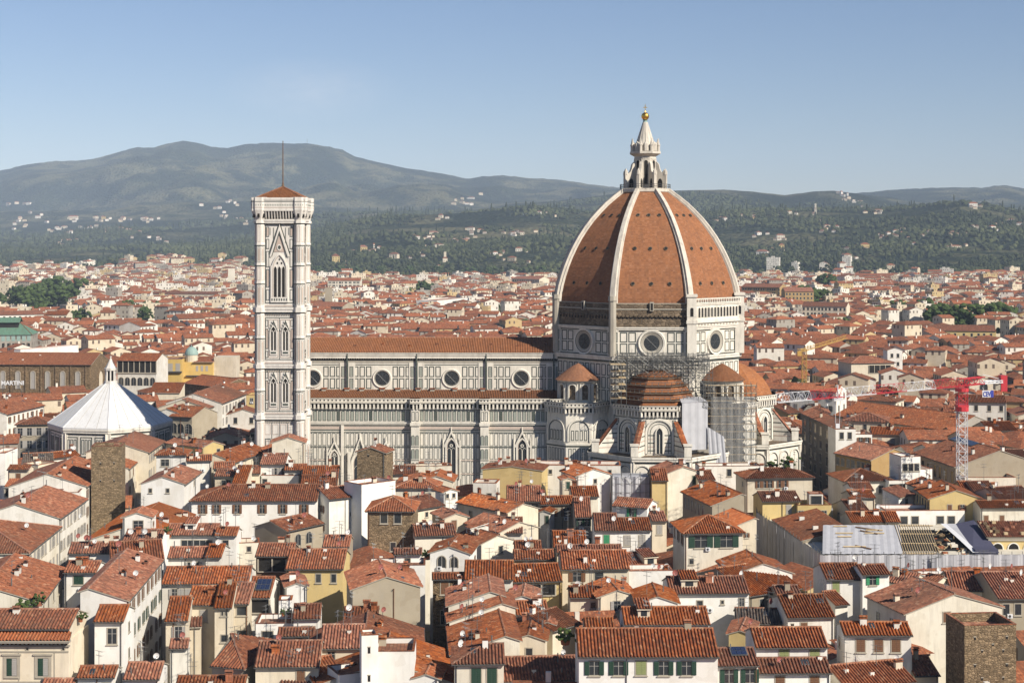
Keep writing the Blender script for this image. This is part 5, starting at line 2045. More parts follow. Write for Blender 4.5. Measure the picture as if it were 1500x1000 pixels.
def house(A, B, kind, run, wall, label, roof='tile', win=None, ewin=None, pitch=PITCH, near=True, hl=0, hr=0, cat='house', group='town houses',
          chim=None, ants=None, dishes=None, name='town_house', back=None, parapet=.7, ov=.45, extra=None, skip_foot=False, rnd=random):
    """A-B: eave line of the front wall (left to right seen from outside) at wall height; run: horizontal depth of one slope
    (S, H), or full depth (G, T, L)"""
    H = A.z
    dv = B - A
    dv.z = 0
    W = dv.length
    d = dv.normalized()
    dep = Vector((-d.y, d.x, 0))
    D = run * 2 if kind in 'SH' else run
    if back:
        D = run + back
    c = (A + B) / 2 + dep * D / 2
    yaw = math.atan2(d.y, d.x)
    root = empty(name, (c.x, c.y, 0), yaw)
    tag(root, label, cat, group)
    if not skip_foot:
        FOOT.append((c.x, c.y, W / 2, D / 2, yaw))
    hw, hd = W / 2, D / 2
    wb = MB()
    rb = MB()
    wb.box(-hw, hw, -hd, hd, 0, H, 0)
    ro = ['ridge', 'stone_trim', 'wood']
    g = .18

    def rz(y):                                       # roof height above the wall plate at depth y from the front, slopes of kind S
        return H + pitch * min(y + hd, hd - y if not back else 1e9)
    if kind == 'S':
        yr = -hd + run
        hr_z = H + pitch * run
        bk = D - run
        bz = hr_z - pitch * bk
        for sx in (-1, 1):
            if (hl and sx < 0) or (hr and sx > 0):
                continue
            wb.poly([(sx * hw, -hd, H), (sx * hw, hd, H), (sx * hw, hd, max(H, bz)), (sx * hw, yr, hr_z)], 0)
        x0, x1 = -hw - g, hw + g
        r0, r1 = x0, x1
        if hl:
            x0 = -hw - ov
            r0 = -hw + run * hl
        if hr:
            x1 = hw + ov
            r1 = hw - run * hr
        ze = H - pitch * ov + .12
        zr = hr_z + .12
        tiles(rb, (x0, -hd - ov, ze), (x1, -hd - ov, ze), (r1, yr, zr), (r0, yr, zr), near)
        tiles(rb, (x1, hd + ov, bz - pitch * ov + .12), (x0, hd + ov, bz - pitch * ov + .12), (r0, yr, zr), (r1, yr, zr), False)
        if hl:
            tiles(rb, (x0, hd + ov, ze), (x0, -hd - ov, ze), (r0, yr, zr), (r0, yr, zr), near)
            ridge_cap(rb, (x0, -hd - ov, ze + .08), (r0, yr, zr + .08))
        if hr:
            tiles(rb, (x1, -hd - ov, ze), (x1, hd + ov, ze), (r1, yr, zr), (r1, yr, zr), near)
            ridge_cap(rb, (x1, -hd - ov, ze + .08), (r1, yr, zr + .08))
        ridge_cap(rb, (r0, yr, zr + .08), (r1, yr, zr + .08))
        # gutter and eave boards
        rb.tube((x0, -hd - ov - .06, ze - .08), (x1, -hd - ov - .06, ze - .08), .075, 5, 3)
        zf = lambda x, y: zr - pitch * abs(y - yr)
    elif kind == 'H':
        r = min(hw, hd)
        zt = H + pitch * r + .12
        ze = H - pitch * ov + .12
        cs = [(-hw - ov, -hd - ov), (hw + ov, -hd - ov), (hw + ov, hd + ov), (-hw - ov, hd + ov)]
        if hw >= hd:
            p0, p1 = Vector((-hw + r, 0, zt)), Vector((hw - r, 0, zt))
            tops = [(p1, p0), (p1, p1), (p0, p1), (p0, p0)]
        else:
            p0, p1 = Vector((0, -hd + r, zt)), Vector((0, hd - r, zt))
            tops = [(p0, p0), (p1, p0), (p1, p1), (p0, p1)]
        for i in range(4):
            a, q = cs[i], cs[(i + 1) % 4]
            tiles(rb, (a[0], a[1], ze), (q[0], q[1], ze), tops[i][0], tops[i][1], near and i != 2)
            ridge_cap(rb, (a[0], a[1], ze + .1), tops[i][1] + Vector((0, 0, .08)))
        ridge_cap(rb, p0 + Vector((0, 0, .08)), p1 + Vector((0, 0, .08)))
        rb.tube((cs[0][0], cs[0][1] - .06, ze - .08), (cs[1][0], cs[1][1] - .06, ze - .08), .075, 5, 3)
        zf = lambda x, y: H + pitch * max(0, min(y + hd, hd - y, x + hw, hw - x)) + .12
    elif kind == 'G':                                # gable towards the viewer, ridge running away
        zt = H + pitch * hw
        for sy in (-1, 1):
            wb.poly([(-hw, sy * hd, H), (hw, sy * hd, H), (0, sy * hd, zt)], 0)
        ze = H - pitch * ov + .12
        y0, y1 = -hd - g, hd + g
        tiles(rb, (-hw - ov, y1, ze), (-hw - ov, y0, ze), (0, y0, zt + .12), (0, y1, zt + .12), near)
        tiles(rb, (hw + ov, y0, ze), (hw + ov, y1, ze), (0, y1, zt + .12), (0, y0, zt + .12), near)
        ridge_cap(rb, (0, y0, zt + .2), (0, y1, zt + .2))
        zf = lambda x, y: zt - pitch * abs(x) + .12
    elif kind == 'L':
        zt = H + pitch * D
        wb.poly([(-hw, hd, H), (hw, hd, H), (hw, hd, zt), (-hw, hd, zt)], 0)
        for sx in (-1, 1):
            wb.poly([(sx * hw, -hd, H), (sx * hw, hd, H), (sx * hw, hd, zt)], 0)
        ze = H - pitch * ov + .12
        tiles(rb, (-hw - g, -hd - ov, ze), (hw + g, -hd - ov, ze), (hw + g, hd + .1, zt + .15), (-hw - g, hd + .1, zt + .15), near)
        zf = lambda x, y: H + pitch * (y + hd) + .12
    else:                                            # T: flat terrace behind a coped parapet
        pz = H
        t = .25
        wb = MB()
        wb.box(-hw, hw, -hd, hd, 0, H - parapet, 0)
        wb.box(-hw, hw, -hd, -hd + t, H - parapet, H, 0)
        wb.box(-hw, hw, hd - t, hd, H - parapet, H, 0)
        wb.box(-hw, -hw + t, -hd + t, hd - t, H - parapet, H, 0)
        wb.box(hw - t, hw, -hd + t, hd - t, H - parapet, H, 0)
        rb.poly([(-hw + t, -hd + t, H - parapet + .02), (hw - t, -hd + t, H - parapet + .02), (hw - t, hd - t, H - parapet + .02), (-hw + t, hd - t, H - parapet + .02)], 2)
        for q in ((-hw - .06, hw + .06, -hd - .06, -hd + t + .04), (-hw - .06, hw + .06, hd - t - .04, hd + .06)):
            rb.box(*q, H, H + .09, 0)
        for q in ((-hw - .06, -hw + t + .04, -hd + t + .04, hd - t - .04), (hw - t - .04, hw + .06, -hd + t + .04, hd - t - .04)):
            rb.box(*q, H, H + .09, 0)
        zf = lambda x, y: H - parapet + .02
    ww = wb.build('wall', [wall, 'stone_trim'], root)
    rf = rb.build('roof', [roof, 'stone_trim', 'ridge', 'dark_metal'], root)
    # windows
    ff = Fac((-hw, -hd, 0), (1, 0, 0))
    fr = Fac((hw, -hd, 0), (0, 1, 0))
    fl = Fac((-hw, hd, 0), (0, -1, 0))

    def put(f, L, spec):
        for s in spec if isinstance(spec, list) else [spec]:
            style, us, rows = s[0], s[1], s[2] if len(s) > 2 else 1
            w, h = s[3] if len(s) > 3 else (1.0, 1.7)
            dz = s[4] if len(s) > 4 else .85
            if isinstance(us, int):
                us = [(i + .5) / us + rnd.uniform(-.02, .02) for i in range(us)]
            for rr in range(rows):
                for u in us:
                    z = H - dz - h / 2 - rr * 3.7
                    if z > 2:
                        st = style
                        if st[0] in SHUT and len(st) == 1:
                            st = st + rnd.choice('oc')
                        add_window(root, f, u * L, z, w, h, st)
    if near and H < 24 and 'rubble' not in wall and W > 3.5 and cat == 'house' and 'blank' not in label and 'plain' not in label:
        if not win and rnd.random() < .7:
            win = (rnd.choice('ppbyl'), max(1, int(W / 4)), 1, rnd.choice(((.7, .9), (.9, 1.4), (1.0, 1.6))), rnd.uniform(.7, 1.2))
        if not ewin and kind in 'SGT' and rnd.random() < .6:
            ewin = (rnd.choice('ppby'), [rnd.uniform(.25, .75)] if D < 9 else [rnd.uniform(.2, .4), rnd.uniform(.6, .8)], 2, rnd.choice(((.6, .8), (.8, 1.3))), rnd.uniform(.8, 1.8))
    if win:
        put(ff, W, win)
    if ewin:
        put(fr, D, ewin)
        put(fl, D, ewin)
    # roof clutter
    if chim is None:
        chim = rnd.choice((1, 1, 2, 2, 3, 4)) if W > 4 else rnd.choice((0, 1))
    if ants is None:
        ants = rnd.choice((1, 1, 2, 3, 4)) if near else 0
    if dishes is None:
        dishes = rnd.choice((0, 0, 1, 1)) if near else 0
    lim = -.1 if kind == 'S' else .8
    for i in range(chim):
        x, y = rnd.uniform(-hw + .6, hw - .6), rnd.uniform(-hd * .7, hd * (.2 if kind in 'SLH' else .8))
        chimney(rf, x, y, zf(x, y), rnd.uniform(.5, 1.1), rnd.uniform(.6, 1.3), rnd.choice(('white', 'cream', 'chalk', 'beige', 'tile_new')))
    for i in range(ants):
        x, y = rnd.uniform(-hw + .4, hw - .4), rnd.uniform(-hd * .5, hd * .3)
        antenna(rf, x, y, zf(x, y), rnd.uniform(0, 3.1))
    for i in range(dishes):
        x, y = rnd.uniform(-hw + .4, hw - .4), rnd.uniform(-hd * .8, hd * .1)
        dish(rf, x, y, zf(x, y), R(rnd.uniform(15, 50)) - yaw, rnd.random() < .35, rnd.choice((.42, .5)))
    if near and kind in 'SHG' and W > 4.5 and roof not in ('tile_green',):
        for i in range(rnd.choice((0, 1, 1, 2, 3))):   # vent pipes and hoods
            x, y = rnd.uniform(-hw + .5, hw - .5), rnd.uniform(-hd * .8, hd * .15)
            vb = MB()
            z = zf(x, y)
            if rnd.random() < .5:
                vb.tube((x, y, z - .2), (x, y, z + rnd.uniform(.6, 1.5)), .09, 6, 1)
            else:
                vb.box(x - .3, x + .3, y - .25, y + .25, z - .2, z + .42, 0, 2)
            vb.build('roof_vent', ['white', 'steel', 'tile'], rf)
        if rnd.random() < .35:
            x, y = rnd.uniform(-hw * .7, hw * .7), rnd.uniform(-hd * .7, -hd * .3)
            vb = MB()
            z0, z1 = zf(x, y - .55) + .16, zf(x, y + .55) + .16
            w2 = rnd.uniform(.35, .6)
            for e, m, dz in ((0, 0, 0), (.09, 1, .03)):
                vb.poly([(x - w2 + e, y - .55 + e, z0 + dz), (x + w2 - e, y - .55 + e, z0 + dz), (x + w2 - e, y + .55 - e, z1 + dz), (x - w2 + e, y + .55 - e, z1 + dz)], m)
            for (xa, ya, za), (xb, yb, zb) in (((x - w2, y - .55, z0), (x + w2, y - .55, z0)), ((x + w2, y - .55, z0), (x + w2, y + .55, z1)), ((x - w2, y + .55, z1), (x - w2, y - .55, z0))):
                vb.poly([(xa, ya, za - .25), (xb, yb, zb - .25), (xb, yb, zb), (xa, ya, za)], 0)
            vb.build('skylight', ['steel', 'glass'], rf)
        if rnd.random() < .1 and hd > 3.5 and kind == 'S':
            x, y = rnd.uniform(-hw * .6, hw * .6), -hd + 1.5
            z = zf(x, y)
            db = MB()
            w2, dd, hh_ = rnd.uniform(.8, 1.3), 2.4, rnd.uniform(1.1, 1.5)
            db.box(x - w2, x + w2, y, y + dd + 1.5, z - .3, z + hh_, 0)
            db.box(x - w2 * .5, x + w2 * .5, y - .04, y, z + .25, z + hh_ - .15, 1)
            tiles(db, (x - w2 - .2, y - .3, z + hh_ + .05), (x + w2 + .2, y - .3, z + hh_ + .05), (x + w2 + .2, y + dd + 1.5, z + hh_ + .75), (x - w2 - .2, y + dd + 1.5, z + hh_ + .75), True, 2, 0)
            db.build('dormer', [rnd.choice(('white', 'cream', 'chalk')), 'glass', roof], rf)
    if near and kind != 'T' and rnd.random() < .7:
        u = rnd.choice((-hw + .25, hw - .25, rnd.uniform(-hw * .5, hw * .5)))
        pb = MB()
        pb.tube((u, -hd - .1, 1), (u, -hd - .1, H - .1), .07, 5, 0)
        pb.tube((u, -hd - .1, H - .1), (u, -hd - ov, H - .1), .07, 5, 0)
        pb.build('downpipe', [rnd.choice(('dark_metal', 'steel', 'brown_shutter'))], ww)
    if near and rnd.random() < .22 and W > 3 and 'rubble' not in wall:
        u = rnd.uniform(.2, .8) * W
        ab = MB()
        p = ff.p(u, H - rnd.uniform(2.4, 3.4), .02)
        ab.box(p.x - .42, p.x + .42, p.y - .34, p.y, p.z, p.z + .62, 0)
        g2_ = Fac((p.x - .42, p.y - .34, p.z), (1, 0, 0))
        g2_.disc(ab, .36, .31, .23, .01, 1, 12)
        ab.build('air_unit', ['white_paint', 'dark_metal'], ww)
    HOUSES.append(root)
    return root, zf, (hw, hd, H)


TILES_ = {1: (0, 640), 2: (250, 640), 3: (500, 640), 4: (750, 660), 5: (0, 820), 6: (250, 820), 7: (500, 820), 8: (750, 820),
          9: (1000, 660), 10: (1250, 660), 11: (1000, 820), 12: (1250, 820), 13: (1150, 540), 14: (1320, 540), 15: (0, 500), 16: (180, 500), 0: (0, 0)}
ZOOM = {13: 6.667, 14: 6.667, 15: 6.25, 16: 6.25, 0: 1.0}


def h(t, kind, x0, y0, x1, y1, run, H, wall, label, **o):
    """a house read off an enlarged piece t of the photograph: eave corners and ridge line (or depth when negative)"""
    ox, oy = TILES_[t]
    s = ZOOM.get(t, 5.556)
    A = at_h(ox + x0 / s, oy + y0 / s, H)
    B = at_h(ox + x1 / s, oy + y1 / s, H)
    if run > 0:
        run = solve_run(A, B, oy + run / s, o.get('pitch', PITCH))
        if kind in 'L':
            pass
        if kind in 'SH' and 'back' not in o:
            run = min(run, 8.5)
    else:
        run = -run
    return house(A, B, kind, run, wall, label, **o)

# ------------------------------------------------------------------ houses read off the photograph, piece by piece
g2, b2, y2 = ('g', 2), ('b', 2), ('y', 2)
SM = (.7, .9)
# --- the street at the left: its left row
h(1, 'T', 742, 76, 990, 72, -6.4, 30, 'rubble', 'square rough stone tower house with flat top rising over the shaded street', cat='tower', group=None, name='tower_house', chim=1, ants=0, dishes=0, win=('h', [.3, .75], 2, (.3, .4), 3.5), parapet=1.0)
h(1, 'S', 1205, 125, 1335, 35, -7.5, 22, 'cream', 'long cream house with orange roof behind the rough stone tower on the street', roof='tile_new', win=('y', 7, 3), chim=0)
h(1, 'S', 1045, 255, 1190, 135, -7, 19.6, 'ivory', 'ivory house with shuttered row squeezed between stone tower and long cream house', win=('b', 6, 3), chim=1)
h(1, 'S', 700, 400, 900, 250, -8, 22, 'white', 'white street house with big orange roof in front of the rough stone tower', win=('b', 9, 4, (.95, 1.9)), chim=3, dishes=0)
h(1, 'S', 480, 660, 700, 505, -8, 22, 'white', 'white street house with broad brown roof below the roof terrace', win=('y', 8, 3), chim=2)
h(1, 'H', 225, 940, 480, 735, -9.5, 22, 'ivory', 'ivory corner palazzo with wide red hipped roof and skylights', roof='tile_dark', win=('y', 8, 3), chim=1)
h(1, 'T', 400, 455, 640, 450, -6, 21.5, 'chalk', 'white roof terrace with parapet and flower pots above the street', chim=1, dishes=0, ants=1)
h(1, 'G', 235, 400, 392, 385, -7, 21, 'white', 'low white gabled attic with one dark window next to the roof terrace', win=('p', [.2], 1))
h(1, 'T', -80, 130, 42, 130, -9, 25, 'chalk', 'plain white block cut by the picture edge near the baptistery', chim=0)
h(1, 'S', 65, 264, 232, 264, 232, 22.5, 'cream', 'small cream attic with one brown shutter beside the plain white block', win=('bc', [.5], 1), chim=0)
h(1, 'L', 42, 402, 190, 402, -3.2, 20.5, 'ivory', 'orange tiled lean-to shelter under the small cream attic', roof='tile_new', chim=0, dishes=0, ants=0, win=('L', [.5], 1, (4, 1.6), .5))
h(1, 'T', 310, 228, 462, 202, -5, 22.5, 'cream', 'cream flat roofed lift house among the roofs before the baptistery', chim=1, ants=1, dishes=0)
h(1, 'S', 190, 205, 430, 195, 135, 21.5, 'grey', 'grey house under a faded purple netted roof before the baptistery', roof='tile_slate', chim=1, ants=2)
h(1, 'S', 440, 172, 650, 150, 120, 21.5, 'white', 'white house with low brown roof just before the baptistery wall', chim=2)
h(1, 'S', -60, 578, 225, 576, 552, 18.5, 'cream', 'narrow strip of brown tiles over a cream wall by the picture edge', chim=1)
h(1, 'T', -60, 612, 215, 592, -6, 18, 'chalk', 'white terrace wall with clutter below the narrow tiled strip', ants=1)
# --- its right row and the houses behind
h(1, 'G', 715, 838, 1340, 838, -26, 19, 'ivory', 'broad orange roof running along the shaded street with a terrace cut in', roof='tile_new', chim=3, dishes=1)
h(1, 'G', 1000, 655, 1228, 652, -6, 23.2, 'chalk', 'white roof dormer with french window and awning on the broad orange roof', win=('l', [.55], 1, (1.7, 1.9), .6), chim=0, dishes=0, ants=0)
h(1, 'S', 1000, 850, 1300, 850, 758, 20, 'chalk', 'white house with short brown roof directly before the white dormer', dishes=2)
h(1, 'H', 1272, 147, 1510, 145, 85, 24, 'chalk', 'tall white house with hipped roof and one wide window behind the long white house', win=('l', [.3], 1, (1.8, 1.5), 1.0), chim=0)
h(2, 'S', 110, 382, 240, 285, -4.5, 23, 'chalk', 'white cubic house with pale roof standing over the shaded street', win=('p', [.6], 1, SM), chim=2, dishes=0)
h(2, 'S', 130, 195, 330, 190, 150, 23.5, 'white', 'tall blank white house behind the white cubic house', chim=2)
h(2, 'G', 105, 75, 255, 60, -9, 22, 'cream', 'cream gabled house with dark porch left of the bell tower foot', win=('L', [.35], 1, (2.2, 1.8), .4), chim=1)
h(2, 'G', 262, 85, 430, 62, -8, 22.5, 'yellow', 'narrow yellow house with crumbling roof before the dark square', win=('p', [.75], 2), chim=2, ants=1)
h(2, 'T', 435, 115, 822, 110, -5, 22, 'cream', 'low cream wall house with two dark windows at the bell tower foot', win=('p', [.17, .38], 1, (1.1, 1.2), 1.3), chim=1)
h(2, 'G', 825, 48, 1088, 45, -6, 26, 'ivory', 'ivory gabled attic touching the bell tower foot', chim=0, dishes=0)
h(2, 'S', 520, 205, 790, 110, -5, 22.4, 'cream', 'long low cream roof climbing towards the bell tower', chim=1, near=True)
h(2, 'G', 795, 128, 1088, 115, -9, 23, 'cream', 'cream gable with shallow roof before the bell tower foot', chim=1, ants=2)
h(2, 'S', 728, 222, 928, 222, 137, 23, 'chalk', 'white penthouse with striped roof and planted terrace', win=('y', [.68, .88], 1), chim=0, ants=1)
h(2, 'T', 735, 310, 1040, 312, -5, 21, 'white', 'white planted roof terrace below the white penthouse', win=('p', [.1], 1), chim=0)
h(2, 'S', 928, 268, 1100, 266, 225, 22, 'white', 'white annex with low roof beside the planted terrace', win=('p', [.3], 1), chim=1, ants=2)
h(2, 'S', 1075, 300, 1362, 298, 240, 22, 'cream', 'brown roofed house in front of the gabled cathedral portal, upper of two', chim=1)
h(2, 'S', 1060, 395, 1352, 392, 312, 20.3, 'cream', 'brown roofed house in front of the gabled cathedral portal, lower of two', chim=1, ants=1)
h(2, 'S', 350, 255, 512, 252, 206, 22, 'cream', 'little cream house with striped roof under the long low cream roof', chim=1)
h(2, 'S', 360, 318, 542, 318, 265, 21, 'cream', 'cream house with open dark loggia window and purple curtain', win=('p', [.4, .6], 1), chim=0)
h(2, 'S', 500, 385, 605, 385, 236, 20.5, 'cream', 'steep striped roof wing with white dishes at its foot', dishes=2, chim=0)
h(2, 'S', 632, 296, 726, 294, 240, 21.5, 'cream', 'small striped roof tucked between steep wing and white penthouse', chim=0)
h(2, 'S', 170, 520, 1187, 518, 392, 21, 'chalk', 'long white house with tiled roof and scattered shuttered windows', hl=1, win=[('bo', [.09, .2, .365, .565, .73, .90], 1, (.95, 1.75), .75), ('yc', [.375, .565, .73], 1, (1.1, 1.8), 6.3)], chim=3, ants=0, dishes=2)
h(2, 'S', 1240, 465, 1342, 458, 405, 20.5, 'cream', 'little cream house with reddish roof at the end of the long white house', win=('p', [.5], 1, SM), chim=1)
h(2, 'T', 1255, 495, 1338, 488, -7, 19, 'ochre', 'narrow ochre wall at the end of the long white house', chim=0, dishes=0, ants=0)
h(2, 'S', 945, 765, 1238, 700, 655, 18.6, 'beige', 'sunken house in deep shade before the long white house', win=('a', [.3, .6], 1, (1.6, 2.2), 1.0), chim=1, ants=1)
h(2, 'S', -40, 795, 366, 795, 712, 19.2, 'chalk', 'white house with a strip of five attic windows', win=('S', [.62], 1, (5.6, 1.2), 1.0), chim=0, dishes=0)
h(2, 'S', 362, 800, 532, 800, 738, 19.5, 'chalk', 'white house end with one window next to the strip of attic windows', win=('p', [.5], 1), chim=0)
h(2, 'S', -20, 980, 282, 976, 900, 18.2, 'white', 'lower white house with brown roof under the strip of attic windows', win=('y', [.6, .75], 1), chim=0)
h(2, 'S', 285, 976, 408, 976, 878, 18.6, 'white', 'white house with raised short roof under the strip of attic windows', chim=0)
h(2, 'T', 548, 862, 722, 856, -4.5, 17.5, 'ivory', 'ivory courtyard terrace before the long white house', chim=0)
h(2, 'S', 695, 966, 988, 966, 868, 18, 'wood', 'house with dark timber loggia and striped roof below the long white house', win=('L', [.45], 1, (5, 2.2), .5), chim=2, ants=1)
h(6, 'S', 940, 70, 1400, 70, -6, 18, 'yellow', 'yellow house with striped brown roof and two small windows', win=('p', [.57, .84], 1, (.8, 1.4), .9), chim=1, dishes=1)
h(2, 'S', 1240, 890, 1450, 890, 805, 17.5, 'beige', 'striped roof squeezed against the shaded white wall', chim=0)
# --- around the stone house
h(3, 'G', 128, 122, 355, 130, -5.5, 27, 'rubble', 'old stone tower with small gabled roof before the cathedral portal', cat='tower', group=None, name='tower_house', win=('h', [.4], 1, (.45, .5), .5), chim=1, ants=0, dishes=0)
h(3, 'T', 165, 388, 440, 352, -6, 24.2, 'chalk', 'white terrace penthouse with solar boiler above the stone house', chim=1, dishes=1)
h(3, 'S', -100, 505, 222, 470, 405, 21.3, 'white', 'tall white wall with tiny square windows half in diagonal shadow', win=[('h', [.56, .78], 1, (.6, .7), 3.2), ('h', [.56, .78], 1, (.6, .7), 9)], chim=1)
h(3, 'H', 213, 600, 585, 602, -5.0, 22, 'rubble', 'square stone house with hipped roof and green curtained windows', win=[('p', [.36, .66], 1, (1.3, 1.9), .4), ('p', [.56], 1, (1.0, 1.6), 6.0)], pitch=.42, chim=0, dishes=0)
h(3, 'S', 365, 302, 600, 300, 238, 21.5, 'ivory', 'long roof before the cathedral aisle beside the old stone tower', chim=1)
h(3, 'T', 520, 240, 900, 232, -4, 21.6, 'ivory', 'pale parapet wall along the cathedral square', chim=2, dishes=0)
h(3, 'H', 440, 415, 792, 416, 275, 20.6, 'ivory', 'big hipped roof with white chimney before the cathedral aisle', chim=3, ants=1)
h(3, 'G', 640, 360, 905, 362, -9, 20.8, 'ivory', 'orange roof with pale verge and box chimney before the gothic window', roof='tile_new', chim=1)
h(3, 'G', 835, 450, 946, 440, -4, 21.3, 'chalk', 'little white roof turret with two windows', win=('p', [.25, .72], 1, (.6, .8), .4), chim=0, ants=0, dishes=0)
h(3, 'T', 1072, 370, 1262, 374, -5, 22.6, 'white', 'white lift tower with pipe and air unit beside the yellow wall', win=('p', [.7], 1, (.9, .7), 2.2), chim=1, ants=0, dishes=0)
h(3, 'G', 1150, 262, 1630, 275, -9, 21, 'yellow', 'blank bright yellow gable wall in front of the cathedral', chim=3, ants=0, dishes=2, pitch=.12)
h(4, 'T', 80, 116, 884, 120, -7, 21, 'white', 'long white wall with stepped coping at the foot of the great apse', chim=4, dishes=1, ants=0)
h(3, 'S', 945, 530, 1355, 615, -4, 20, 'cream', 'cream house with slanting red roof and flue pipes', win=('p', [.27, .8], 1, (.9, 1.2), 1.2), chim=2, ants=2)
h(3, 'S', 600, 592, 832, 552, 490, 19.8, 'cream', 'cream terrace house with antenna poles right behind the stone house', win=('p', [.4], 1, SM), chim=1, ants=3)
h(3, 'G', 840, 662, 1025, 648, -7, 19.6, 'cream', 'cream roof cabin with brown door and round white dish', win=[('bc', [.42], 1, (1.0, 2.0), .5)], dishes=1, chim=0)
h(3, 'S', 600, 805, 932, 795, 712, 18, 'ivory', 'uneven red roof full of patches beside the stone house', chim=2, dishes=1)
h(3, 'S', 1010, 700, 1292, 775, -4.5, 18.6, 'cream', 'slanting red roof below the cream house with flue pipes', chim=1)
h(3, 'S', 930, 805, 1140, 870, -3.6, 17.8, 'ivory', 'short slanting roof with grey skylight sheet', chim=1)
h(3, 'G', 722, 942, 1042, 950, -9, 19, 'chalk', 'white gabled loft with two arched windows over old brick', win=[('a', [.3], 1, (1.4, 2.0), .5), ('a', [.62], 1, (1.2, 1.8), .6)], chim=1, dishes=0, ants=1)
h(3, 'S', 430, 952, 650, 950, 912, 18.6, 'chalk', 'white terrace with tiled coping at the foot of the stone house', chim=0)
h(4, 'S', -100, 668, 82, 668, 548, 18.3, 'white', 'white house with dark striped roof and round white dish', dishes=1)
# --- between the great apse and the middle
h(4, 'S', -40, 410, 232, 410, 290, 20, 'cream', 'cream house with three dark square windows and striped roof', win=('p', [.2, .5, .82], 1, (1.2, 1.5), .5), dishes=2)
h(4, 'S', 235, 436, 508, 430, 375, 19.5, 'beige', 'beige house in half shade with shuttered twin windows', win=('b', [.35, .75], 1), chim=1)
h(4, 'G', 412, 238, 500, 236, -4, 22, 'cream', 'tiny cream dormer tower with green shutter', win=('gc', [.5], 1, (.8, 1.5), .4), chim=0, ants=0, dishes=0)
h(4, 'G', 225, 498, 305, 502, -4, 18.6, 'white', 'slim white stair turret with green door shutter', win=('gc', [.75], 1, (.7, 1.5), .7), chim=0, dishes=0)
h(4, 'G', 525, 208, 800, 192, -9, 21.4, 'chalk', 'white blank house with stepped tiled roofs before the apse', win=('p', [.55], 1, SM), chim=2, ants=1)
h(4, 'S', 492, 372, 702, 370, 295, 20.4, 'ivory', 'reddish ribbed roof before the plastic wrapped block', chim=1)
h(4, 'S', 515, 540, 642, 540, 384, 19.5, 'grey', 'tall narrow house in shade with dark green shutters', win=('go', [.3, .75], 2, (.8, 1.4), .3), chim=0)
h(4, 'S', 820, 446, 1100, 466, 392, 20.6, 'chalk', 'white house with tall green french shutters', win=('Go', [.55], 1, (1.0, 2.6), .3), chim=0)
h(4, 'S', 676, 648, 862, 648, 514, 19, 'chalk', 'white house with one bright green closed shutter', win=('Gc', [.5], 1, (1.1, 1.8), .8), chim=0, ants=0)
h(4, 'S', 864, 648, 1132, 645, 552, 19, 'chalk', 'white house with two grey closed shutters', win=('yc', [.27, .72], 1, (1.1, 1.8), 1.0), chim=0)
h(4, 'S', 340, 786, 604, 786, 658, 18, 'beige', 'brown striped roof in the middle before the shaded court', chim=1)
h(4, 'S', 410, 962, 952, 958, 816, 18.5, 'cream', 'wide striped roof over a cream wall with two dark windows', win=[('bo', [.22], 1, (1.4, 1.5), .6), ('p', [.55], 1, (1.4, 1.5), .6)], chim=1, dishes=1)
h(4, 'S', 368, 826, 892, 822, 772, 18.3, 'ivory', 'thin strip of ribbed roof above the wide striped roof', chim=2)
h(4, 'S', 20, 884, 338, 882, 812, 18, 'yellow', 'pale yellow house with small green shuttered windows under a striped roof', win=('gc', [.42, .7], 1, (1.2, .7), .5), chim=0)
h(4, 'S', 28, 814, 238, 812, 738, 17.6, 'beige', 'brown striped roof with white dish in front of the shaded wall', dishes=2)
h(4, 'S', 1140, 242, 1266, 242, 150, 21, 'yellow', 'yellow house with brown ribbed roof at the corner of the apse', chim=1, ants=0)
h(4, 'G', 1266, 185, 1518, 172, -9, 21.8, 'ivory', 'ivory gabled house with balcony and green shutter below the apse', win=('gc', [.86], 1, (.9, 1.9), .8), chim=1)
h(4, 'S', 1140, 572, 1258, 570, 498, 18.4, 'cream', 'small cream backyard house with paired shutters', win=('y', [.5], 1), chim=1)
h(4, 'S', 980, 985, 1215, 968, 832, 16.6, 'beige', 'orange roof half covered by shade of the loggia house', chim=0, dishes=0)
# --- right centre
h(9, 'S', 515, 226, 1055, 216, 145, 21, 'cream', 'long cream house with brown hipped roof and grouped shutters below the apse', hl=1, hr=1, win=('bo', [.2, .27, .36, .52, .58], 1, (.9, 1.5), .6), chim=2, dishes=0)
h(9, 'S', 0, 332, 240, 446, -6.2, 21, 'beige', 'large brown roof with white gable end and arched side windows in shade', roof='tile', win=('a', [.1, .22, .34, .46, .58, .7], 1, (1.0, 2.4), .8), back=.6, chim=3, dishes=0)
h(9, 'S', 270, 530, 447, 606, -3.5, 20, 'cream', 'bright orange new roof with row of skylights beside the wrapped building', roof='tile_new', back=.4, chim=0, ants=0, dishes=0)
h(9, 'H', 15, 672, 488, 664, -5.4, 21, 'ivory', 'cream house with hipped roof and two wide brown loggia windows', win=[('go', [.28, .72], 1, (2.2, 2.1), .5), ('p', [.12], 1, SM, 4.6)], ewin=('b', 3, 1, (1.0, 1.8), .5), pitch=.40, chim=0, dishes=0)
h(9, 'S', 650, 412, 955, 407, 335, 19, 'yellow', 'low yellow house with brown roof behind the orange new roof', win=('y', [.7], 1), chim=2)
h(9, 'T', 935, 442, 1212, 440, -6, 18.4, 'yellow', 'yellow flat roofed house with dark roof and boxy white dormer', win=('l', [.1, .62, .78], 1, (1.0, 1.5), 1.2), chim=0, dishes=0)
h(9, 'T', 1032, 352, 1142, 352, -3, 20.4, 'chalk', 'boxy white framed dormer with big dark pane', win=('p', [.5], 1, (2.2, 1.7), .4), chim=0, ants=0, dishes=0, parapet=.1)
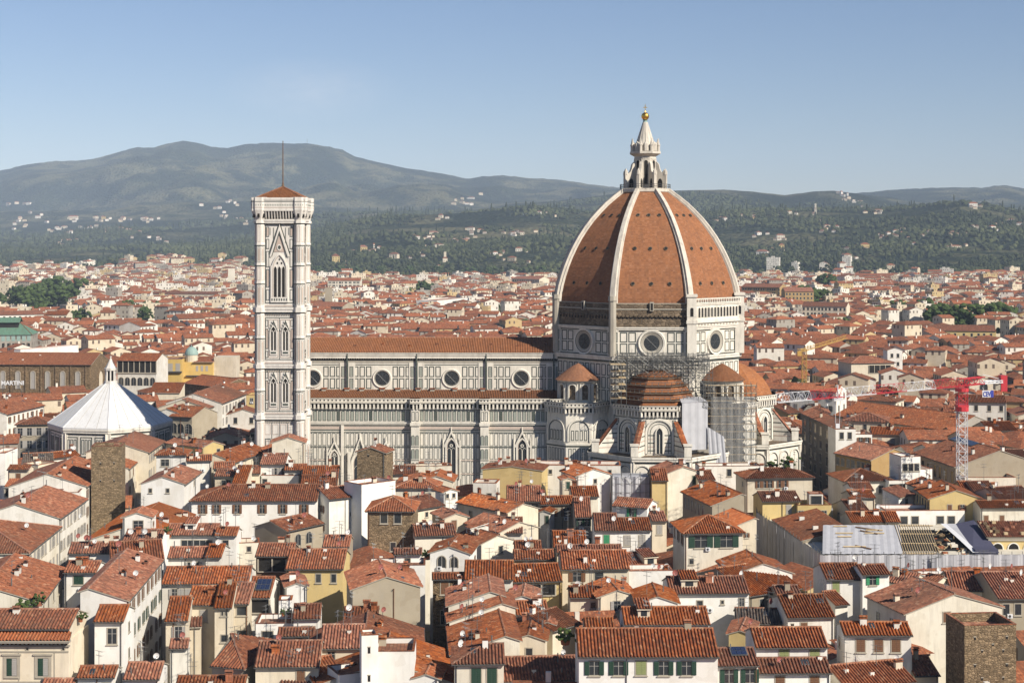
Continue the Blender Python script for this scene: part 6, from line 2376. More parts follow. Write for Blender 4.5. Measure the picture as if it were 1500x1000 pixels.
h(9, 'S', 290, 895, 420, 1005, -5, 17.8, 'white', 'steep ribbed roof with white dormer beside the loggia house', chim=0)
h(11, 'S', 545, 290, 962, 225, -8.5, 16, 'beige', 'low ribbed roof in the court beside the wrapped building', chim=0, ants=1)
h(9, 'S', 125, 235, 260, 232, 168, 20.4, 'ivory', 'small brown roof in shadow next to the ivory balcony house', chim=1)
h(9, 'T', 135, 128, 640, 122, -5, 20.5, 'white', 'low white wall with tiled notches at the foot of the eastern spurs', chim=3, dishes=1)
# --- bottom left
PALAZZO = h(5, 'S', -200, 555, 562, 555, 408, 21.2, 'cream', 'cream palazzo with bracketed cornice and two tall shuttered windows at the bottom corner', roof='tile_dark', win=('p', [.31], 1, (1.2, .6), .3), chim=1, ants=0, dishes=0, name='palazzo', cat='palace', group=None)
h(5, 'S', 770, 498, 1000, 496, 374, 21, 'chalk', 'tall white house with one grey window and small ribbed roof', win=('l', [.62], 1, (1.2, 2.1), 1.0), chim=0, dishes=0, ants=0)
h(5, 'T', 600, 400, 770, 402, -8, 20.6, 'chalk', 'white stepped side building between cornice palazzo and tall white house', chim=1, ants=1, dishes=0)
h(5, 'S', 1032, 330, 1312, 0, -5.4, 22, 'chalk', 'white street house with many green and brown shutters in steep view', win=[('bo', 8, 1, (.9, 1.7)), ('go', 8, 1, (.9, 1.7), 4.6), ('bo', 8, 2, (.9, 1.7), 8.4)], ewin=None, back=1.2, chim=3, dishes=1)
h(5, 'S', 330, 345, 530, 72, -8, 20.2, 'ivory', 'great brown roof sloping to the viewer with white box chimneys', chim=5, ants=1, dishes=0)
h(5, 'S', 525, 98, 778, 98, 16, 21.3, 'chalk', 'white dormer house with green shutter on the great brown roof', win=('gc', [.45], 1, (1.5, 1.3), .6), chim=2, dishes=0)
h(5, 'S', 632, 952, 928, 948, 868, 15.2, 'chalk', 'low white house with ribbed roof before the tall white house', win=('p', [.8], 1), chim=0, ants=1)
h(5, 'S', 1012, 966, 1292, 962, 838, 15.2, 'chalk', 'low house with brown ribbed roof below the shuttered street house', chim=0, ants=2)
h(5, 'S', 340, 1030, 590, 1030, 975, 14.2, 'white', 'sliver of ribbed roof at the bottom beside the cornice palazzo', chim=0, ants=0, dishes=0)
h(1, 'S', 560, 945, 900, 938, 860, 20.6, 'chalk', 'tiled roof with red and white dishes by the shaded street', dishes=4, chim=1)
h(1, 'S', 905, 1010, 1330, 985, 850, 20.6, 'chalk', 'orange roof with grey panel and pipes above the shuttered street house', chim=2)
# --- bottom centre left
h(6, 'S', -70, 192, 628, 186, 60, 17.6, 'white', 'long striped roof over a white wall at the end of the lane', win=('y', [.15, .22, .3], 1), chim=0, dishes=1)
h(6, 'S', 130, 362, 358, 362, 220, 17.6, 'cream', 'cream house with brown ribbed roof and angled shadow', win=('y', [.6], 1), chim=1, dishes=0)
h(6, 'S', 358, 386, 492, 384, 190, 17.8, 'cream', 'taller cream house with tiny twin windows', win=[('p', [.5, .66], 1, (.45, .6), .6), ('p', [.6], 1, (1.0, 1.0), 4.2)], chim=1, dishes=1)
h(6, 'S', -40, 496, 132, 492, 306, 17, 'cream', 'cream house with ribbed roof at the dark gap', win=('y', [.6], 1), chim=0)
h(6, 'S', 500, 352, 632, 352, 190, 17.4, 'cream', 'cream house wholly in shade with two dark windows', win=[('p', [.6], 2, (1.5, 1.3), .5)], chim=0, dishes=0)
SOLAR = h(6, 'S', 625, 302, 802, 302, 142, 17.6, 'white', 'house with blue solar panels on its roof', win=('L', [.55], 1, (3.2, 2.0), .4), chim=0, ants=0, dishes=0)
h(6, 'G', 945, 220, 1105, 212, -8, 18.4, 'chalk', 'white gabled house with metal sheet roof patch', chim=1, dishes=1)
h(6, 'S', 1000, 476, 1212, 472, 364, 16.8, 'chalk', 'white house with short striped roof over the plant terrace', chim=1)
h(6, 'T', 692, 516, 1012, 512, -6, 15.8, 'chalk', 'white plant terrace with pots and small dark opening', win=('p', [.3], 1, (1.6, .9), 1.2), chim=0, ants=1)
h(6, 'T', 880, 326, 985, 324, -3, 18, 'chalk', 'white stair tower over the plant terrace', chim=0, ants=0, dishes=0)
h(6, 'S', 876, 616, 1162, 612, 556, 15.2, 'cream', 'low cream building with dark arch under the plant terrace', win=('a', [.6], 1, (1.5, 1.3), .5), chim=0)
h(6, 'S', 690, 866, 1202, 860, 666, 16, 'cream', 'large ribbed brown roof over a cream wall with brown shutter', win=('bc', [.72], 1, (1.1, 1.6), .6), chim=1, ants=2)
h(6, 'S', 335, 856, 590, 880, 622, 15.2, 'cream', 'ribbed roof bent at a hip with a tall metal flue', hr=.8, chim=0, ants=1)
h(6, 'S', 1222, 716, 1560, 712, 532, 16.6, 'cream', 'ribbed roof with small white window beside the white bastion house', win=('l', [.25], 1, (1.0, 1.1), .5), chim=0)
h(6, 'S', 1165, 1000, 1420, 962, 800, 14, 'ivory', 'dark brown roof in shade at the foot of the white bastion house', chim=0, ants=1)
h(6, 'S', 40, 1045, 592, 1042, 950, 14, 'ivory', 'broad ribbed roof at the bottom edge of the picture', chim=1, ants=3)
h(6, 'S', -5, 716, 134, 712, 648, 14.4, 'white', 'small ribbed roof beside the shaded yard', chim=0)
h(6, 'L', 140, 540, 245, 536, -2.2, 15.2, 'cream', 'tiny tiled canopy on a cream wall', chim=0, ants=0, dishes=0)
h(6, 'S', 905, 1002, 1152, 988, 938, 13.8, 'ivory', 'low broken roof with pots before the large ribbed brown roof', chim=1)
# --- bottom centre
h(7, 'G', 92, 240, 642, 218, -13, 19, 'beige', 'large blank grey gable with red dish at its peak', chim=1, dishes=2, ants=0)
h(7, 'S', 745, 153, 1000, 150, 112, 18.2, 'rubble_brown', 'old brown stone house with framed window at the end of the alley', win=[('bc', [.38], 1, (1.3, 2.0), .5), ('l', [.38], 1, (1.3, 2.2), 5.2)], chim=0, dishes=0, ants=0)
h(7, 'S', 1005, 156, 1395, 156, 12, 18.6, 'white', 'white house with brown shutters and striped roof above the alley roofs', win=('bc', [.18, .55], 1, (1.4, 1.4), .4), chim=0, ants=2)
h(8, 'S', 0, 176, 402, 166, 38, 18, 'yellow', 'yellow house with long open loggia beneath a striped roof', win=('L', [.45], 1, (7, 1.7), .6), chim=0, ants=2)
h(7, 'T', 222, 45, 682, 40, -6, 17.8, 'chalk', 'white roof terrace behind the large blank grey gable', chim=1, dishes=0)
h(7, 'S', 870, 232, 872, 375, -6.5, 17.4, 'ivory', 'red patched roof at the head of the dark alley', win=('b', 2, 2), chim=2, dishes=1, ants=1, back=2)
h(7, 'S', 858, 385, 880, 505, -8, 16.2, 'ivory', 'patched brown roof with vents in the middle of the dark alley', win=('b', 2, 2), chim=2, dishes=2, ants=2, back=2)
h(7, 'S', 875, 520, 905, 770, -7.5, 15.4, 'ivory', 'long patched brown roof with white dish sloping to the dark alley', win=('b', 4, 2), chim=2, dishes=2, ants=3, back=2)
h(7, 'S', 920, 842, 1322, 838, 690, 18, 'ivory', 'ivory house with ribbed roof and two dark green shutters at the bottom', hl=1, win=('gc', [.44, .76], 1, (1.3, 2.0), .6), chim=1, ants=2)
h(7, 'T', 268, 742, 592, 740, -7, 19.2, 'chalk', 'plain white bastion house with red coped parapet', chim=1, ants=0, dishes=0)
h(7, 'T', 165, 612, 300, 606, -3.2, 22, 'chalk', 'white corner turret of the bastion house with slit windows', win=('h', [.45], 2, (.35, .8), 1.6), chim=0, ants=0, dishes=0, parapet=.3)
h(7, 'T', -20, 935, 270, 900, -5, 16.0, 'chalk', 'white lower wall of the bastion house with slits', win=('h', [.85], 1, (.35, .8), .8), chim=1, ants=0, dishes=0)
h(7, 'G', 590, 960, 790, 965, -5, 15.6, 'chalk', 'white sloping end wall beside the bastion house', chim=0, ants=0, dishes=0)
h(7, 'S', 912, 1000, 905, 752, -9, 14.4, 'ivory', 'plain brown roof falling towards the alley at the bottom', chim=0, ants=0, dishes=0)
h(7, 'S', 652, 705, 648, 560, -8, 15.2, 'ivory', 'brown roof with vent pipes behind the white bastion house', chim=2, ants=0)
h(7, 'S', 20, 482, 292, 480, 388, 15.4, 'white', 'small white house with solar boiler under the grey gable', chim=2, dishes=1)
# --- bottom centre right
h(8, 'S', 545, 782, 1675, 782, 566, 20, 'chalk', 'big white house with dark green shutters and ribbed roof at the bottom', win=[('go', [.11, .285, .61, .775], 1, (1.25, 1.75), .65), ('oc', [.447], 1, (1.3, 1.75), .6)], chim=1, ants=0, dishes=0)
h(8, 'S', 920, 522, 1605, 518, 388, 17.2, 'chalk', 'ribbed roof with red ridge over a narrow white wall', chim=0, ants=1)
h(8, 'G', 1022, 352, 1348, 352, -9, 17.6, 'chalk', 'white gabled house with tan roof and air unit', roof='tile', chim=0, dishes=0)
h(8, 'G', 705, 302, 1012, 292, -9, 17.2, 'cream', 'cream gabled house with brown roof and shadowed side', chim=1)
h(8, 'S', 475, 302, 722, 300, 218, 16.8, 'cream', 'cream house with striped roof and slanted shadow on its wall', win=('p', [.75], 1, SM), chim=1)
h(8, 'T', 735, 92, 1308, 84, -5, 17.8, 'chalk', 'long white terrace wall carrying air units and dishes', chim=1, dishes=4, ants=1)
h(8, 'S', 40, 442, 292, 436, 338, 15.8, 'cream', 'dark red roof with laundry beside the white dish', dishes=1)
h(8, 'G', 0, 650, 268, 655, -10, 16, 'cream', 'cream gable end half in shade under a brown roof', chim=2)
h(8, 'G', 240, 520, 340, 524, -5, 16.6, 'ochre', 'narrow ochre gabled wall with one small window', win=('p', [.45], 2, (.5, .8), .9), chim=0, ants=0, dishes=0)
h(8, 'S', 330, 575, 545, 512, 420, 16, 'cream', 'brown roof above a shaded courtyard with greenery', chim=1)
h(8, 'S', -95, 985, 545, 968, 790, 13.6, 'ivory', 'large ribbed roof at the bottom beside the big white house', chim=0, ants=0)
h(8, 'S', 602, 572, 832, 570, 474, 16.2, 'cream', 'small tiled roof with green bottles and pots behind the big white house', chim=0, ants=1)
h(8, 'G', -20, 325, 195, 328, -8, 17.0, 'chalk', 'white gable with thin orange roof edge', chim=0)
h(11, 'S', -95, 272, 538, 266, 138, 17, 'chalk', 'white house with small door, framed pane and red dish', win=[('p', [.37], 1, (.9, 1.5), 1.2), ('l', [.91], 1, (.8, 1.3), .8), ('p', [.66], 1, (.4, .5), 1.2)], chim=2, dishes=1)
GLASSR = h(11, 'S', 286, 858, 612, 853, 724, 17.6, 'white', 'small white house with glass roof light and green door shutter', win=('go', [.28, .8], 1, (1.2, 1.8), .5), chim=0, ants=0)
h(11, 'S', 600, 708, 1177, 705, 554, 18, 'chalk', 'white upper storey with two olive shutters under a ribbed roof', win=('oc', [.39, .82], 1, (1.3, 1.4), .2), chim=0, ants=0, dishes=0)
h(11, 'S', 616, 916, 1202, 912, 804, 16.2, 'chalk', 'white lower storey with brown shutters under a second ribbed roof', win=('bc', [.3, .78], 1, (1.2, 1.8), .5), chim=0, ants=0, dishes=1)
h(11, 'S', 856, 466, 1232, 458, 288, 16, 'white', 'white house with ribbed roof and small square hole window', win=[('h', [.1], 1, (.5, .5), 1.0), ('b', [.35], 1)], chim=1, dishes=0)
h(11, 'S', 770, 290, 962, 286, 214, 16.2, 'beige', 'beige chimney roof house above the white hole window house', chim=1, dishes=0)
h(11, 'S', 440, 508, 785, 516, 400, 14.4, 'grey', 'house with dark slate grey roof', roof='tile_slate', chim=0, ants=1)
h(11, 'G', 375, 600, 562, 612, -8, 15, 'yellow', 'little yellow gable with double red roof', roof='tile', chim=0)
h(11, 'S', 1172, 157, 1472, 154, 34, 18, 'chalk', 'white house with one olive shutter by the wrapped building', win=('oc', [.25], 1, (1.1, 1.7), .4), chim=0, dishes=1)
h(12, 'S', 75, 118, 292, 112, 44, 19, 'chalk', 'white house with green shutters folded open by the wrapped building', win=('Go', [.38], 1, (1.1, 1.4), .3), chim=0)
h(11, 'S', 1242, 366, 1342, 356, 260, 15.4, 'white', 'small red striped roof under the olive shutter house', chim=0, ants=1)
h(11, 'S', 1318, 606, 1860, 608, 512, 19, 'white', 'cream balcony house with three brown shutters and ribbed roof', win=[('bc', [.24, .51, .77], 1, (1.2, 1.7), .65)], chim=2, dishes=0, ants=0)
h(12, 'T', -40, 755, 478, 758, -2.4, 16.4, 'ivory', 'long stained balcony parapet of the cream balcony house', chim=0, ants=0, dishes=0)
h(12, 'S', -60, 1040, 500, 985, 842, 13.8, 'ivory', 'ribbed roof in deep shade at the bottom near the ruined tower', chim=1, ants=3)
# --- bottom right
h(12, 'G', 428, 440, 1210, 385, -12, 18, 'ivory', 'large ivory gable with asymmetric roof and one brown shutter', win=('bc', [.42], 1, (1.2, 1.5), .1), pitch=.30, chim=1, dishes=1)
h(12, 'S', 180, 290, 440, 445, -6, 17, 'ivory', 'brown roof in shade stepping down beside the large ivory gable', win=('p', 3, 1), chim=0)
h(12, 'T', 905, 532, 1325, 522, -6.8, 22, 'rubble', 'ruined square stone tower with tiled rim at the bottom corner', cat='tower', group=None, name='tower_house', win=[('h', [.2, .82], 2, (.3, .35), 1.6), ('h', [.34, .75], 2, (.25, .3), 3.4), ('h', [.55], 1, (.25, .25), 2.6)], chim=0, ants=0, dishes=0, parapet=1.2)
h(12, 'S', 1180, 314, 1500, 310, 104, 17.5, 'beige', 'beige house with broad ribbed roof and skylight before the wrapped building', win=('p', [.2, .5], 1), chim=0, dishes=2)
h(12, 'S', 790, 240, 1190, 250, 104, 17.2, 'ivory', 'ribbed roof with red dish between gable and skylight house', chim=1, dishes=1)
h(12, 'S', 268, 172, 482, 200, 104, 16.8, 'cream', 'huddle of small roofs behind the large ivory gable', chim=2)
h(12, 'S', 520, 190, 640, 215, 130, 17.6, 'cream', 'tiny gabled dormer house with white dish', dishes=1, chim=0)
h(12, 'S', 500, 936, 692, 930, 790, 13.6, 'cream', 'patch of striped roof at the foot of the ruined tower', chim=1, ants=0)
h(12, 'T', 540, 118, 790, 116, -3, 17.2, 'chalk', 'low white wall under the wrapped building', chim=0, dishes=1)
# --- right, behind the wrapped building
h(10, 'T', 265, 488, 906, 484, -7, 18, 'chalk', 'long chalky building with pairs of dark windows behind the wrapped roof', win=[('p', [.23, .37, .69, .83], 1, (1.4, 1.5), 1.2)], chim=0, dishes=0, ants=0)
h(10, 'S', -10, 583, 262, 578, 500, 17.6, 'cream', 'ribbed roof with cylinder chimney behind the wrapped roof', chim=2)
h(10, 'S', 268, 578, 378, 578, 500, 17.8, 'cream', 'short ribbed roof end next to the long chalky building', chim=0)
h(10, 'T', 390, 50, 546, 46, -6.5, 25, 'chalk', 'white modern tower block with three square windows', win=('p', [.2, .5, .8], 1, (1.1, 1.6), 1.6), chim=1, dishes=0)
h(10, 'T', 546, 150, 642, 146, -6, 22, 'chalk', 'lower white wing of the modern tower block', chim=0, dishes=0, ants=0)
h(10, 'S', 512, 312, 622, 392, -5.5, 20, 'yellow', 'yellow house with ribbed roof beside the crane mast', win=('p', 5, 2), chim=2)
h(10, 'S', 436, 264, 542, 300, -3.5, 20, 'ivory', 'small reddish roof with dish at the modern tower block', dishes=1)
h(10, 'S', 985, 340, 1162, 338, 254, 20, 'grey', 'grey fronted house with glazed roof strip', chim=0)
h(10, 'S', 896, 336, 986, 336, 252, 19.8, 'yellow', 'yellow fronted house right behind the crane mast', chim=0, dishes=0)
h(10, 'S', 1036, 464, 1480, 460, 408, 19, 'ivory', 'ivory house with two narrow brown doors behind the wrapped building', win=('bc', [.1, .39], 1, (.9, 2.0), 1.6), chim=1, dishes=0)
h(10, 'S', 1190, 402, 1480, 386, 300, 20, 'cream', 'broad dark brown roof at the picture edge', roof='tile_dark', chim=1)
h(10, 'H', -70, 250, 318, 242, 150, 19.6, 'ivory', 'wide dark hipped roof before the ochre palace', roof='tile_dark', chim=2)
h(10, 'L', 370, 380, 496, 352, -4, 18.4, 'chalk', 'slanting orange roof over a white wall in the court', chim=0, dishes=0)
h(10, 'T', 290, 242, 452, 238, -5, 20.0, 'chalk', 'white terrace with openings under the modern tower block', win=('L', [.4], 1, (4, 1.8), .8), chim=0, dishes=0)
h(10, 'S', -10, 320, 160, 318, 262, 18.8, 'chalk', 'white house with short roof under the wide dark hipped roof', chim=0)
h(10, 'S', -10, 384, 175, 380, 322, 18.2, 'cream', 'second short roof under the wide dark hipped roof', chim=1)
h(10, 'S', -20, 500, 132, 495, 402, 17.8, 'cream', 'ribbed roof with vents before the second short roof', chim=2)
h(10, 'T', 905, 218, 1322, 216, -6, 19.2, 'ivory', 'roof garden with hedges and pink parasols', chim=0, ants=0, dishes=0)
h(14, 'S', 625, 952, 1300, 950, 792, 20, 'beige', 'large dark roof with arched white lunette dormer', roof='tile_dark', chim=1, dishes=0)
GREAT = h(10, 'S', 500, 16, 832, 132, -11, 21, 'beige', 'great palace with brown roof, tall windows and solar panels', win=('p', 7, 2, (1.4, 2.8), 1.2), chim=3, dishes=0, ants=0, name='palazzo', cat='palace', group=None)
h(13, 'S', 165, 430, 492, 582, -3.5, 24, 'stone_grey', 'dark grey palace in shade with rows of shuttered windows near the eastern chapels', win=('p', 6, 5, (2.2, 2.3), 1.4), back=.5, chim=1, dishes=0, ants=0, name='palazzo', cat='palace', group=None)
h(13, 'T', 494, 590, 690, 588, -7, 24.3, 'chalk', 'white stepped roof house beside the dark grey palace, higher block', win=('p', [.3, .7], 1), chim=2, dishes=0)
h(13, 'T', 690, 640, 850, 640, -7, 22.3, 'chalk', 'white stepped roof house beside the dark grey palace, lower block', win=('b', [.3, .7], 1), chim=1, dishes=0)
h(13, 'S', 490, 822, 842, 892, -7, 20, 'ochre', 'ochre palace with gabled roof and square dark windows', win=('p', 7, 2, (1.1, 1.7), 1.0), chim=0, dishes=0, ants=0, name='palazzo', cat='palace', group=None)
h(13, 'S', 480, 455, 1600, 607, -11, 18, 'grey', 'very long hall with plain brown roof behind the crane', win=None, chim=2, dishes=0, ants=0, cat='hall', group=None, name='long_hall', near=True)
h(13, 'S', 165, 432, 432, 436, 352, 20, 'grey', 'grey house with hipped brown roof above the dark grey palace', hl=1, hr=1, chim=1)
h(13, 'S', 30, 440, 150, 425, 335, 20, 'yellow', 'sunlit yellow house with brown roof just past the eastern apse', win=('b', 3, 2), chim=1)
# --- left, around the baptistery
h(15, 'S', 62, 668, 402, 585, -8, 20, 'white', 'white row house with rooftop terrace leading towards the baptistery', win=('b', 8, 2, (1.0, 1.8), 1.0), chim=2)
h(15, 'S', -120, 640, 60, 630, 560, 20, 'cream', 'cream house with brown roof at the left end of the square', win=('p', 4, 2), chim=1)
h(15, 'H', 150, 762, 472, 756, 690, 20, 'beige', 'shaded beige palace with two rows of blue grey shutters beside the baptistery', roof='tile_dark', win=('yo', 4, 3, (1.3, 2.2), 1.0), chim=1, dishes=0, ants=0, name='palazzo', cat='palace', group=None)
h(16, 'S', 905, 567, 1128, 478, -9, 22, 'white', 'white palace with long orange roof along the street behind the bell tower', win=('y', 8, 4, (1.1, 2.0), 1.2), chim=1, dishes=0, ants=0, name='palazzo', cat='palace', group=None)
h(16, 'S', 772, 612, 916, 566, -8, 21, 'cream', 'cream house with red roof on the street behind the baptistery', win=('y', 5, 3), chim=1)
h(16, 'S', 632, 702, 772, 660, -8, 20, 'white', 'white house with red roof and brown shutters behind the baptistery', win=('b', 5, 3), chim=2)
h(16, 'S', 430, 684, 632, 694, -7, 20.6, 'beige', 'dark shaded palace with large arched windows beside the white baptistery', win=('a', 3, 2, (2.4, 3.0), 2.0), chim=1, dishes=0, ants=0, name='palazzo', cat='palace', group=None)
h(16, 'T', 1130, 490, 1230, 490, -9, 23, 'yellow', 'narrow yellow building in a gap at the foot of the bell tower', chim=0, dishes=0, ants=0)
h(16, 'L', 240, 470, 520, 470, -9, 17, 'cream', 'cream shed roof with awning below the yellow palace', chim=1, near=False)
h(16, 'S', 560, 380, 900, 420, -8, 18, 'rubble_brown', 'rough stone church flank with brown roof below the yellow palace', chim=1, near=False)

print('traced houses', len(HOUSES))

# ------------------------------------------------------------------ lettering, solar panels, the cornice palazzo
def text_part(cu, parent):
    tmp = bpy.data.objects.new('lettering', cu)
    COL.objects.link(tmp)
    bpy.context.view_layer.update()
    dg = bpy.context.evaluated_depsgraph_get()
    me = bpy.data.meshes.new_from_object(tmp.evaluated_get(dg))
    bpy.data.objects.remove(tmp)
    bpy.data.curves.remove(cu)
    return new_obj('lettering', me, parent)


def part_under(root, name):
    return [c for c in root.children if c.name.split('.')[0] == name][0]


def solar_panels(hs, u0, u1, v0, v1, nx, ny):
    """a rack of panels lying on the front slope: u across the width, v up the slope (0..1)"""
    root, zf, (hw, hd, H) = hs
    b = MB()
    x0, x1 = -hw + u0 * 2 * hw, -hw + u1 * 2 * hw
    y0, y1 = -hd + v0 * hd, -hd + v1 * hd
    def q(x, y, e):
        return (x, y, zf(x, y) + .3 + e)
    b.poly([q(x0 - .1, y0 - .1, 0), q(x1 + .1, y0 - .1, 0), q(x1 + .1, y1 + .1, 0), q(x0 - .1, y1 + .1, 0)], 1)
    for i in range(nx):
        for j in range(ny):
            a, c = x0 + (x1 - x0) * (i + .04) / nx, x0 + (x1 - x0) * (i + .96) / nx
            d, e = y0 + (y1 - y0) * (j + .04) / ny, y0 + (y1 - y0) * (j + .96) / ny
            b.poly([q(a, d, .05), q(c, d, .05), q(c, e, .05), q(a, e, .05)], 0)
    b.build('solar_panel', ['solar', 'steel'], part_under(root, 'roof'))


solar_panels(SOLAR, .3, .92, .25, .8, 3, 2)
solar_panels(GREAT, .02, .55, .80, .98, 8, 1)
solar_panels(GLASSR, .42, .8, .45, .95, 3, 2)


def finish_palazzo():
    root, zf, (hw, hd, H) = PALAZZO
    wl_ = part_under(root, 'wall')
    y = -hd - 1.25
    f = Fac((-hw, y, 0), (1, 0, 0))
    W = 2 * hw + .3
    b = MB()
    b.box(-hw, hw + .3, y, -hd, 0, 20.0, 0)
    b.box(-hw, hw + .3, -hd, hd, 0, 19.6, 0)
    for z0, z1, d in ((18.3, 18.5, .1), (14.2, 14.4, .1)):
        f.rect(b, 0, W, z0, z1, d, 1)
    for u in (W - 1.9, W - 6.7, W - 11.2):
        f.rect(b, u - .06, u + .06, 14.4, 18.3, .06, 1)
    b.build('main_storey', ['cream', 'stone_trim'], wl_)
    b = MB()
    f.rect(b, -.2, W + .3, 19.75, 20.05, .95, 0)
    f.rect(b, -.2, W + .2, 19.1, 19.3, .25, 0)
    n = int(W / .55)
    for i in range(n):
        u = W * (i + .5) / n
        q = [(0, 19.3), (.75, 19.75), (0, 19.75)]
        for sg in (-.11, .11):
            b.poly([f.p(u + sg, z, d) for d, z in q], 1)
        b.poly([f.p(u - .11, 19.3, 0), f.p(u + .11, 19.3, 0), f.p(u + .11, 19.75, .75), f.p(u - .11, 19.75, .75)], 1)
    b.build('cornice', ['grey', 'wood'], wl_)
    b = MB()
    tiles(b, f.p(-.2, 20.1, 1.0), f.p(W + .4, 20.1, 1.0), f.p(W + .1, 20.75, -1.2), f.p(-.2, 20.75, -1.2), True)
    b.build('skirt_roof', ['tile_new', 'stone_trim'], wl_)
    for px in (13.5, 59.5, -32):
        u = (px - CX) / F * 208.0 - (root.location.x - hw)
        o = add_window(wl_, f, u, 16.3, 1.45, 2.4, 'p')
        for sg in (-1, 1):
            s_ = new_obj('shutter', shutter_mesh(.66, 2.3, 'green_shutter' if sg < 0 else 'grey_shutter'), o)
            s_.location = (sg * .34, .03, 0)
        b = MB()
        f.frame(b, u - 1.15, u + 1.15, 14.7, 17.9, .28, .07, 0)
        f.rect(b, u - 1.3, u + 1.3, 17.9, 18.1, .2, 0)
        b.build('window_surround', ['stone_trim'], wl_)
    for px in (36.5, 89.5):
        u = (px - CX) / F * 208.0 - (root.location.x - hw)
        b = MB()
        f.disc_ring(b, u, 18.75, .16, .3, .06, .06, 0, 14)
        f.disc(b, u, 18.75, .17, .03, 1, 12)
        b.build('roundel', ['stone_trim', 'void'], wl_)


finish_palazzo()


# ------------------------------------------------------------------ the building under restoration
def restoration():
    FL, BL = at_h(1201, 812, 16), at_h(1108, 750, 16)
    FR = Vector((102.0, FL.y + .6, 16.0))
    root = empty('building_under_restoration', (FL.x, FL.y, 0))
    tag(root, 'large building under restoration wrapped in white sheeting with half stripped roof', 'building')
    o = Vector((FL.x, FL.y, 0))
    def L(p, z=None):
        return Vector((p.x - o.x, p.y - o.y, p.z if z is None else z))
    T = Matrix.Translation(-o)
    FOOT.append((75, 306, 26, 20, 0))
    # bare walls behind the sheets
    b = MB(T)
    b.box(FL.x + 1.5, FR.x, FL.y + 2.8, 318, 0, 15.4, 0)
    b.poly([(BL.x + 1.5, BL.y, 0), (FL.x + 1.5, FL.y + 2, 0), (FL.x + 1.5, FL.y + 2, 15.2), (BL.x + 1.5, BL.y, 15.2)], 0)
    b.poly([(BL.x + 1.5, BL.y, 15.2), (FL.x + 1.5, FL.y + 2, 15.2), (FL.x + 9, FL.y + 2, 15.2), (BL.x + 12, BL.y, 15.2)], 0)
    b.build('wall', ['ivory'], root)

    def sheet(P, Q, z0, z1, name, step=1.9, poles=True, wob=.16):
        d = Q - P
        d.z = 0
        Ln = d.length
        d.normalize()
        n_ = Vector((d.y, -d.x, 0))
        n = max(1, int(Ln / step))
        b = MB(T)
        for i in range(n):
            for k in range(4):
                a0, a1 = (i + k / 4) / n, (i + (k + 1) / 4) / n
                def w_(a, k2):
                    return n_ * (wob * math.sin(math.pi * (k2 % 4) / 4) * random.uniform(.6, 1.2) + .06 * math.sin(a * 90))
                p0, p1 = P + d * Ln * a0 + w_(a0, k), P + d * Ln * a1 + w_(a1, k + 1)
                zt = z1 - .12 * math.sin(math.pi * (k + .5) / 4)
                b.poly([(p0.x, p0.y, z0), (p1.x, p1.y, z0), (p1.x, p1.y, zt), (p0.x, p0.y, zt)], 0)
        sh = b.build(name, ['sheet'], root)
        b = MB(T)
        for i in range(n + 1):
            p = P + d * Ln * i / n - n_ * .12
            b.tube((p.x, p.y, z0 - 1), (p.x, p.y, z1 + .5), .05, 4, 0)
        for z in (z0 + .2, (z0 + z1) / 2, z1 - .1):
            p, q = P - n_ * .12, Q - n_ * .12
            b.tube((p.x, p.y, z), (q.x, q.y, z), .045, 4, 0)
        b.build('scaffold_frame', ['steel'], sh)
    sheet(BL, FL, 3.0, 16.2, 'side_sheet')
    sheet(FL, FR, 13.0, 16.0, 'front_sheet')
    BR = Vector((BL.x + 17, BL.y + 2, 0))
    sheet(Vector((BL.x, BL.y, 0)), BR, 14.0, 16.6, 'rear_sheet')
    p0, p1 = at_h(1373, 830, 14.6), at_h(1387, 830, 14.6)
    sheet(Vector((p0.x, FL.y - .4, 0)), Vector((p1.x, FL.y - .4, 0)), 8.0, 15.6, 'hanging_sheet')
    b = MB(T)
    b.box(FL.x, FR.x, FL.y + .3, FL.y + 2.4, 11.5, 11.7, 0)
    b.build('scaffold_deck', ['plank'], root)
    # the old tiled roof that is still in place
    A, B = at_h(1130.5, 761, 15.6), at_h(1172.8, 792, 15.6)
    d = (B - A).normalized()
    dep = Vector((-d.y, d.x, 0))
    b = MB(T)
    tiles(b, A, B, B + dep * 9.5 + Vector((0, 0, 2.2)), A + dep * 9.5 + Vector((0, 0, 2.2)), True)
    tr = b.build('tiled_roof', ['tile', 'stone_trim'], root)
    b = MB(T)
    b.poly([Vector((B.x, B.y, 12)), Vector((B.x, B.y, 0)) + dep * 9.5 + Vector((0, 0, 12)), B + dep * 9.5 + Vector((0, 0, 2.0)), B - Vector((0, 0, .2))], 0)
    b.poly([Vector((A.x, A.y, 12)), Vector((B.x, B.y, 12)), B - Vector((0, 0, .2)), A - Vector((0, 0, .2))], 0)
    b.build('gable', ['beige'], root)
    for t_ in (.3, .75):
        b = MB(T)
        p = A.lerp(B, t_) + dep * 4.5 + Vector((0, 0, 1.0))
        b.box(p.x - .5, p.x + .5, p.y - .4, p.y + .4, p.z - .3, p.z + .9, 0, 1)
        b.build('chimney', ['white', 'tile'], tr)
    # sheeted slope with battens, then bare rafters
    y0, y1, z0, z1 = FL.y + 2.6, 302.0, 15.6, 18.3
    def s(x, t_, e=0.0):
        return Vector((x + 3.0 * t_, y0 + (y1 - y0) * t_, z0 + (z1 - z0) * t_ + e))
    xa, xb, xc = FL.x + 1, 72.5, 79.0
    b = MB(T)
    n = 22
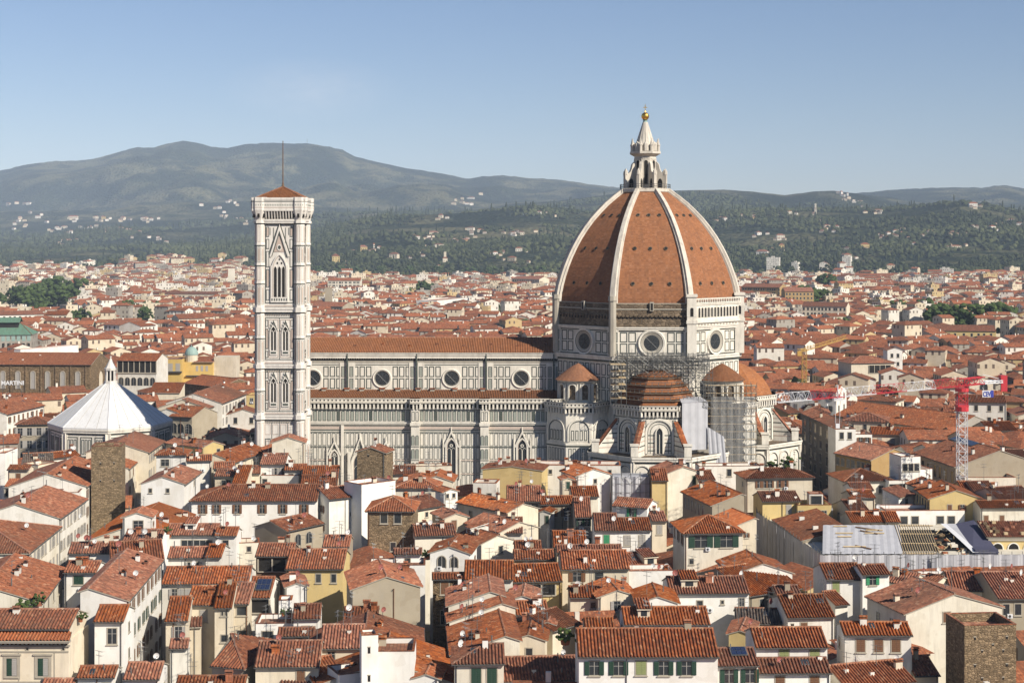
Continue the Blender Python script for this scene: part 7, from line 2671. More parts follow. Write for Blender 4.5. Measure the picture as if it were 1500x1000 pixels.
    for i in range(n):
        u0, u1 = xa + (xb - xa) * i / n, xa + (xb - xa) * (i + 1) / n
        e0, e1 = .06 * (i % 2), .06 * ((i + 1) % 2)
        b.poly([s(u0, 0, e0), s(u1, 0, e1), s(u1, 1, e1), s(u0, 1, e0)], 0)
    sr = b.build('sheeted_roof', ['sheet'], root)
    for i in range(9):
        b = MB(T)
        t_ = .12 + .8 * random.random()
        x = random.uniform(xa + 1, xb - 5)
        ln = random.uniform(2.5, 5)
        p, q = s(x, t_, .22), s(x + ln, t_ - (.12 if i % 3 == 0 else 0), .22)
        b.tube(p, q, .13, 4, 0)
        b.build('plank', ['plank' if i % 3 else 'wood'], sr)
    b = MB(T)
    for i in range(15):
        x = xb + .3 + (xc - xb) * i / 14
        b.tube(s(x, 0, .1), s(x - 1.2, 1, .1), .09, 4, 0)
    for t_ in (.02, .35, .68, .98):
        b.tube(s(xb, t_, 0), s(xc, t_, 0), .12, 4, 0)
    b.poly([s(xb, 0, -.9), s(xc + 6, 0, -.9), s(xc + 6, 1, -.9), s(xb, 1, -.9)], 1)
    b.build('bare_rafters', ['plank', 'void'], root)
    # rubble of the stripped part
    b = MB(T)
    for i in range(46):
        x, t_ = random.uniform(xc, xc + 6.5), random.random()
        p = s(x, t_, -.6)
        r = random.uniform(.2, .6)
        if i % 3:
            b.box(p.x - r, p.x + r, p.y - r * .6, p.y + r * .6, p.z, p.z + r * .9, random.choice((0, 2, 3)))
        else:
            b.tube(p, p + Vector((random.uniform(-1.5, 1.5), random.uniform(-1, 1), random.uniform(.2, 1.2))), .09, 4, 1)
    tag(b.build('debris', ['tile', 'plank', 'rubble_brown', 'ivory'], root), kind='stuff')
    b = MB(T)
    m = 12
    for i in range(m):
        t0, t1 = i / m, (i + 1) / m
        def c(t_, w_):
            return s(84.5 - 4.5 * t_ + w_, t_ * 1.05, .5 + 1.1 * math.sin(math.pi * t_))
        c0 = [s(80.5 + 5.0 * (1 - t_) + w_, t_, .3 + .5 * (1 - t_) * t_) for t_, w_ in ((t0, 0), (t0, 1.1), (t1, 1.1), (t1, 0))]
        b.poly(c0, 0)
        e0 = [s(81.6 + 5.0 * (1 - t_) + w_, t_, .3 + .4 * math.sin(3 * w_)) for t_, w_ in ((t0, 0), (t0, 3.2), (t1, 3.2), (t1, 0))]
        b.poly(e0, 1)
    b.build('tarpaulin', ['white_paint', 'sheet'], root)
    b = MB(T)
    b.poly([s(85.5, .0, .2), s(90.5, .0, .2), s(87.0, 1.0, 1.0), s(83.5, 1.0, .3)], 0)
    b.box(86.0, 90.3, y0 + .1, y0 + 9, 12, 16.4, 0)
    b.build('dark_tarpaulin', ['blue_tarp'], root)
    # arcaded yellow wall and the broken tiles above it
    b = MB(T)
    f = Fac((90.0, 293.0, 0), (1, 0, 0))
    b.box(90.0, 112, 293.0, 304, 0, 17.6, 0)
    f.rect(b, 0, 22, 17.0, 17.6, .25, 1)
    b.build('arcade_wall', ['yellow', 'stone_trim'], root)
    for i in range(6):
        b = MB(T)
        f.arch(b, 1.8 + i * 3.0, 14.3, 1.9, 2.2, .05, 1)
        f.arch_ring(b, 1.8 + i * 3.0, 14.3, 1.9, 2.2, .2, .15, 0)
        f.rect(b, .9 + i * 3.0, 2.7 + i * 3.0, 14.8, 14.95, .1, 0)
        b.build('arch_window', ['white', 'void'], root)
    b = MB(T)
    tiles(b, (89.6, 292.6, 17.7), (112, 292.6, 17.7), (112, 299, 19.6), (89.6, 299, 19.6), True)
    for i in range(60):
        x, t_ = random.uniform(90, 111), random.random()
        p = Vector((x, 292.6 + 6.4 * t_, 17.9 + 1.9 * t_))
        r = random.uniform(.15, .45)
        b.box(p.x - r, p.x + r, p.y - r, p.y + r, p.z - .1, p.z + r, random.choice((2, 0, 3)))
    b.build('broken_roof', ['tile', 'stone_trim', 'rubble_brown', 'plank'], root)


mat_simple('blue_tarp', (0.07, 0.07, 0.11), .7)
restoration()


def wrapped_scaffold():
    A = at_h(897, 698, 21.3)
    B = at_h(949, 694, 21.3)
    root = empty('wrapped_scaffold', (A.x, A.y, 0))
    tag(root, 'white sheeted scaffold block standing before the great apse', 'scaffold')
    W = B.x - A.x
    FOOT.append((A.x + W / 2, A.y + 3, W / 2, 3, 0))
    b = MB()
    segs = 16
    for i in range(segs):
        x0, x1 = W * i / segs, W * (i + 1) / segs
        y0, y1 = .25 * math.sin(i * 1.7), .25 * math.sin((i + 1) * 1.7)
        zt = 21.3 - .35 * (i % 5 == 2)
        b.poly([(x0, y0, 2), (x1, y1, 2), (x1, y1, zt), (x0, y0, zt)], 0)
    for i in range(8):
        y0, y1 = 6 * i / 8, 6 * (i + 1) / 8
        for x in (0, W):
            b.poly([(x + .15 * math.sin(i * 2), y0, 2), (x + .15 * math.sin(i * 2 + 2), y1, 2), (x + .15 * math.sin(i * 2 + 2), y1, 21), (x + .15 * math.sin(i * 2), y0, 21)], 0)
    b.poly([(0, 0, 21), (W, 0, 20.9), (W, 6, 21.2), (0, 6, 21.2)], 0)
    b.build('sheet', ['sheet'], root)
    b = MB()
    lattice(b, 0, W, -.3, 1.0, 8, 21.8, 2.0, 2.0, .05)
    b.build('poles', ['steel'], root)


wrapped_scaffold()


# ------------------------------------------------------------------ the cranes
def truss(mb, p, q, w, hgt, n, mats, tri=False, r=.09):
    """a square lattice boom from p to q; mats: material per bay"""
    p, q = Vector(p), Vector(q)
    d = (q - p)
    Ln = d.length
    d.normalize()
    if abs(d.z) > .8:
        side, up = Vector((1, 0, 0)), Vector((0, 1, 0))
    else:
        side = d.cross(Vector((0, 0, 1))).normalized()
        up = Vector((0, 0, 1))
    cs = [side * (-w / 2), side * (w / 2), side * (w / 2) + up * hgt, side * (-w / 2) + up * hgt]
    if tri:
        cs = [side * (-w / 2), side * (w / 2), up * hgt]
    k = len(cs)
    for i in range(n):
        m = mats(i)
        a, e = p + d * Ln * i / n, p + d * Ln * (i + 1) / n
        for c in cs:
            mb.tube(a + c, e + c, r, 4, m)
        for j in range(k):
            c0, c1 = cs[j], cs[(j + 1) % k]
            mb.tube(a + c0, a + c1, r * .6, 4, m)
            if i % 2:
                c0, c1 = c1, c0
            mb.tube(a + c0, e + c1, r * .6, 4, m)
            mb.tube(a + c1, (a + e) / 2 + (c0 + c1) / 2, r * .4, 4, m)


def red_crane():
    Y = 340.0
    X = (1409 - CX) / F * Y
    root = empty('tower_crane', (X, Y, 0))
    tag(root, 'red and white lattice tower crane with long jib above the eastern roofs', 'crane')
    FOOT.append((X, Y, 2.5, 2.5, 0))
    w = 1.9
    b = MB()
    truss(b, (0, -w / 2, 0), (0, -w / 2, 36.6), w, w, 20, lambda i: 0, r=.08)
    b.box(-2.2, 2.2, -2.2, 2.2, 0, 1.0, 0)
    b.build('mast', ['white_paint'], root)
    b = MB()
    truss(b, (0, -w / 2, 36.6), (0, -w / 2, 42.4), w + .1, w + .1, 4, lambda i: 0, r=.085)
    b.frus((0, 0, 0), 36.3, 37.3, 1.5, 1.5, 10, 0)
    b.frus((0, 0, 0), 40.6, 41.3, 1.5, 1.5, 10, 0)
    b.box(-1.2, 1.2, -1.2, 1.2, 37.3, 37.7, 0)
    b.build('slewing_section', ['red_paint'], root)
    tip = Vector(((1136 - CX) / F * 306 - X, 306 - Y, 41.7))
    b = MB()
    truss(b, (0, 0, 41.8), tip, 1.5, 1.75, 36, lambda i: 0 if (i // 6) % 2 == 0 else 1, True, .052)
    b.build('jib', ['red_paint', 'white_paint'], root)
    e = Vector(((1469 - CX) / F * 346 - X, 346 - Y, 42.0))
    b = MB()
    truss(b, (0, 0, 41.8), e * .5 + Vector((0, 0, 21)), 1.4, 1.5, 4, lambda i: 0, False, .1)
    truss(b, e * .5 + Vector((0, 0, 21)), e, 1.4, .5, 5, lambda i: 1, False, .1)
    b.tube((e.x * .5, e.y * .5, 44.0), (e.x, e.y, 42.6), .07, 4, 1)
    b.build('counter_jib', ['red_paint', 'white_paint'], root)
    b = MB()
    b.box(e.x - .7, e.x + .7, e.y - 1.0, e.y + 1.0, 40.1, 43.6, 0)
    b.box(e.x - 1.9, e.x - .8, e.y - .9, e.y + .9, 40.4, 42.0, 1)
    b.build('counterweight', ['red_paint', 'stone_trim'], root)
    tr = MB()
    t_ = .69
    c = tip * t_ + Vector((0, 0, 41.7 * (1 - t_)))
    tr.box(c.x - .9, c.x + .9, c.y - .8, c.y + .8, 41.0, 41.6, 0)
    for sx in (-.6, .6):
        tr.tube((c.x + sx, c.y, 41.2), (c.x + sx * .6, c.y, 36.2), .05, 4, 0)
    tr.tube((c.x, c.y, 44.2), (c.x, c.y, 41.2), .15, 4, 0)
    tr.box(c.x - .4, c.x + .4, c.y - .3, c.y + .3, 35.4, 36.3, 0)
    tr.build('trolley', ['white_paint'], root)
    sx0, sx1 = (1437 - CX) / F * 343 - X, (1453.5 - CX) / F * 343 - X
    z0, z1 = CAMZ - (581 - HY) / F * 343, CAMZ - (571 - HY) / F * 343
    b = MB()
    yy = 343 - Y - 1.0
    xm = sx0 + (sx1 - sx0) * .72
    b.box(sx0, xm, yy, yy + .12, z0, z1, 0)
    b.box(xm, sx1, yy, yy + .12, z0, z1, 1)
    b.tube((sx0 + .3, yy, z1), (sx0 + .3, yy + .8, z1 + .6), .04, 4, 0)
    b.tube((sx1 - .3, yy, z1), (sx1 - .3, yy + .8, z1 + .6), .04, 4, 0)
    sg = b.build('sign', ['white_paint', 'blue_paint'], root)
    cu = bpy.data.curves.new('lettering', 'FONT')
    cu.body = 'CEV'
    cu.size = 1.5
    cu.align_x = 'CENTER'
    cu.extrude = .03
    cu.offset = .03
    cu.materials.append(M['blue_paint'])
    o = text_part(cu, sg)
    o.location = ((sx0 + xm) / 2 + .1, yy - .04, z0 + .22)
    o.rotation_euler = (R(90), 0, 0)
    o.scale = (.62, 1, 1)


def yellow_crane():
    Y = 600.0
    X = (1178 - CX) / F * Y
    root = empty('tower_crane', (X, Y, 0))
    tag(root, 'yellow lattice tower crane among the roofs beyond the eastern apse', 'crane')
    b = MB()
    truss(b, (0, -.8, 0), (0, -.8, 31.5), 1.7, 1.7, 18, lambda i: 0, r=.09)
    b.build('mast', ['yellow_paint'], root)
    b = MB()
    e = Vector(((1240 - CX) / F * 640 - X, 640 - Y, 33.0))
    truss(b, (0, 0, 30.6), e, 1.2, 1.3, 14, lambda i: 0, True, .085)
    b.build('jib', ['yellow_paint'], root)
    b = MB()
    truss(b, (0, 0, 30.6), (-3.5, -8, 31), 1.2, .9, 3, lambda i: 0, False, .12)
    b.box(-4.2, -2.6, -8.8, -7.2, 29.4, 31.2, 0)
    b.build('counter_jib', ['yellow_paint'], root)


red_crane()
yellow_crane()


# ------------------------------------------------------------------ plants and parasols on the terraces
def roof_plant(px, py, Y, r, label, group=None, name='roof_shrub'):
    p = at(px, py, Y)
    o = empty(name, p)
    tag(o, label, 'plant', group)
    rnd = random.Random(int(px))
    blobs = []
    for i in range(26):
        v = Vector((rnd.gauss(0, .45), rnd.gauss(0, .4), abs(rnd.gauss(.35, .3))))
        blobs.append((v.x * r, v.y * r, v.z * r, r * rnd.uniform(.16, .3), r * rnd.uniform(.14, .26), rnd.uniform(.2, 1)))
    new_obj('foliage', blob_mesh('foliage', blobs, 'leaf'), o)
    b = MB()
    b.frus((0, 0, 0), -.5, .15, r * .35, r * .42, 8, 0)
    b.build('pot', ['tile_new'], o)


for _a in ((35, 893, 226, 1.5, 'bright green shrub growing on the great brown roof above the cornice palazzo'),
           (57, 882, 228, 1.2, 'darker shrub beside a bright green one on the great brown roof'),
           (118, 905, 214, .8, 'narrow climbing plant on the white stepped side building'),
           (388, 700, 349, 1.0, 'first green shrub from the left on the planted terrace of the white penthouse'),
           (402, 702, 349, 1.1, 'second green shrub from the left on the planted terrace of the white penthouse'),
           (416, 702, 349, 1.0, 'third green shrub from the left on the planted terrace of the white penthouse'),
           (430, 703, 349, .9, 'fourth green shrub from the left on the planted terrace of the white penthouse'),
           (626, 815, 277, 1.3, 'dark shrub growing at the side of the arched window loft'),
           (1130, 682, 352, 1.5, 'green shrub on the low wall under the eastern chapels, smaller one'),
           (1152, 682, 350, 1.9, 'green shrub on the low wall under the eastern chapels, larger one'),
           (1428, 697, 366, 1.7, 'dark green bush at the west end of the roof garden'),
           (1453, 698, 366, 1.4, 'yellowish bush in the middle of the roof garden'),
           (1472, 699, 366, 1.9, 'dense bush at the east end of the roof garden'),
           (1490, 690, 366, 2.3, 'dark tall bush at the picture edge on the roof garden'),
           (246, 778, 277, .9, 'green plant beside the white roof dormer'),
           (415, 898, 238, .7, 'potted plant on the white plant terrace, first of two'),
           (424, 899, 238, .8, 'potted plant on the white plant terrace, second of two'),
           (828, 938, 208, 1.6, 'leafy shrub in the shaded courtyard beside the big white house')):
    roof_plant(*_a)


def parasol(px, py, Y, r, label, mat):
    p = at(px, py, Y)
    o = empty('parasol', p - Vector((0, 0, 2.2)))
    tag(o, label, 'parasol')
    b = MB()
    b.frus((0, 0, 0), 2.0, 2.7, r, .05, 10, 0, 0, False)
    b.build('canopy', [mat], o)
    b = MB()
    b.tube((0, 0, 0), (0, 0, 2.6), .05, 6, 0)
    b.build('pole', ['steel'], o)


parasol(1440, 694, 364, 1.5, 'faded pink parasol on the roof garden, nearer the crane', 'dish_red')
parasol(1466, 690, 366, 1.6, 'faded pink parasol on the roof garden, farther from the crane', 'marble_pink')
parasol(78, 704, 340, 1.2, 'yellow parasol on a terrace before the baptistery', 'yellow')

# ------------------------------------------------------------------ landmarks of the middle distance
def lm(kind, x0, y0, x1, y1, run, H, wall, label, **o):
    o.setdefault('near', False)
    o.setdefault('chim', 0)
    return h(0, kind, x0, y0, x1, y1, run, H, wall, label, **o)


# the brick basilica with arched windows
def basilica():
    A, B = at_h(-60, 533.5, 26), at_h(133, 534.5, 26)
    t, zf, (hw, hd, H) = house(A, B, 'S', 11.0, 'rubble_brown', 'long brown brick basilica with arched windows and red roof behind the baptistery', near=True, cat='church', group=None, name='basilica', chim=0, ants=0, dishes=0, roof='tile_new')
    f = Fac((-hw, -hd, 0), (1, 0, 0))
    s = F / ((A.y + B.y) / 2)
    for px in (-16, 6, 28.5, 51, 73, 95.5, 118):
        u = (px + 60) / s
        b = MB()
        f.arch(b, u, H - 9.2, 1.5, 6.6, .1, 1)
        f.arch_ring(b, u, H - 9.2, 1.5, 6.6, .3, .25, 0)
        b.build('arched_window', ['stone_trim', 'grey_shutter'], t)
        b = MB()
        f.rect(b, u + 2.9, u + 3.3, H - 14, H - .3, .3, 0)
        b.build('pilaster', ['rubble_brown'], t)
    e = Fac((hw, -hd, 0), (0, 1, 0))
    b = MB()
    e.arch(b, hd, 12, 5.0, 11, .12, 0)
    e.arch_ring(b, hd, 12, 5.0, 11, .6, .4, 1)
    b.build('blind_arch', ['cream', 'rubble_brown'], t)
    b = MB()
    b.box(-hw, hw - 1, -hd - 8.5, -hd, 0, 12.2, 0)
    b.build('aisle_wall', ['rubble_brown'], t)
    b = MB()
    tiles(b, (-hw, -hd - 9, 12.0), (hw - 1, -hd - 9, 12.0), (hw - 1, -hd, 15.2), (-hw, -hd, 15.2), True)
    b.build('aisle_roof', ['tile', 'stone_trim'], t)


basilica()


def rooftop_sign():
    p = at(18.5, 563.5, 470)
    s = empty('rooftop_sign', p, R(3))
    tag(s, 'white rooftop letters MARTINI on a steel frame before the brick basilica', 'sign')
    cu = bpy.data.curves.new('lettering', 'FONT')
    cu.body = 'MARTINI'
    cu.size = 1.75
    cu.align_x = 'CENTER'
    cu.extrude = .06
    cu.offset = .045
    cu.materials.append(M['white_paint'])
    o = text_part(cu, s)
    o.rotation_euler = (R(90), 0, 0)
    b = MB()
    for x in (-3.1, -1.5, 0, 1.5, 3.1):
        b.tube((x, .25, -2.5), (x, .25, 1.3), .06, 4, 0)
        b.tube((x, 2.0, -2.5), (x, .25, 1.0), .05, 4, 0)
    for z in (.0, 1.2):
        b.tube((-3.2, .25, z), (3.2, .25, z), .05, 4, 0)
    b.build('sign_frame', ['dark_metal'], s)
    FOOT.append((p.x, p.y + 2, 5, 5, 0))


rooftop_sign()
lm('S', -30, 590, 45, 590, -6, 14.2, 'ivory', 'low building carrying the rooftop letters', near=False)


def market_hall():
    t, zf, (hw, hd, H) = lm('S', -60, 491, 46, 490, -12, 22, 'far_grey', 'market hall with green metal roof and raised louvred ridge', roof='tile_green', pitch=.45, cat='market hall', group=None, name='market_hall', hr=.6)
    b = MB()
    zt = H + .45 * 12
    b.box(-hw + 2, hw - 8, -4.5, 4.5, zt - 3, zt + 1.2, 0)
    tiles(b, (-hw + 1, -5.5, zt + 1), (hw - 7, -5.5, zt + 1), (hw - 7, 0, zt + 3.5), (-hw + 1, 0, zt + 3.5), False, 1)
    tiles(b, (hw - 7, 5.5, zt + 1), (-hw + 1, 5.5, zt + 1), (-hw + 1, 0, zt + 3.5), (hw - 7, 0, zt + 3.5), False, 1)
    b.build('louvred_ridge', ['void', 'tile_green'], t)
    b = MB()
    f = Fac((-hw, -hd, 0), (1, 0, 0))
    for i in range(14):
        f.rect(b, (i + .15) * 2 * hw / 14, (i + .85) * 2 * hw / 14, H - 3.4, H - .6, .1, 0)
        f.rect(b, (i + .3) * 2 * hw / 14, (i + .7) * 2 * hw / 14, H - 8.6, H - 4.6, .1, 1)
    b.build('glazing', ['copper_green', 'void'], t)


market_hall()
WIN3 = [('p', 14, 3, (1.2, 2.0), 1.2)]
lm('S', -30, 462, 64, 460, -7, 20, 'white', 'wide white apartment house with three storeys beyond the green market hall', win=('p', 12, 3, (1.4, 2.0), 1.2))
lm('S', 66, 461, 98, 461, -7, 20, 'cream', 'cream block with red roof attached to the wide white apartment house', win=('p', 5, 2, (1.4, 2.0), 1.2))
lm('S', 222, 430, 372, 431, -6, 19, 'cream', 'very long pale barracks with a row of small windows beyond the bell tower', win=('p', 26, 1, (1.8, 2.6), 2.0), cat='barracks', group=None)
lm('S', 194, 430, 220, 430, -6, 20, 'white', 'white square house at the west end of the long pale barracks', win=('p', 5, 1, (1.6, 2.4), 1.5))
lm('T', 30, 512, 115, 505, -4, 24, 'chalk', 'plain chalk white parapet wall behind the basilica roof', parapet=.2)
lm('S', 152, 475, 205, 477, -8, 19, 'white', 'white house with long roof and small windows in the middle distance by the trees', win=('p', 8, 2, (1.1, 1.6), 1))
lm('S', 206, 478, 228, 476, -8, 19, 'white', 'white gabled neighbour of the white house by the trees', win=('p', 4, 2, (1.1, 1.6), 1))
lm('S', 262, 467, 300, 466, -8, 20, 'cream', 'cream three storey house left of the bell tower shaft', win=('p', 6, 3, (1.1, 1.6), 1))


def loggia_palace():
    t, zf, (hw, hd, H) = lm('S', 172, 528, 229, 528.5, -7, 26, 'white', 'white palace with dark top loggia and row of arched windows', cat='palace', group=None, name='palazzo')
    f = Fac((-hw, -hd, 0), (1, 0, 0))
    W = 2 * hw
    b = MB()
    f.rect(b, 0, W, H - 4.6, H - .2, .05, 1)
    for i in range(8):
        f.rect(b, W * i / 7 - .15, W * i / 7 + .15, H - 4.6, H - .2, .25, 0)
    f.rect(b, -.2, W + .2, H - 5.1, H - 4.6, .3, 2)
    b.build('loggia', ['stone_trim', 'void', 'stone_trim'], t)
    for i in range(6):
        add_window(t, f, W * (i + .6) / 6.2, H - 8.2, 1.9, 3.2, 'a')


loggia_palace()


def yellow_palace():
    t, zf, (hw, hd, H) = lm('T', 232, 526, 266, 526, -16, 25, 'gold_wall', 'bright yellow palace with turquoise dome and balconies', cat='palace', group=None, name='palazzo', parapet=.3)
    f = Fac((-hw, -hd, 0), (1, 0, 0))
    for u in (.52, .84):
        add_window(t, f, u * 2 * hw, H - 3.2, 1.6, 2.8, 'yc')
        add_window(t, f, u * 2 * hw, H - 11, 1.6, 3.2, 'yc')
    b = MB()
    f.rect(b, -.2, 2 * hw + .2, H - 5.4, H - 4.9, 1.0, 0)
    b.build('balcony', ['dark_metal'], t)
    b = MB()
    b.box(hw, hw + 12, -hd + 4, hd, 0, H - 1.5, 0)
    g = Fac((hw, -hd + 4, 0), (1, 0, 0))
    for i in range(3):
        g.arch(b, 5.2 + i * 2.4, H - 10.5, 1.5, 3.2, .05, 1)
        g.rect(b, 5.0 + i * 2.0, 6.0 + i * 2.0, H - 5.2, H - 3.0, .05, 2)
    g.rect(b, 1, 12, H - 7.3, H - 6.9, .9, 3)
    b.build('wing', ['gold_wall', 'void', 'grey_shutter', 'dark_metal'], t)
    b = MB()
    tiles(b, (hw + 4, -hd + 3, H - 1.4), (hw + 12.4, -hd + 3, H - 1.4), (hw + 12.4, hd, H), (hw + 4, hd, H), False)
    b.build('wing_roof', ['tile', 'stone_trim'], t)
    b = MB()
    c = (hw + 2.6, -1, 0)
    b.frus(c, H - 2, H + 1.4, 2.6, 2.6, 16, 1)
    b.lathe(c, [(2.8 * math.cos(math.pi / 2 * i / 7), H + 1.3 + 3.4 * math.sin(math.pi / 2 * i / 7)) for i in range(8)], 16, 0)
    b.frus(c, H + 4.5, H + 5.6, .15, .1, 6, 0)
    b.build('turquoise_dome', ['copper_green', 'cream'], t)
    b = MB()
    b.box(hw + 12, hw + 21, -hd + 6, hd, 0, H + .4, 0)
    b.build('cream_wing', ['cream'], t)


yellow_palace()
# right of the dome
lm('S', 1353, 484, 1459, 485, -9, 17, 'yellow', 'long barn like hall with terracotta roof and yellow gable beyond the trees', win=('p', 10, 1, (1.2, 2.0), 1.5), ewin=('p', 3, 1), cat='hall', group=None, name='long_hall')
lm('S', 1086, 420, 1142, 421, -10, 24, 'ochre', 'orange brick apartment block next to the dome base', win=('p', 14, 4, (1.4, 1.8), 1.4))
lm('S', 1150, 427, 1192, 427, -10, 26, 'ochre', 'orange brick apartment block second from the dome base', win=('p', 8, 4, (1.4, 1.8), 1.4))
lm('G', 1300, 513, 1322, 513, -8, 25, 'chalk', 'slim white tower house with stepped windows in the eastern quarter', win=('p', [.3, .7], 3, (1.0, 1.6), 1.5))
lm('H', 1247, 532, 1310, 531, -7, 21, 'cream', 'palace with open top loggia arches in the eastern quarter', win=('L', [.66], 1, (10, 3.2), 1.0), cat='palace', group=None, name='palazzo')
lm('S', 1175, 448, 1240, 449, -8, 24, 'cream', 'cream apartment house with red roof and balconies, eastern quarter', win=('p', 12, 3, (1.3, 1.9), 1.2))
lm('S', 1250, 403, 1312, 404, -9, 18, 'ivory', 'long pale school building at the edge of the woods', win=('p', 18, 2, (1.8, 2.0), 1.4))
lm('S', 1186, 404, 1246, 405, -9, 18, 'beige', 'low dark roofed depot at the edge of the woods', win=('p', 14, 1, (2, 2), 1.4))
lm('T', 640, 440, 685, 436, -20, 20, 'chalk', 'white flat roofed modern building above the nave roof', win=('S', [.6], 1, (14, 1.6), 2.0))
lm('S', 455, 448, 502, 449, -9, 20, 'beige', 'beige institute with row of tall windows right of the bell tower', win=('p', 10, 1, (1.6, 4.0), 1.5))
lm('T', 476, 421, 486, 421, -5, 34, 'beige', 'slender beige medieval tower right of the bell tower', cat='tower', group=None, name='tower_house')
lm('T', 334, 393, 343, 393, -5, 36, 'ivory', 'slender pale medieval tower left of the bell tower', cat='tower', group=None, name='tower_house')
lm('S', 480, 411, 528, 411, -9, 24, 'ivory', 'tall pale apartment block at the wood edge right of the bell tower', win=('p', 16, 4, (1.3, 1.8), 1.4))
lm('S', 750, 408, 790, 409, -9, 24, 'cream', 'cream apartment block at the wood edge left of the dome', win=('p', 12, 3, (1.3, 1.8), 1.4))
lm('G', 1420, 560, 1462, 560, -9, 18, 'cream', 'cream gabled workshop behind the crane counterweight', win=('a', [.5], 1, (3, 3), .2))


# ------------------------------------------------------------------ the rest of the city
def blocked(x, y, r):
    # cathedral square, the cathedral, the baptistery
    if -72 < x < 84 and 372 < y < 452:
        return True
    if (x + 116) ** 2 + (y - 449) ** 2 < (27 + r) ** 2:
        return True
    for fx, fy, hw, hd, yaw in FOOT:
        if abs(x - fx) > hw + hd + r or abs(y - fy) > hw + hd + r:
            continue
        c, s = math.cos(yaw), math.sin(yaw)
        u, v = (x - fx) * c + (y - fy) * s, -(x - fx) * s + (y - fy) * c
        if abs(u) < hw + r * .75 and abs(v) < hd + r * .75:
            return True
    return False


FAR_MATS = ['far_white', 'far_cream', 'far_yellow', 'far_grey', 'tile', 'tile_dark', 'tile_new', 'ridge']
cityrnd = random.Random(21)
PARKS = [(40, 436, 75, 18), (210, 462, 45, 10), (110, 464, 34, 7), (1440, 482, 60, 12), (1320, 466, 50, 9), (1235, 487, 26, 7), (1190, 452, 18, 12), (610, 425, 22, 7), (1215, 430, 16, 8), (740, 452, 26, 7)]


def in_park(px, py):
    return any(abs(px - a) < c and abs(py - b) < d for a, b, c, d in PARKS)


def shell(mb, x, y, w, d, hh, yaw, kind, wm, rm, ov=.5, pitch=.34):
    """a plain house body with a pitched roof, for what is too small to show parts"""
    c, s = math.cos(yaw), math.sin(yaw)
    T = Matrix(((c, -s, 0, x), (s, c, 0, y), (0, 0, 1, 0), (0, 0, 0, 1)))
    keep = mb.T
    mb.T = T
    hw, hd = w / 2, d / 2
    off = cityrnd.random() * 3
    for a, b in (((-hw, -hd), (hw, -hd)), ((hw, -hd), (hw, hd)), ((hw, hd), (-hw, hd)), ((-hw, hd), (-hw, -hd))):
        L = math.hypot(b[0] - a[0], b[1] - a[1])
        mb.poly([(a[0], a[1], 0), (b[0], b[1], 0), (b[0], b[1], hh), (a[0], a[1], hh)], wm, [(off, -hh), (off + L, -hh), (off + L, -.2), (off, -.2)])
    if kind == 'T':
        mb.box(-hw, hw, -hd, hd, hh, hh + .3, wm, 3)
        mb.box(-hw * .3, hw * .2, -hd * .3, hd * .4, hh + .3, hh + 2.6, wm)
    elif kind == 'H':
        r = min(hw, hd)
        zt = hh + pitch * r
        e = hh - pitch * ov
        A, B, C, D = (-hw - ov, -hd - ov, e), (hw + ov, -hd - ov, e), (hw + ov, hd + ov, e), (-hw - ov, hd + ov, e)
        if hw >= hd:
            p, q = (-hw + r, 0, zt), (hw - r, 0, zt)
            mb.poly([A, B, q, p], rm)
            mb.poly([B, C, q], rm)
            mb.poly([C, D, p, q], rm)
            mb.poly([D, A, p], rm)
        else:
            p, q = (0, -hd + r, zt), (0, hd - r, zt)
            mb.poly([A, B, p], rm)
            mb.poly([B, C, q, p], rm)
            mb.poly([C, D, q], rm)
            mb.poly([D, A, p, q], rm)
    else:
        zt = hh + pitch * hd
        e = hh - pitch * ov
        for sx in (-1, 1):
            mb.poly([(sx * hw, -hd, hh), (sx * hw, hd, hh), (sx * hw, 0, zt)], wm, [(0, 50), (.1, 50), (.05, 50.1)])
        g = .3
        mb.poly([(-hw - g, -hd - ov, e), (hw + g, -hd - ov, e), (hw + g, 0, zt + .05), (-hw - g, 0, zt + .05)], rm)
        mb.poly([(hw + g, hd + ov, e), (-hw - g, hd + ov, e), (-hw - g, 0, zt + .05), (hw + g, 0, zt + .05)], rm)
        if cityrnd.random() < .6:
            cx_, cy_ = cityrnd.uniform(-hw * .7, hw * .7), cityrnd.uniform(-hd * .7, 0)
            zz = hh + pitch * (cy_ + hd)
            mb.box(cx_ - .35, cx_ + .35, cy_ - .3, cy_ + .3, zz - .4, zz + 1.3, 0)
    mb.T = keep


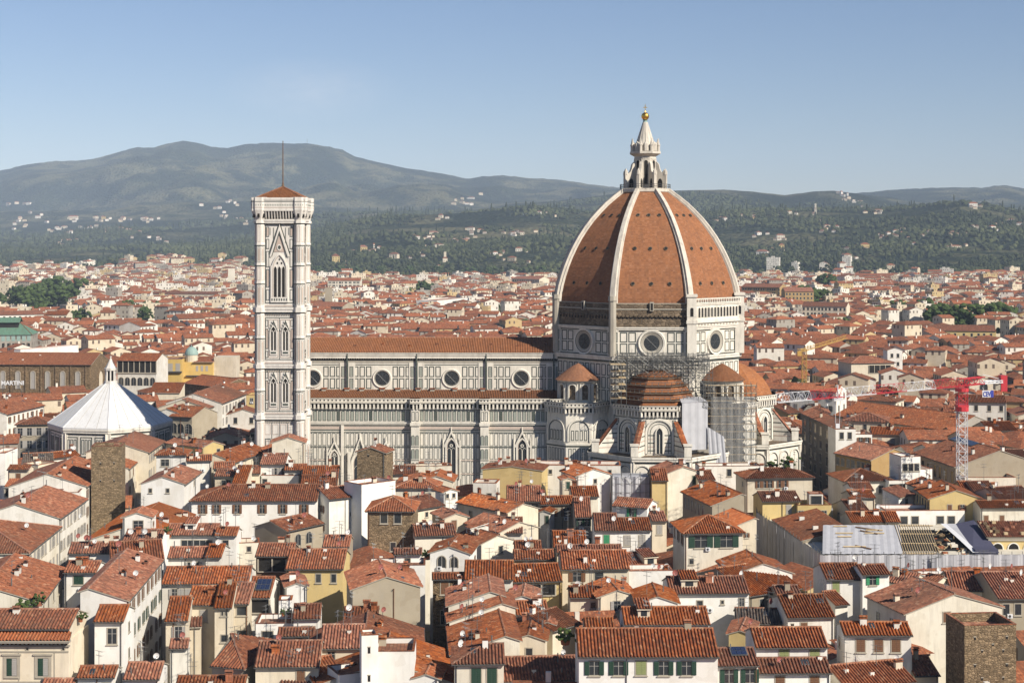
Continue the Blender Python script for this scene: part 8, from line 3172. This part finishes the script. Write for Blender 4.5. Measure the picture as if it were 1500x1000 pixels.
def gen_city():
    out = []
    Y = 196.0
    while Y < 3450:
        row = 11.8 + max(0, Y - 500) * .004
        lim = 0.40 * Y + 30
        X = -lim + cityrnd.uniform(0, 10)
        while X < lim:
            blk = noise.noise(Vector((X / 150., Y / 150., 3.3)))
            yaw = blk * 1.3 + (math.pi / 2 if noise.noise(Vector((X / 70., Y / 70., 8.8))) > .18 else 0)
            w = cityrnd.uniform(8, 16) * (1 + max(0, Y - 900) / 3500)
            d = cityrnd.uniform(8.5, 11.5) * (1 + max(0, Y - 900) / 5000)
            x, y = X + w / 2 + cityrnd.uniform(-1.5, 1.5), Y + cityrnd.uniform(-3, 3)
            if abs(math.sin(yaw)) > .7:
                X += d + cityrnd.uniform(.3, 3)
            else:
                X += w + cityrnd.uniform(0, 2.5)
            if Y < 385:
                hh = cityrnd.uniform(11.5, 14.0)
                if -90 < x < -74 and Y > 270:
                    continue
            else:
                hh = 15 + 4.5 * noise.noise(Vector((X / 90., Y / 90., 1.1))) + cityrnd.uniform(-2.5, 3.0)
                if cityrnd.random() < .04:
                    hh += 6
            if cityrnd.random() < ease((Y - city_edge(CX + F * x / y, x, y) + 300) / 700):
                continue
            gz = ground_z(CX + F * x / y, y) if Y > Y0 else 0
            px, py = pix((x, y, hh + gz))
            if blocked(x, y, max(w, d) / 2 * (.9 if Y > 385 else .7)):
                continue
            if Y > 700 and in_park(px, py + 2):
                continue
            k = cityrnd.random()
            if Y > 1200 and k < .18:
                kind = 'T'
                hh += cityrnd.uniform(1, 5)
            else:
                kind = 'H' if k > .62 else 'S'
            wm = cityrnd.choices((0, 1, 2, 3), (4, 5, 1.2, 1.2))[0]
            rm = cityrnd.choices((4, 5, 6), (6, 3, 2))[0]
            out.append((x, y, w, d, hh + gz, yaw, kind, wm, rm, px, py))
        Y += row
    return out


CITY = gen_city()
print('city houses', len(CITY))
WALLN = ('white', 'cream', 'yellow', 'grey')
ROOFN = ('brown roof', 'dark brown roof', 'orange roof')


def quarter(px):
    if px < 370:
        return 'west'
    if px > 1085:
        return 'east'
    return 'middle'


def visible_from(px, py, Y):
    if Y < 452:
        return False
    if not (-10 < px < 1510):
        return False
    if 365 < px < 460:
        return False
    if 455 <= px < 810:
        return py < 490
    if 810 <= px < 1085:
        return False
    return py < 640


def build_city():
    pool = [c for c in CITY if visible_from(c[9], c[10], c[1])]
    pool.sort(key=lambda c: c[1])
    nmax = max(0, 300 - len(HOUSES))
    single = pool[:nmax]
    ids = set(id(c) for c in single)
    mb = MB()
    for c in CITY:
        if id(c) not in ids:
            shell(mb, *c[:9])
    tag(mb.build('distant_rooftops', FAR_MATS), kind='stuff')
    named = {}
    for c in single:
        named.setdefault((c[7], c[8], c[6], quarter(c[9])), []).append(c)
    ords = ['first', 'second', 'third', 'fourth', 'fifth', 'sixth', 'seventh', 'eighth', 'ninth', 'tenth', 'eleventh', 'twelfth', 'thirteenth', 'fourteenth', 'fifteenth', 'sixteenth', 'seventeenth', 'eighteenth', 'nineteenth', 'twentieth'] + ['%dth' % i for i in range(21, 80)]
    place = {'west': 'beyond the baptistery', 'east': 'beyond the eastern apse', 'middle': 'above the nave roof'}
    for (wm, rm, kind, q), cs in named.items():
        cs.sort(key=lambda c: c[9])
        for i, c in enumerate(cs):
            x, y, w, d, hh, yaw = c[:6]
            form = {'S': 'gabled', 'H': 'hipped', 'T': 'flat'}[kind]
            if len(cs) > 1:
                lab = '%s from left of the %s %s %sed houses %s' % (ords[i], WALLN[wm], form, ROOFN[rm - 4], place[q])
            else:
                lab = 'only %s house with %s %s %s' % (WALLN[wm], form, ROOFN[rm - 4], place[q])
            dv = Vector((math.cos(yaw), math.sin(yaw), 0))
            if dv.x < 0 and kind != 'T':
                dv = -dv
            dep = Vector((-dv.y, dv.x, 0))
            m = Vector((x, y, 0)) - dep * d / 2
            # show the long side that looks at the viewer
            A = m - dv * w / 2 + Vector((0, 0, hh))
            B = m + dv * w / 2 + Vector((0, 0, hh))
            wall = ('white', 'cream', 'yellow', 'grey')[wm]
            house(A, B, 'T' if kind == 'T' else kind, d if kind == 'T' else d / 2, wall, lab, roof=('tile', 'tile_dark', 'tile_new')[rm - 4], near=y < 560,
                  win=('py'[cityrnd.random() < .5], max(2, int(w / 3.3)), 2, (1.0, 1.7), .9), ewin=('p', max(2, int(d / 3.6)), 2, (1.0, 1.7), .9),
                  group='houses of the outer quarters', ants=0, dishes=0, skip_foot=True, rnd=cityrnd, name='town_house')


build_city()


def city_greenery():
    rnd = random.Random(77)
    blobs = []
    while len(blobs) < 7500:
        Y = 560 + 2700 * rnd.random() ** .8
        X = rnd.uniform(-.36, .36) * Y
        if noise.noise(Vector((X / 110., Y / 140., 6.6))) + noise.noise(Vector((X / 40., Y / 50., 2.2))) * .5 < (.36 if Y < 1500 else .16 if Y < 2100 else -.08):
            continue
        px, py = pix((X, Y, 12))
        if 370 < px < 455 or 805 < px < 1085 or blocked(X, Y, 6):
            continue
        gz = ground_z(px, Y) if Y > Y0 else 0
        r = rnd.uniform(2.2, 4.6)
        for k in range(3):
            blobs.append((X + rnd.uniform(-3, 3), Y + rnd.uniform(-3, 3), gz + rnd.uniform(7, 13), r * rnd.uniform(.6, 1), r * rnd.uniform(.6, 1.1), rnd.uniform(0, .9)))
    tag(new_obj('city_foliage', blob_mesh('city_foliage', blobs, 'far_leaf')), kind='stuff')


city_greenery()


def hamlets():
    mb = MB()
    for v in VILLAS:
        for i in range(3):
            px, py = v[0] + cityrnd.gauss(0, 11), v[1] + cityrnd.gauss(1, 3)
            hh = hill_hit(px, py)
            if hh and hh[0] < 9500:
                w, k = cityrnd.uniform(9, 16), hh[0] / 5200
                shell(mb, (px - CX) / F * hh[0], hh[0], w * k, 9 * k, hh[1] + 6.5 * k, cityrnd.uniform(-.6, .6), 'H', cityrnd.choice((0, 1, 1, 3)), 4)
    tag(mb.build('distant_hamlets', FAR_MATS), kind='stuff')
    o = empty('antenna_mast', at(450, 210.5, 10480))
    tag(o, 'thin antenna mast standing on the highest mountain ridge', 'mast')
    b = MB()
    b.tube((0, 0, -5), (0, 0, 34), 1.6, 4, 0, .6)
    for z in (14, 24):
        b.box(-3, 3, -1, 1, z, z + 2, 0)
    b.build('lattice_tower', ['steel'], o)


hamlets()


# ------------------------------------------------------------------ trees of the city
ORD = ['first', 'second', 'third', 'fourth', 'fifth', 'sixth', 'seventh', 'eighth', 'ninth', 'tenth', 'eleventh', 'twelfth', 'thirteenth', 'fourteenth', 'fifteenth']

def make_tree_mesh(seed, hgt, wid, conifer=False):
    rnd = random.Random(seed)
    blobs = []
    n = 90
    for i in range(n):
        if conifer:
            t = rnd.random()
            z = hgt * (.12 + .86 * t)
            r = wid * (1 - t) ** .8 * rnd.uniform(.3, 1)
            s = wid * .26 * (1.1 - t)
        else:
            while True:
                v = Vector((rnd.uniform(-1, 1), rnd.uniform(-1, 1), rnd.uniform(-1, 1)))
                if .35 < v.length < 1:
                    break
            z = hgt * .62 + v.z * hgt * .36
            r = wid * math.hypot(v.x, v.y)
            s = wid * rnd.uniform(.13, .27)
        a = rnd.uniform(0, 6.283)
        blobs.append((r * math.cos(a), r * math.sin(a), z, s, s * .8, rnd.uniform(.05, 1)))
    return blob_mesh('crown', blobs, 'leaf')


TREES = {}
for _i in range(4):
    TREES[_i] = make_tree_mesh(_i, 13, 5.6)
TREES[4] = make_tree_mesh(9, 15, 2.2, True)
_tb = MB()
_tb.tube((0, 0, -.5), (0, 0, 4.5), .45, 7, 0, .3)
for _k in range(5):
    _a = _k * 1.257
    _tb.tube((0, 0, 4.0), (2.6 * math.cos(_a), 2.6 * math.sin(_a), 8.0), .22, 5, 0, .08)
_tb.tube((0, 0, 4.4), (0, 0, 10), .28, 5, 0, .06)
TRUNK = _tb.mesh('trunk', ['bark'])
trnd = random.Random(5)


def tree(px, py, Y, sc, label, group, k=None, gz=0.0, name='tree'):
    X = (px - CX) / F * Y
    o = empty(name, (X, Y, gz), trnd.uniform(0, 6.28))
    o.scale = (sc * trnd.uniform(.9, 1.15), sc * trnd.uniform(.9, 1.15), sc)
    tag(o, label, 'tree', group)
    new_obj('crown', TREES[trnd.randrange(4) if k is None else k], o)
    new_obj('trunk', TRUNK, o)


def grove(px0, px1, py_base, spread, n, sc, where, group):
    """trees of one grove, numbered from the left"""
    xs = sorted(trnd.uniform(px0, px1) for _ in range(n))
    for i, px in enumerate(xs):
        py = py_base + trnd.uniform(-spread, spread)
        Y = F * CAMZ / (py - HY)
        tree(px, py, Y, sc * trnd.uniform(1.0, 1.7), '%s bushy tree from left in %s' % (ORD[i], where), group)


grove(-10, 62, 455, 7, 12, 1.25, 'the grove beyond the market hall', 'grove beyond the market hall')
grove(62, 118, 450, 6, 8, 1.5, 'the tall clump beside the pale barracks', 'clump beside the barracks')
grove(122, 170, 446, 4, 6, 1.2, 'the thin row before the pale barracks', 'row before the barracks')
grove(52, 140, 480, 4, 9, .9, 'the row behind the white apartment house', 'row behind the apartment house')
grove(188, 232, 476, 4, 7, 1.1, 'the clump by the white middle distance house', 'clump by the white house')
grove(1376, 1500, 494, 6, 14, 1.25, 'the grove around the yellow gabled hall', 'grove around the hall')
grove(1280, 1372, 480, 5, 11, 1.15, 'the row behind the terracotta hall', 'row behind the terracotta hall')
grove(1218, 1256, 502, 3, 5, 1.0, 'the clump in the eastern roofs', 'clump in the eastern roofs')
grove(1178, 1204, 464, 8, 6, 1.3, 'the clump beside the orange brick blocks', 'clump beside the brick blocks')
grove(592, 632, 440, 4, 6, 1.1, 'the garden above the nave roof', 'garden above the nave roof')
grove(724, 760, 464, 4, 5, .9, 'the garden left of the dome', 'garden left of the dome')
grove(1200, 1226, 436, 3, 5, 1.4, 'the clump behind the orange brick blocks', 'clump behind the brick blocks')
for _i, _p in enumerate((466, 498, 520, 558, 600, 640, 690, 720, 770, 792)):
    tree(_p, 407, 2840 + 20 * (_i % 3), 1.9, '%s tall tree from left along the wood edge above the nave' % ORD[_i], 'trees at the wood edge')


# ------------------------------------------------------------------ haze
hz = MB()
hz.box(-7600, 7600, -800, 13600, -2.0, 800, 0)
hm = bpy.data.materials.new('haze')
hm.use_nodes = True
hm.node_tree.nodes.clear()
_o = hm.node_tree.nodes.new('ShaderNodeOutputMaterial')
_v = hm.node_tree.nodes.new('ShaderNodeVolumePrincipled')
_v.inputs['Color'].default_value = (0.64, 0.79, 1.0, 1)
_v.inputs['Density'].default_value = 0.00005
_v.inputs['Anisotropy'].default_value = -0.25
hm.node_tree.links.new(_v.outputs[0], _o.inputs['Volume'])
ho = hz.build('haze', [hm])
tag(ho, kind='stuff')
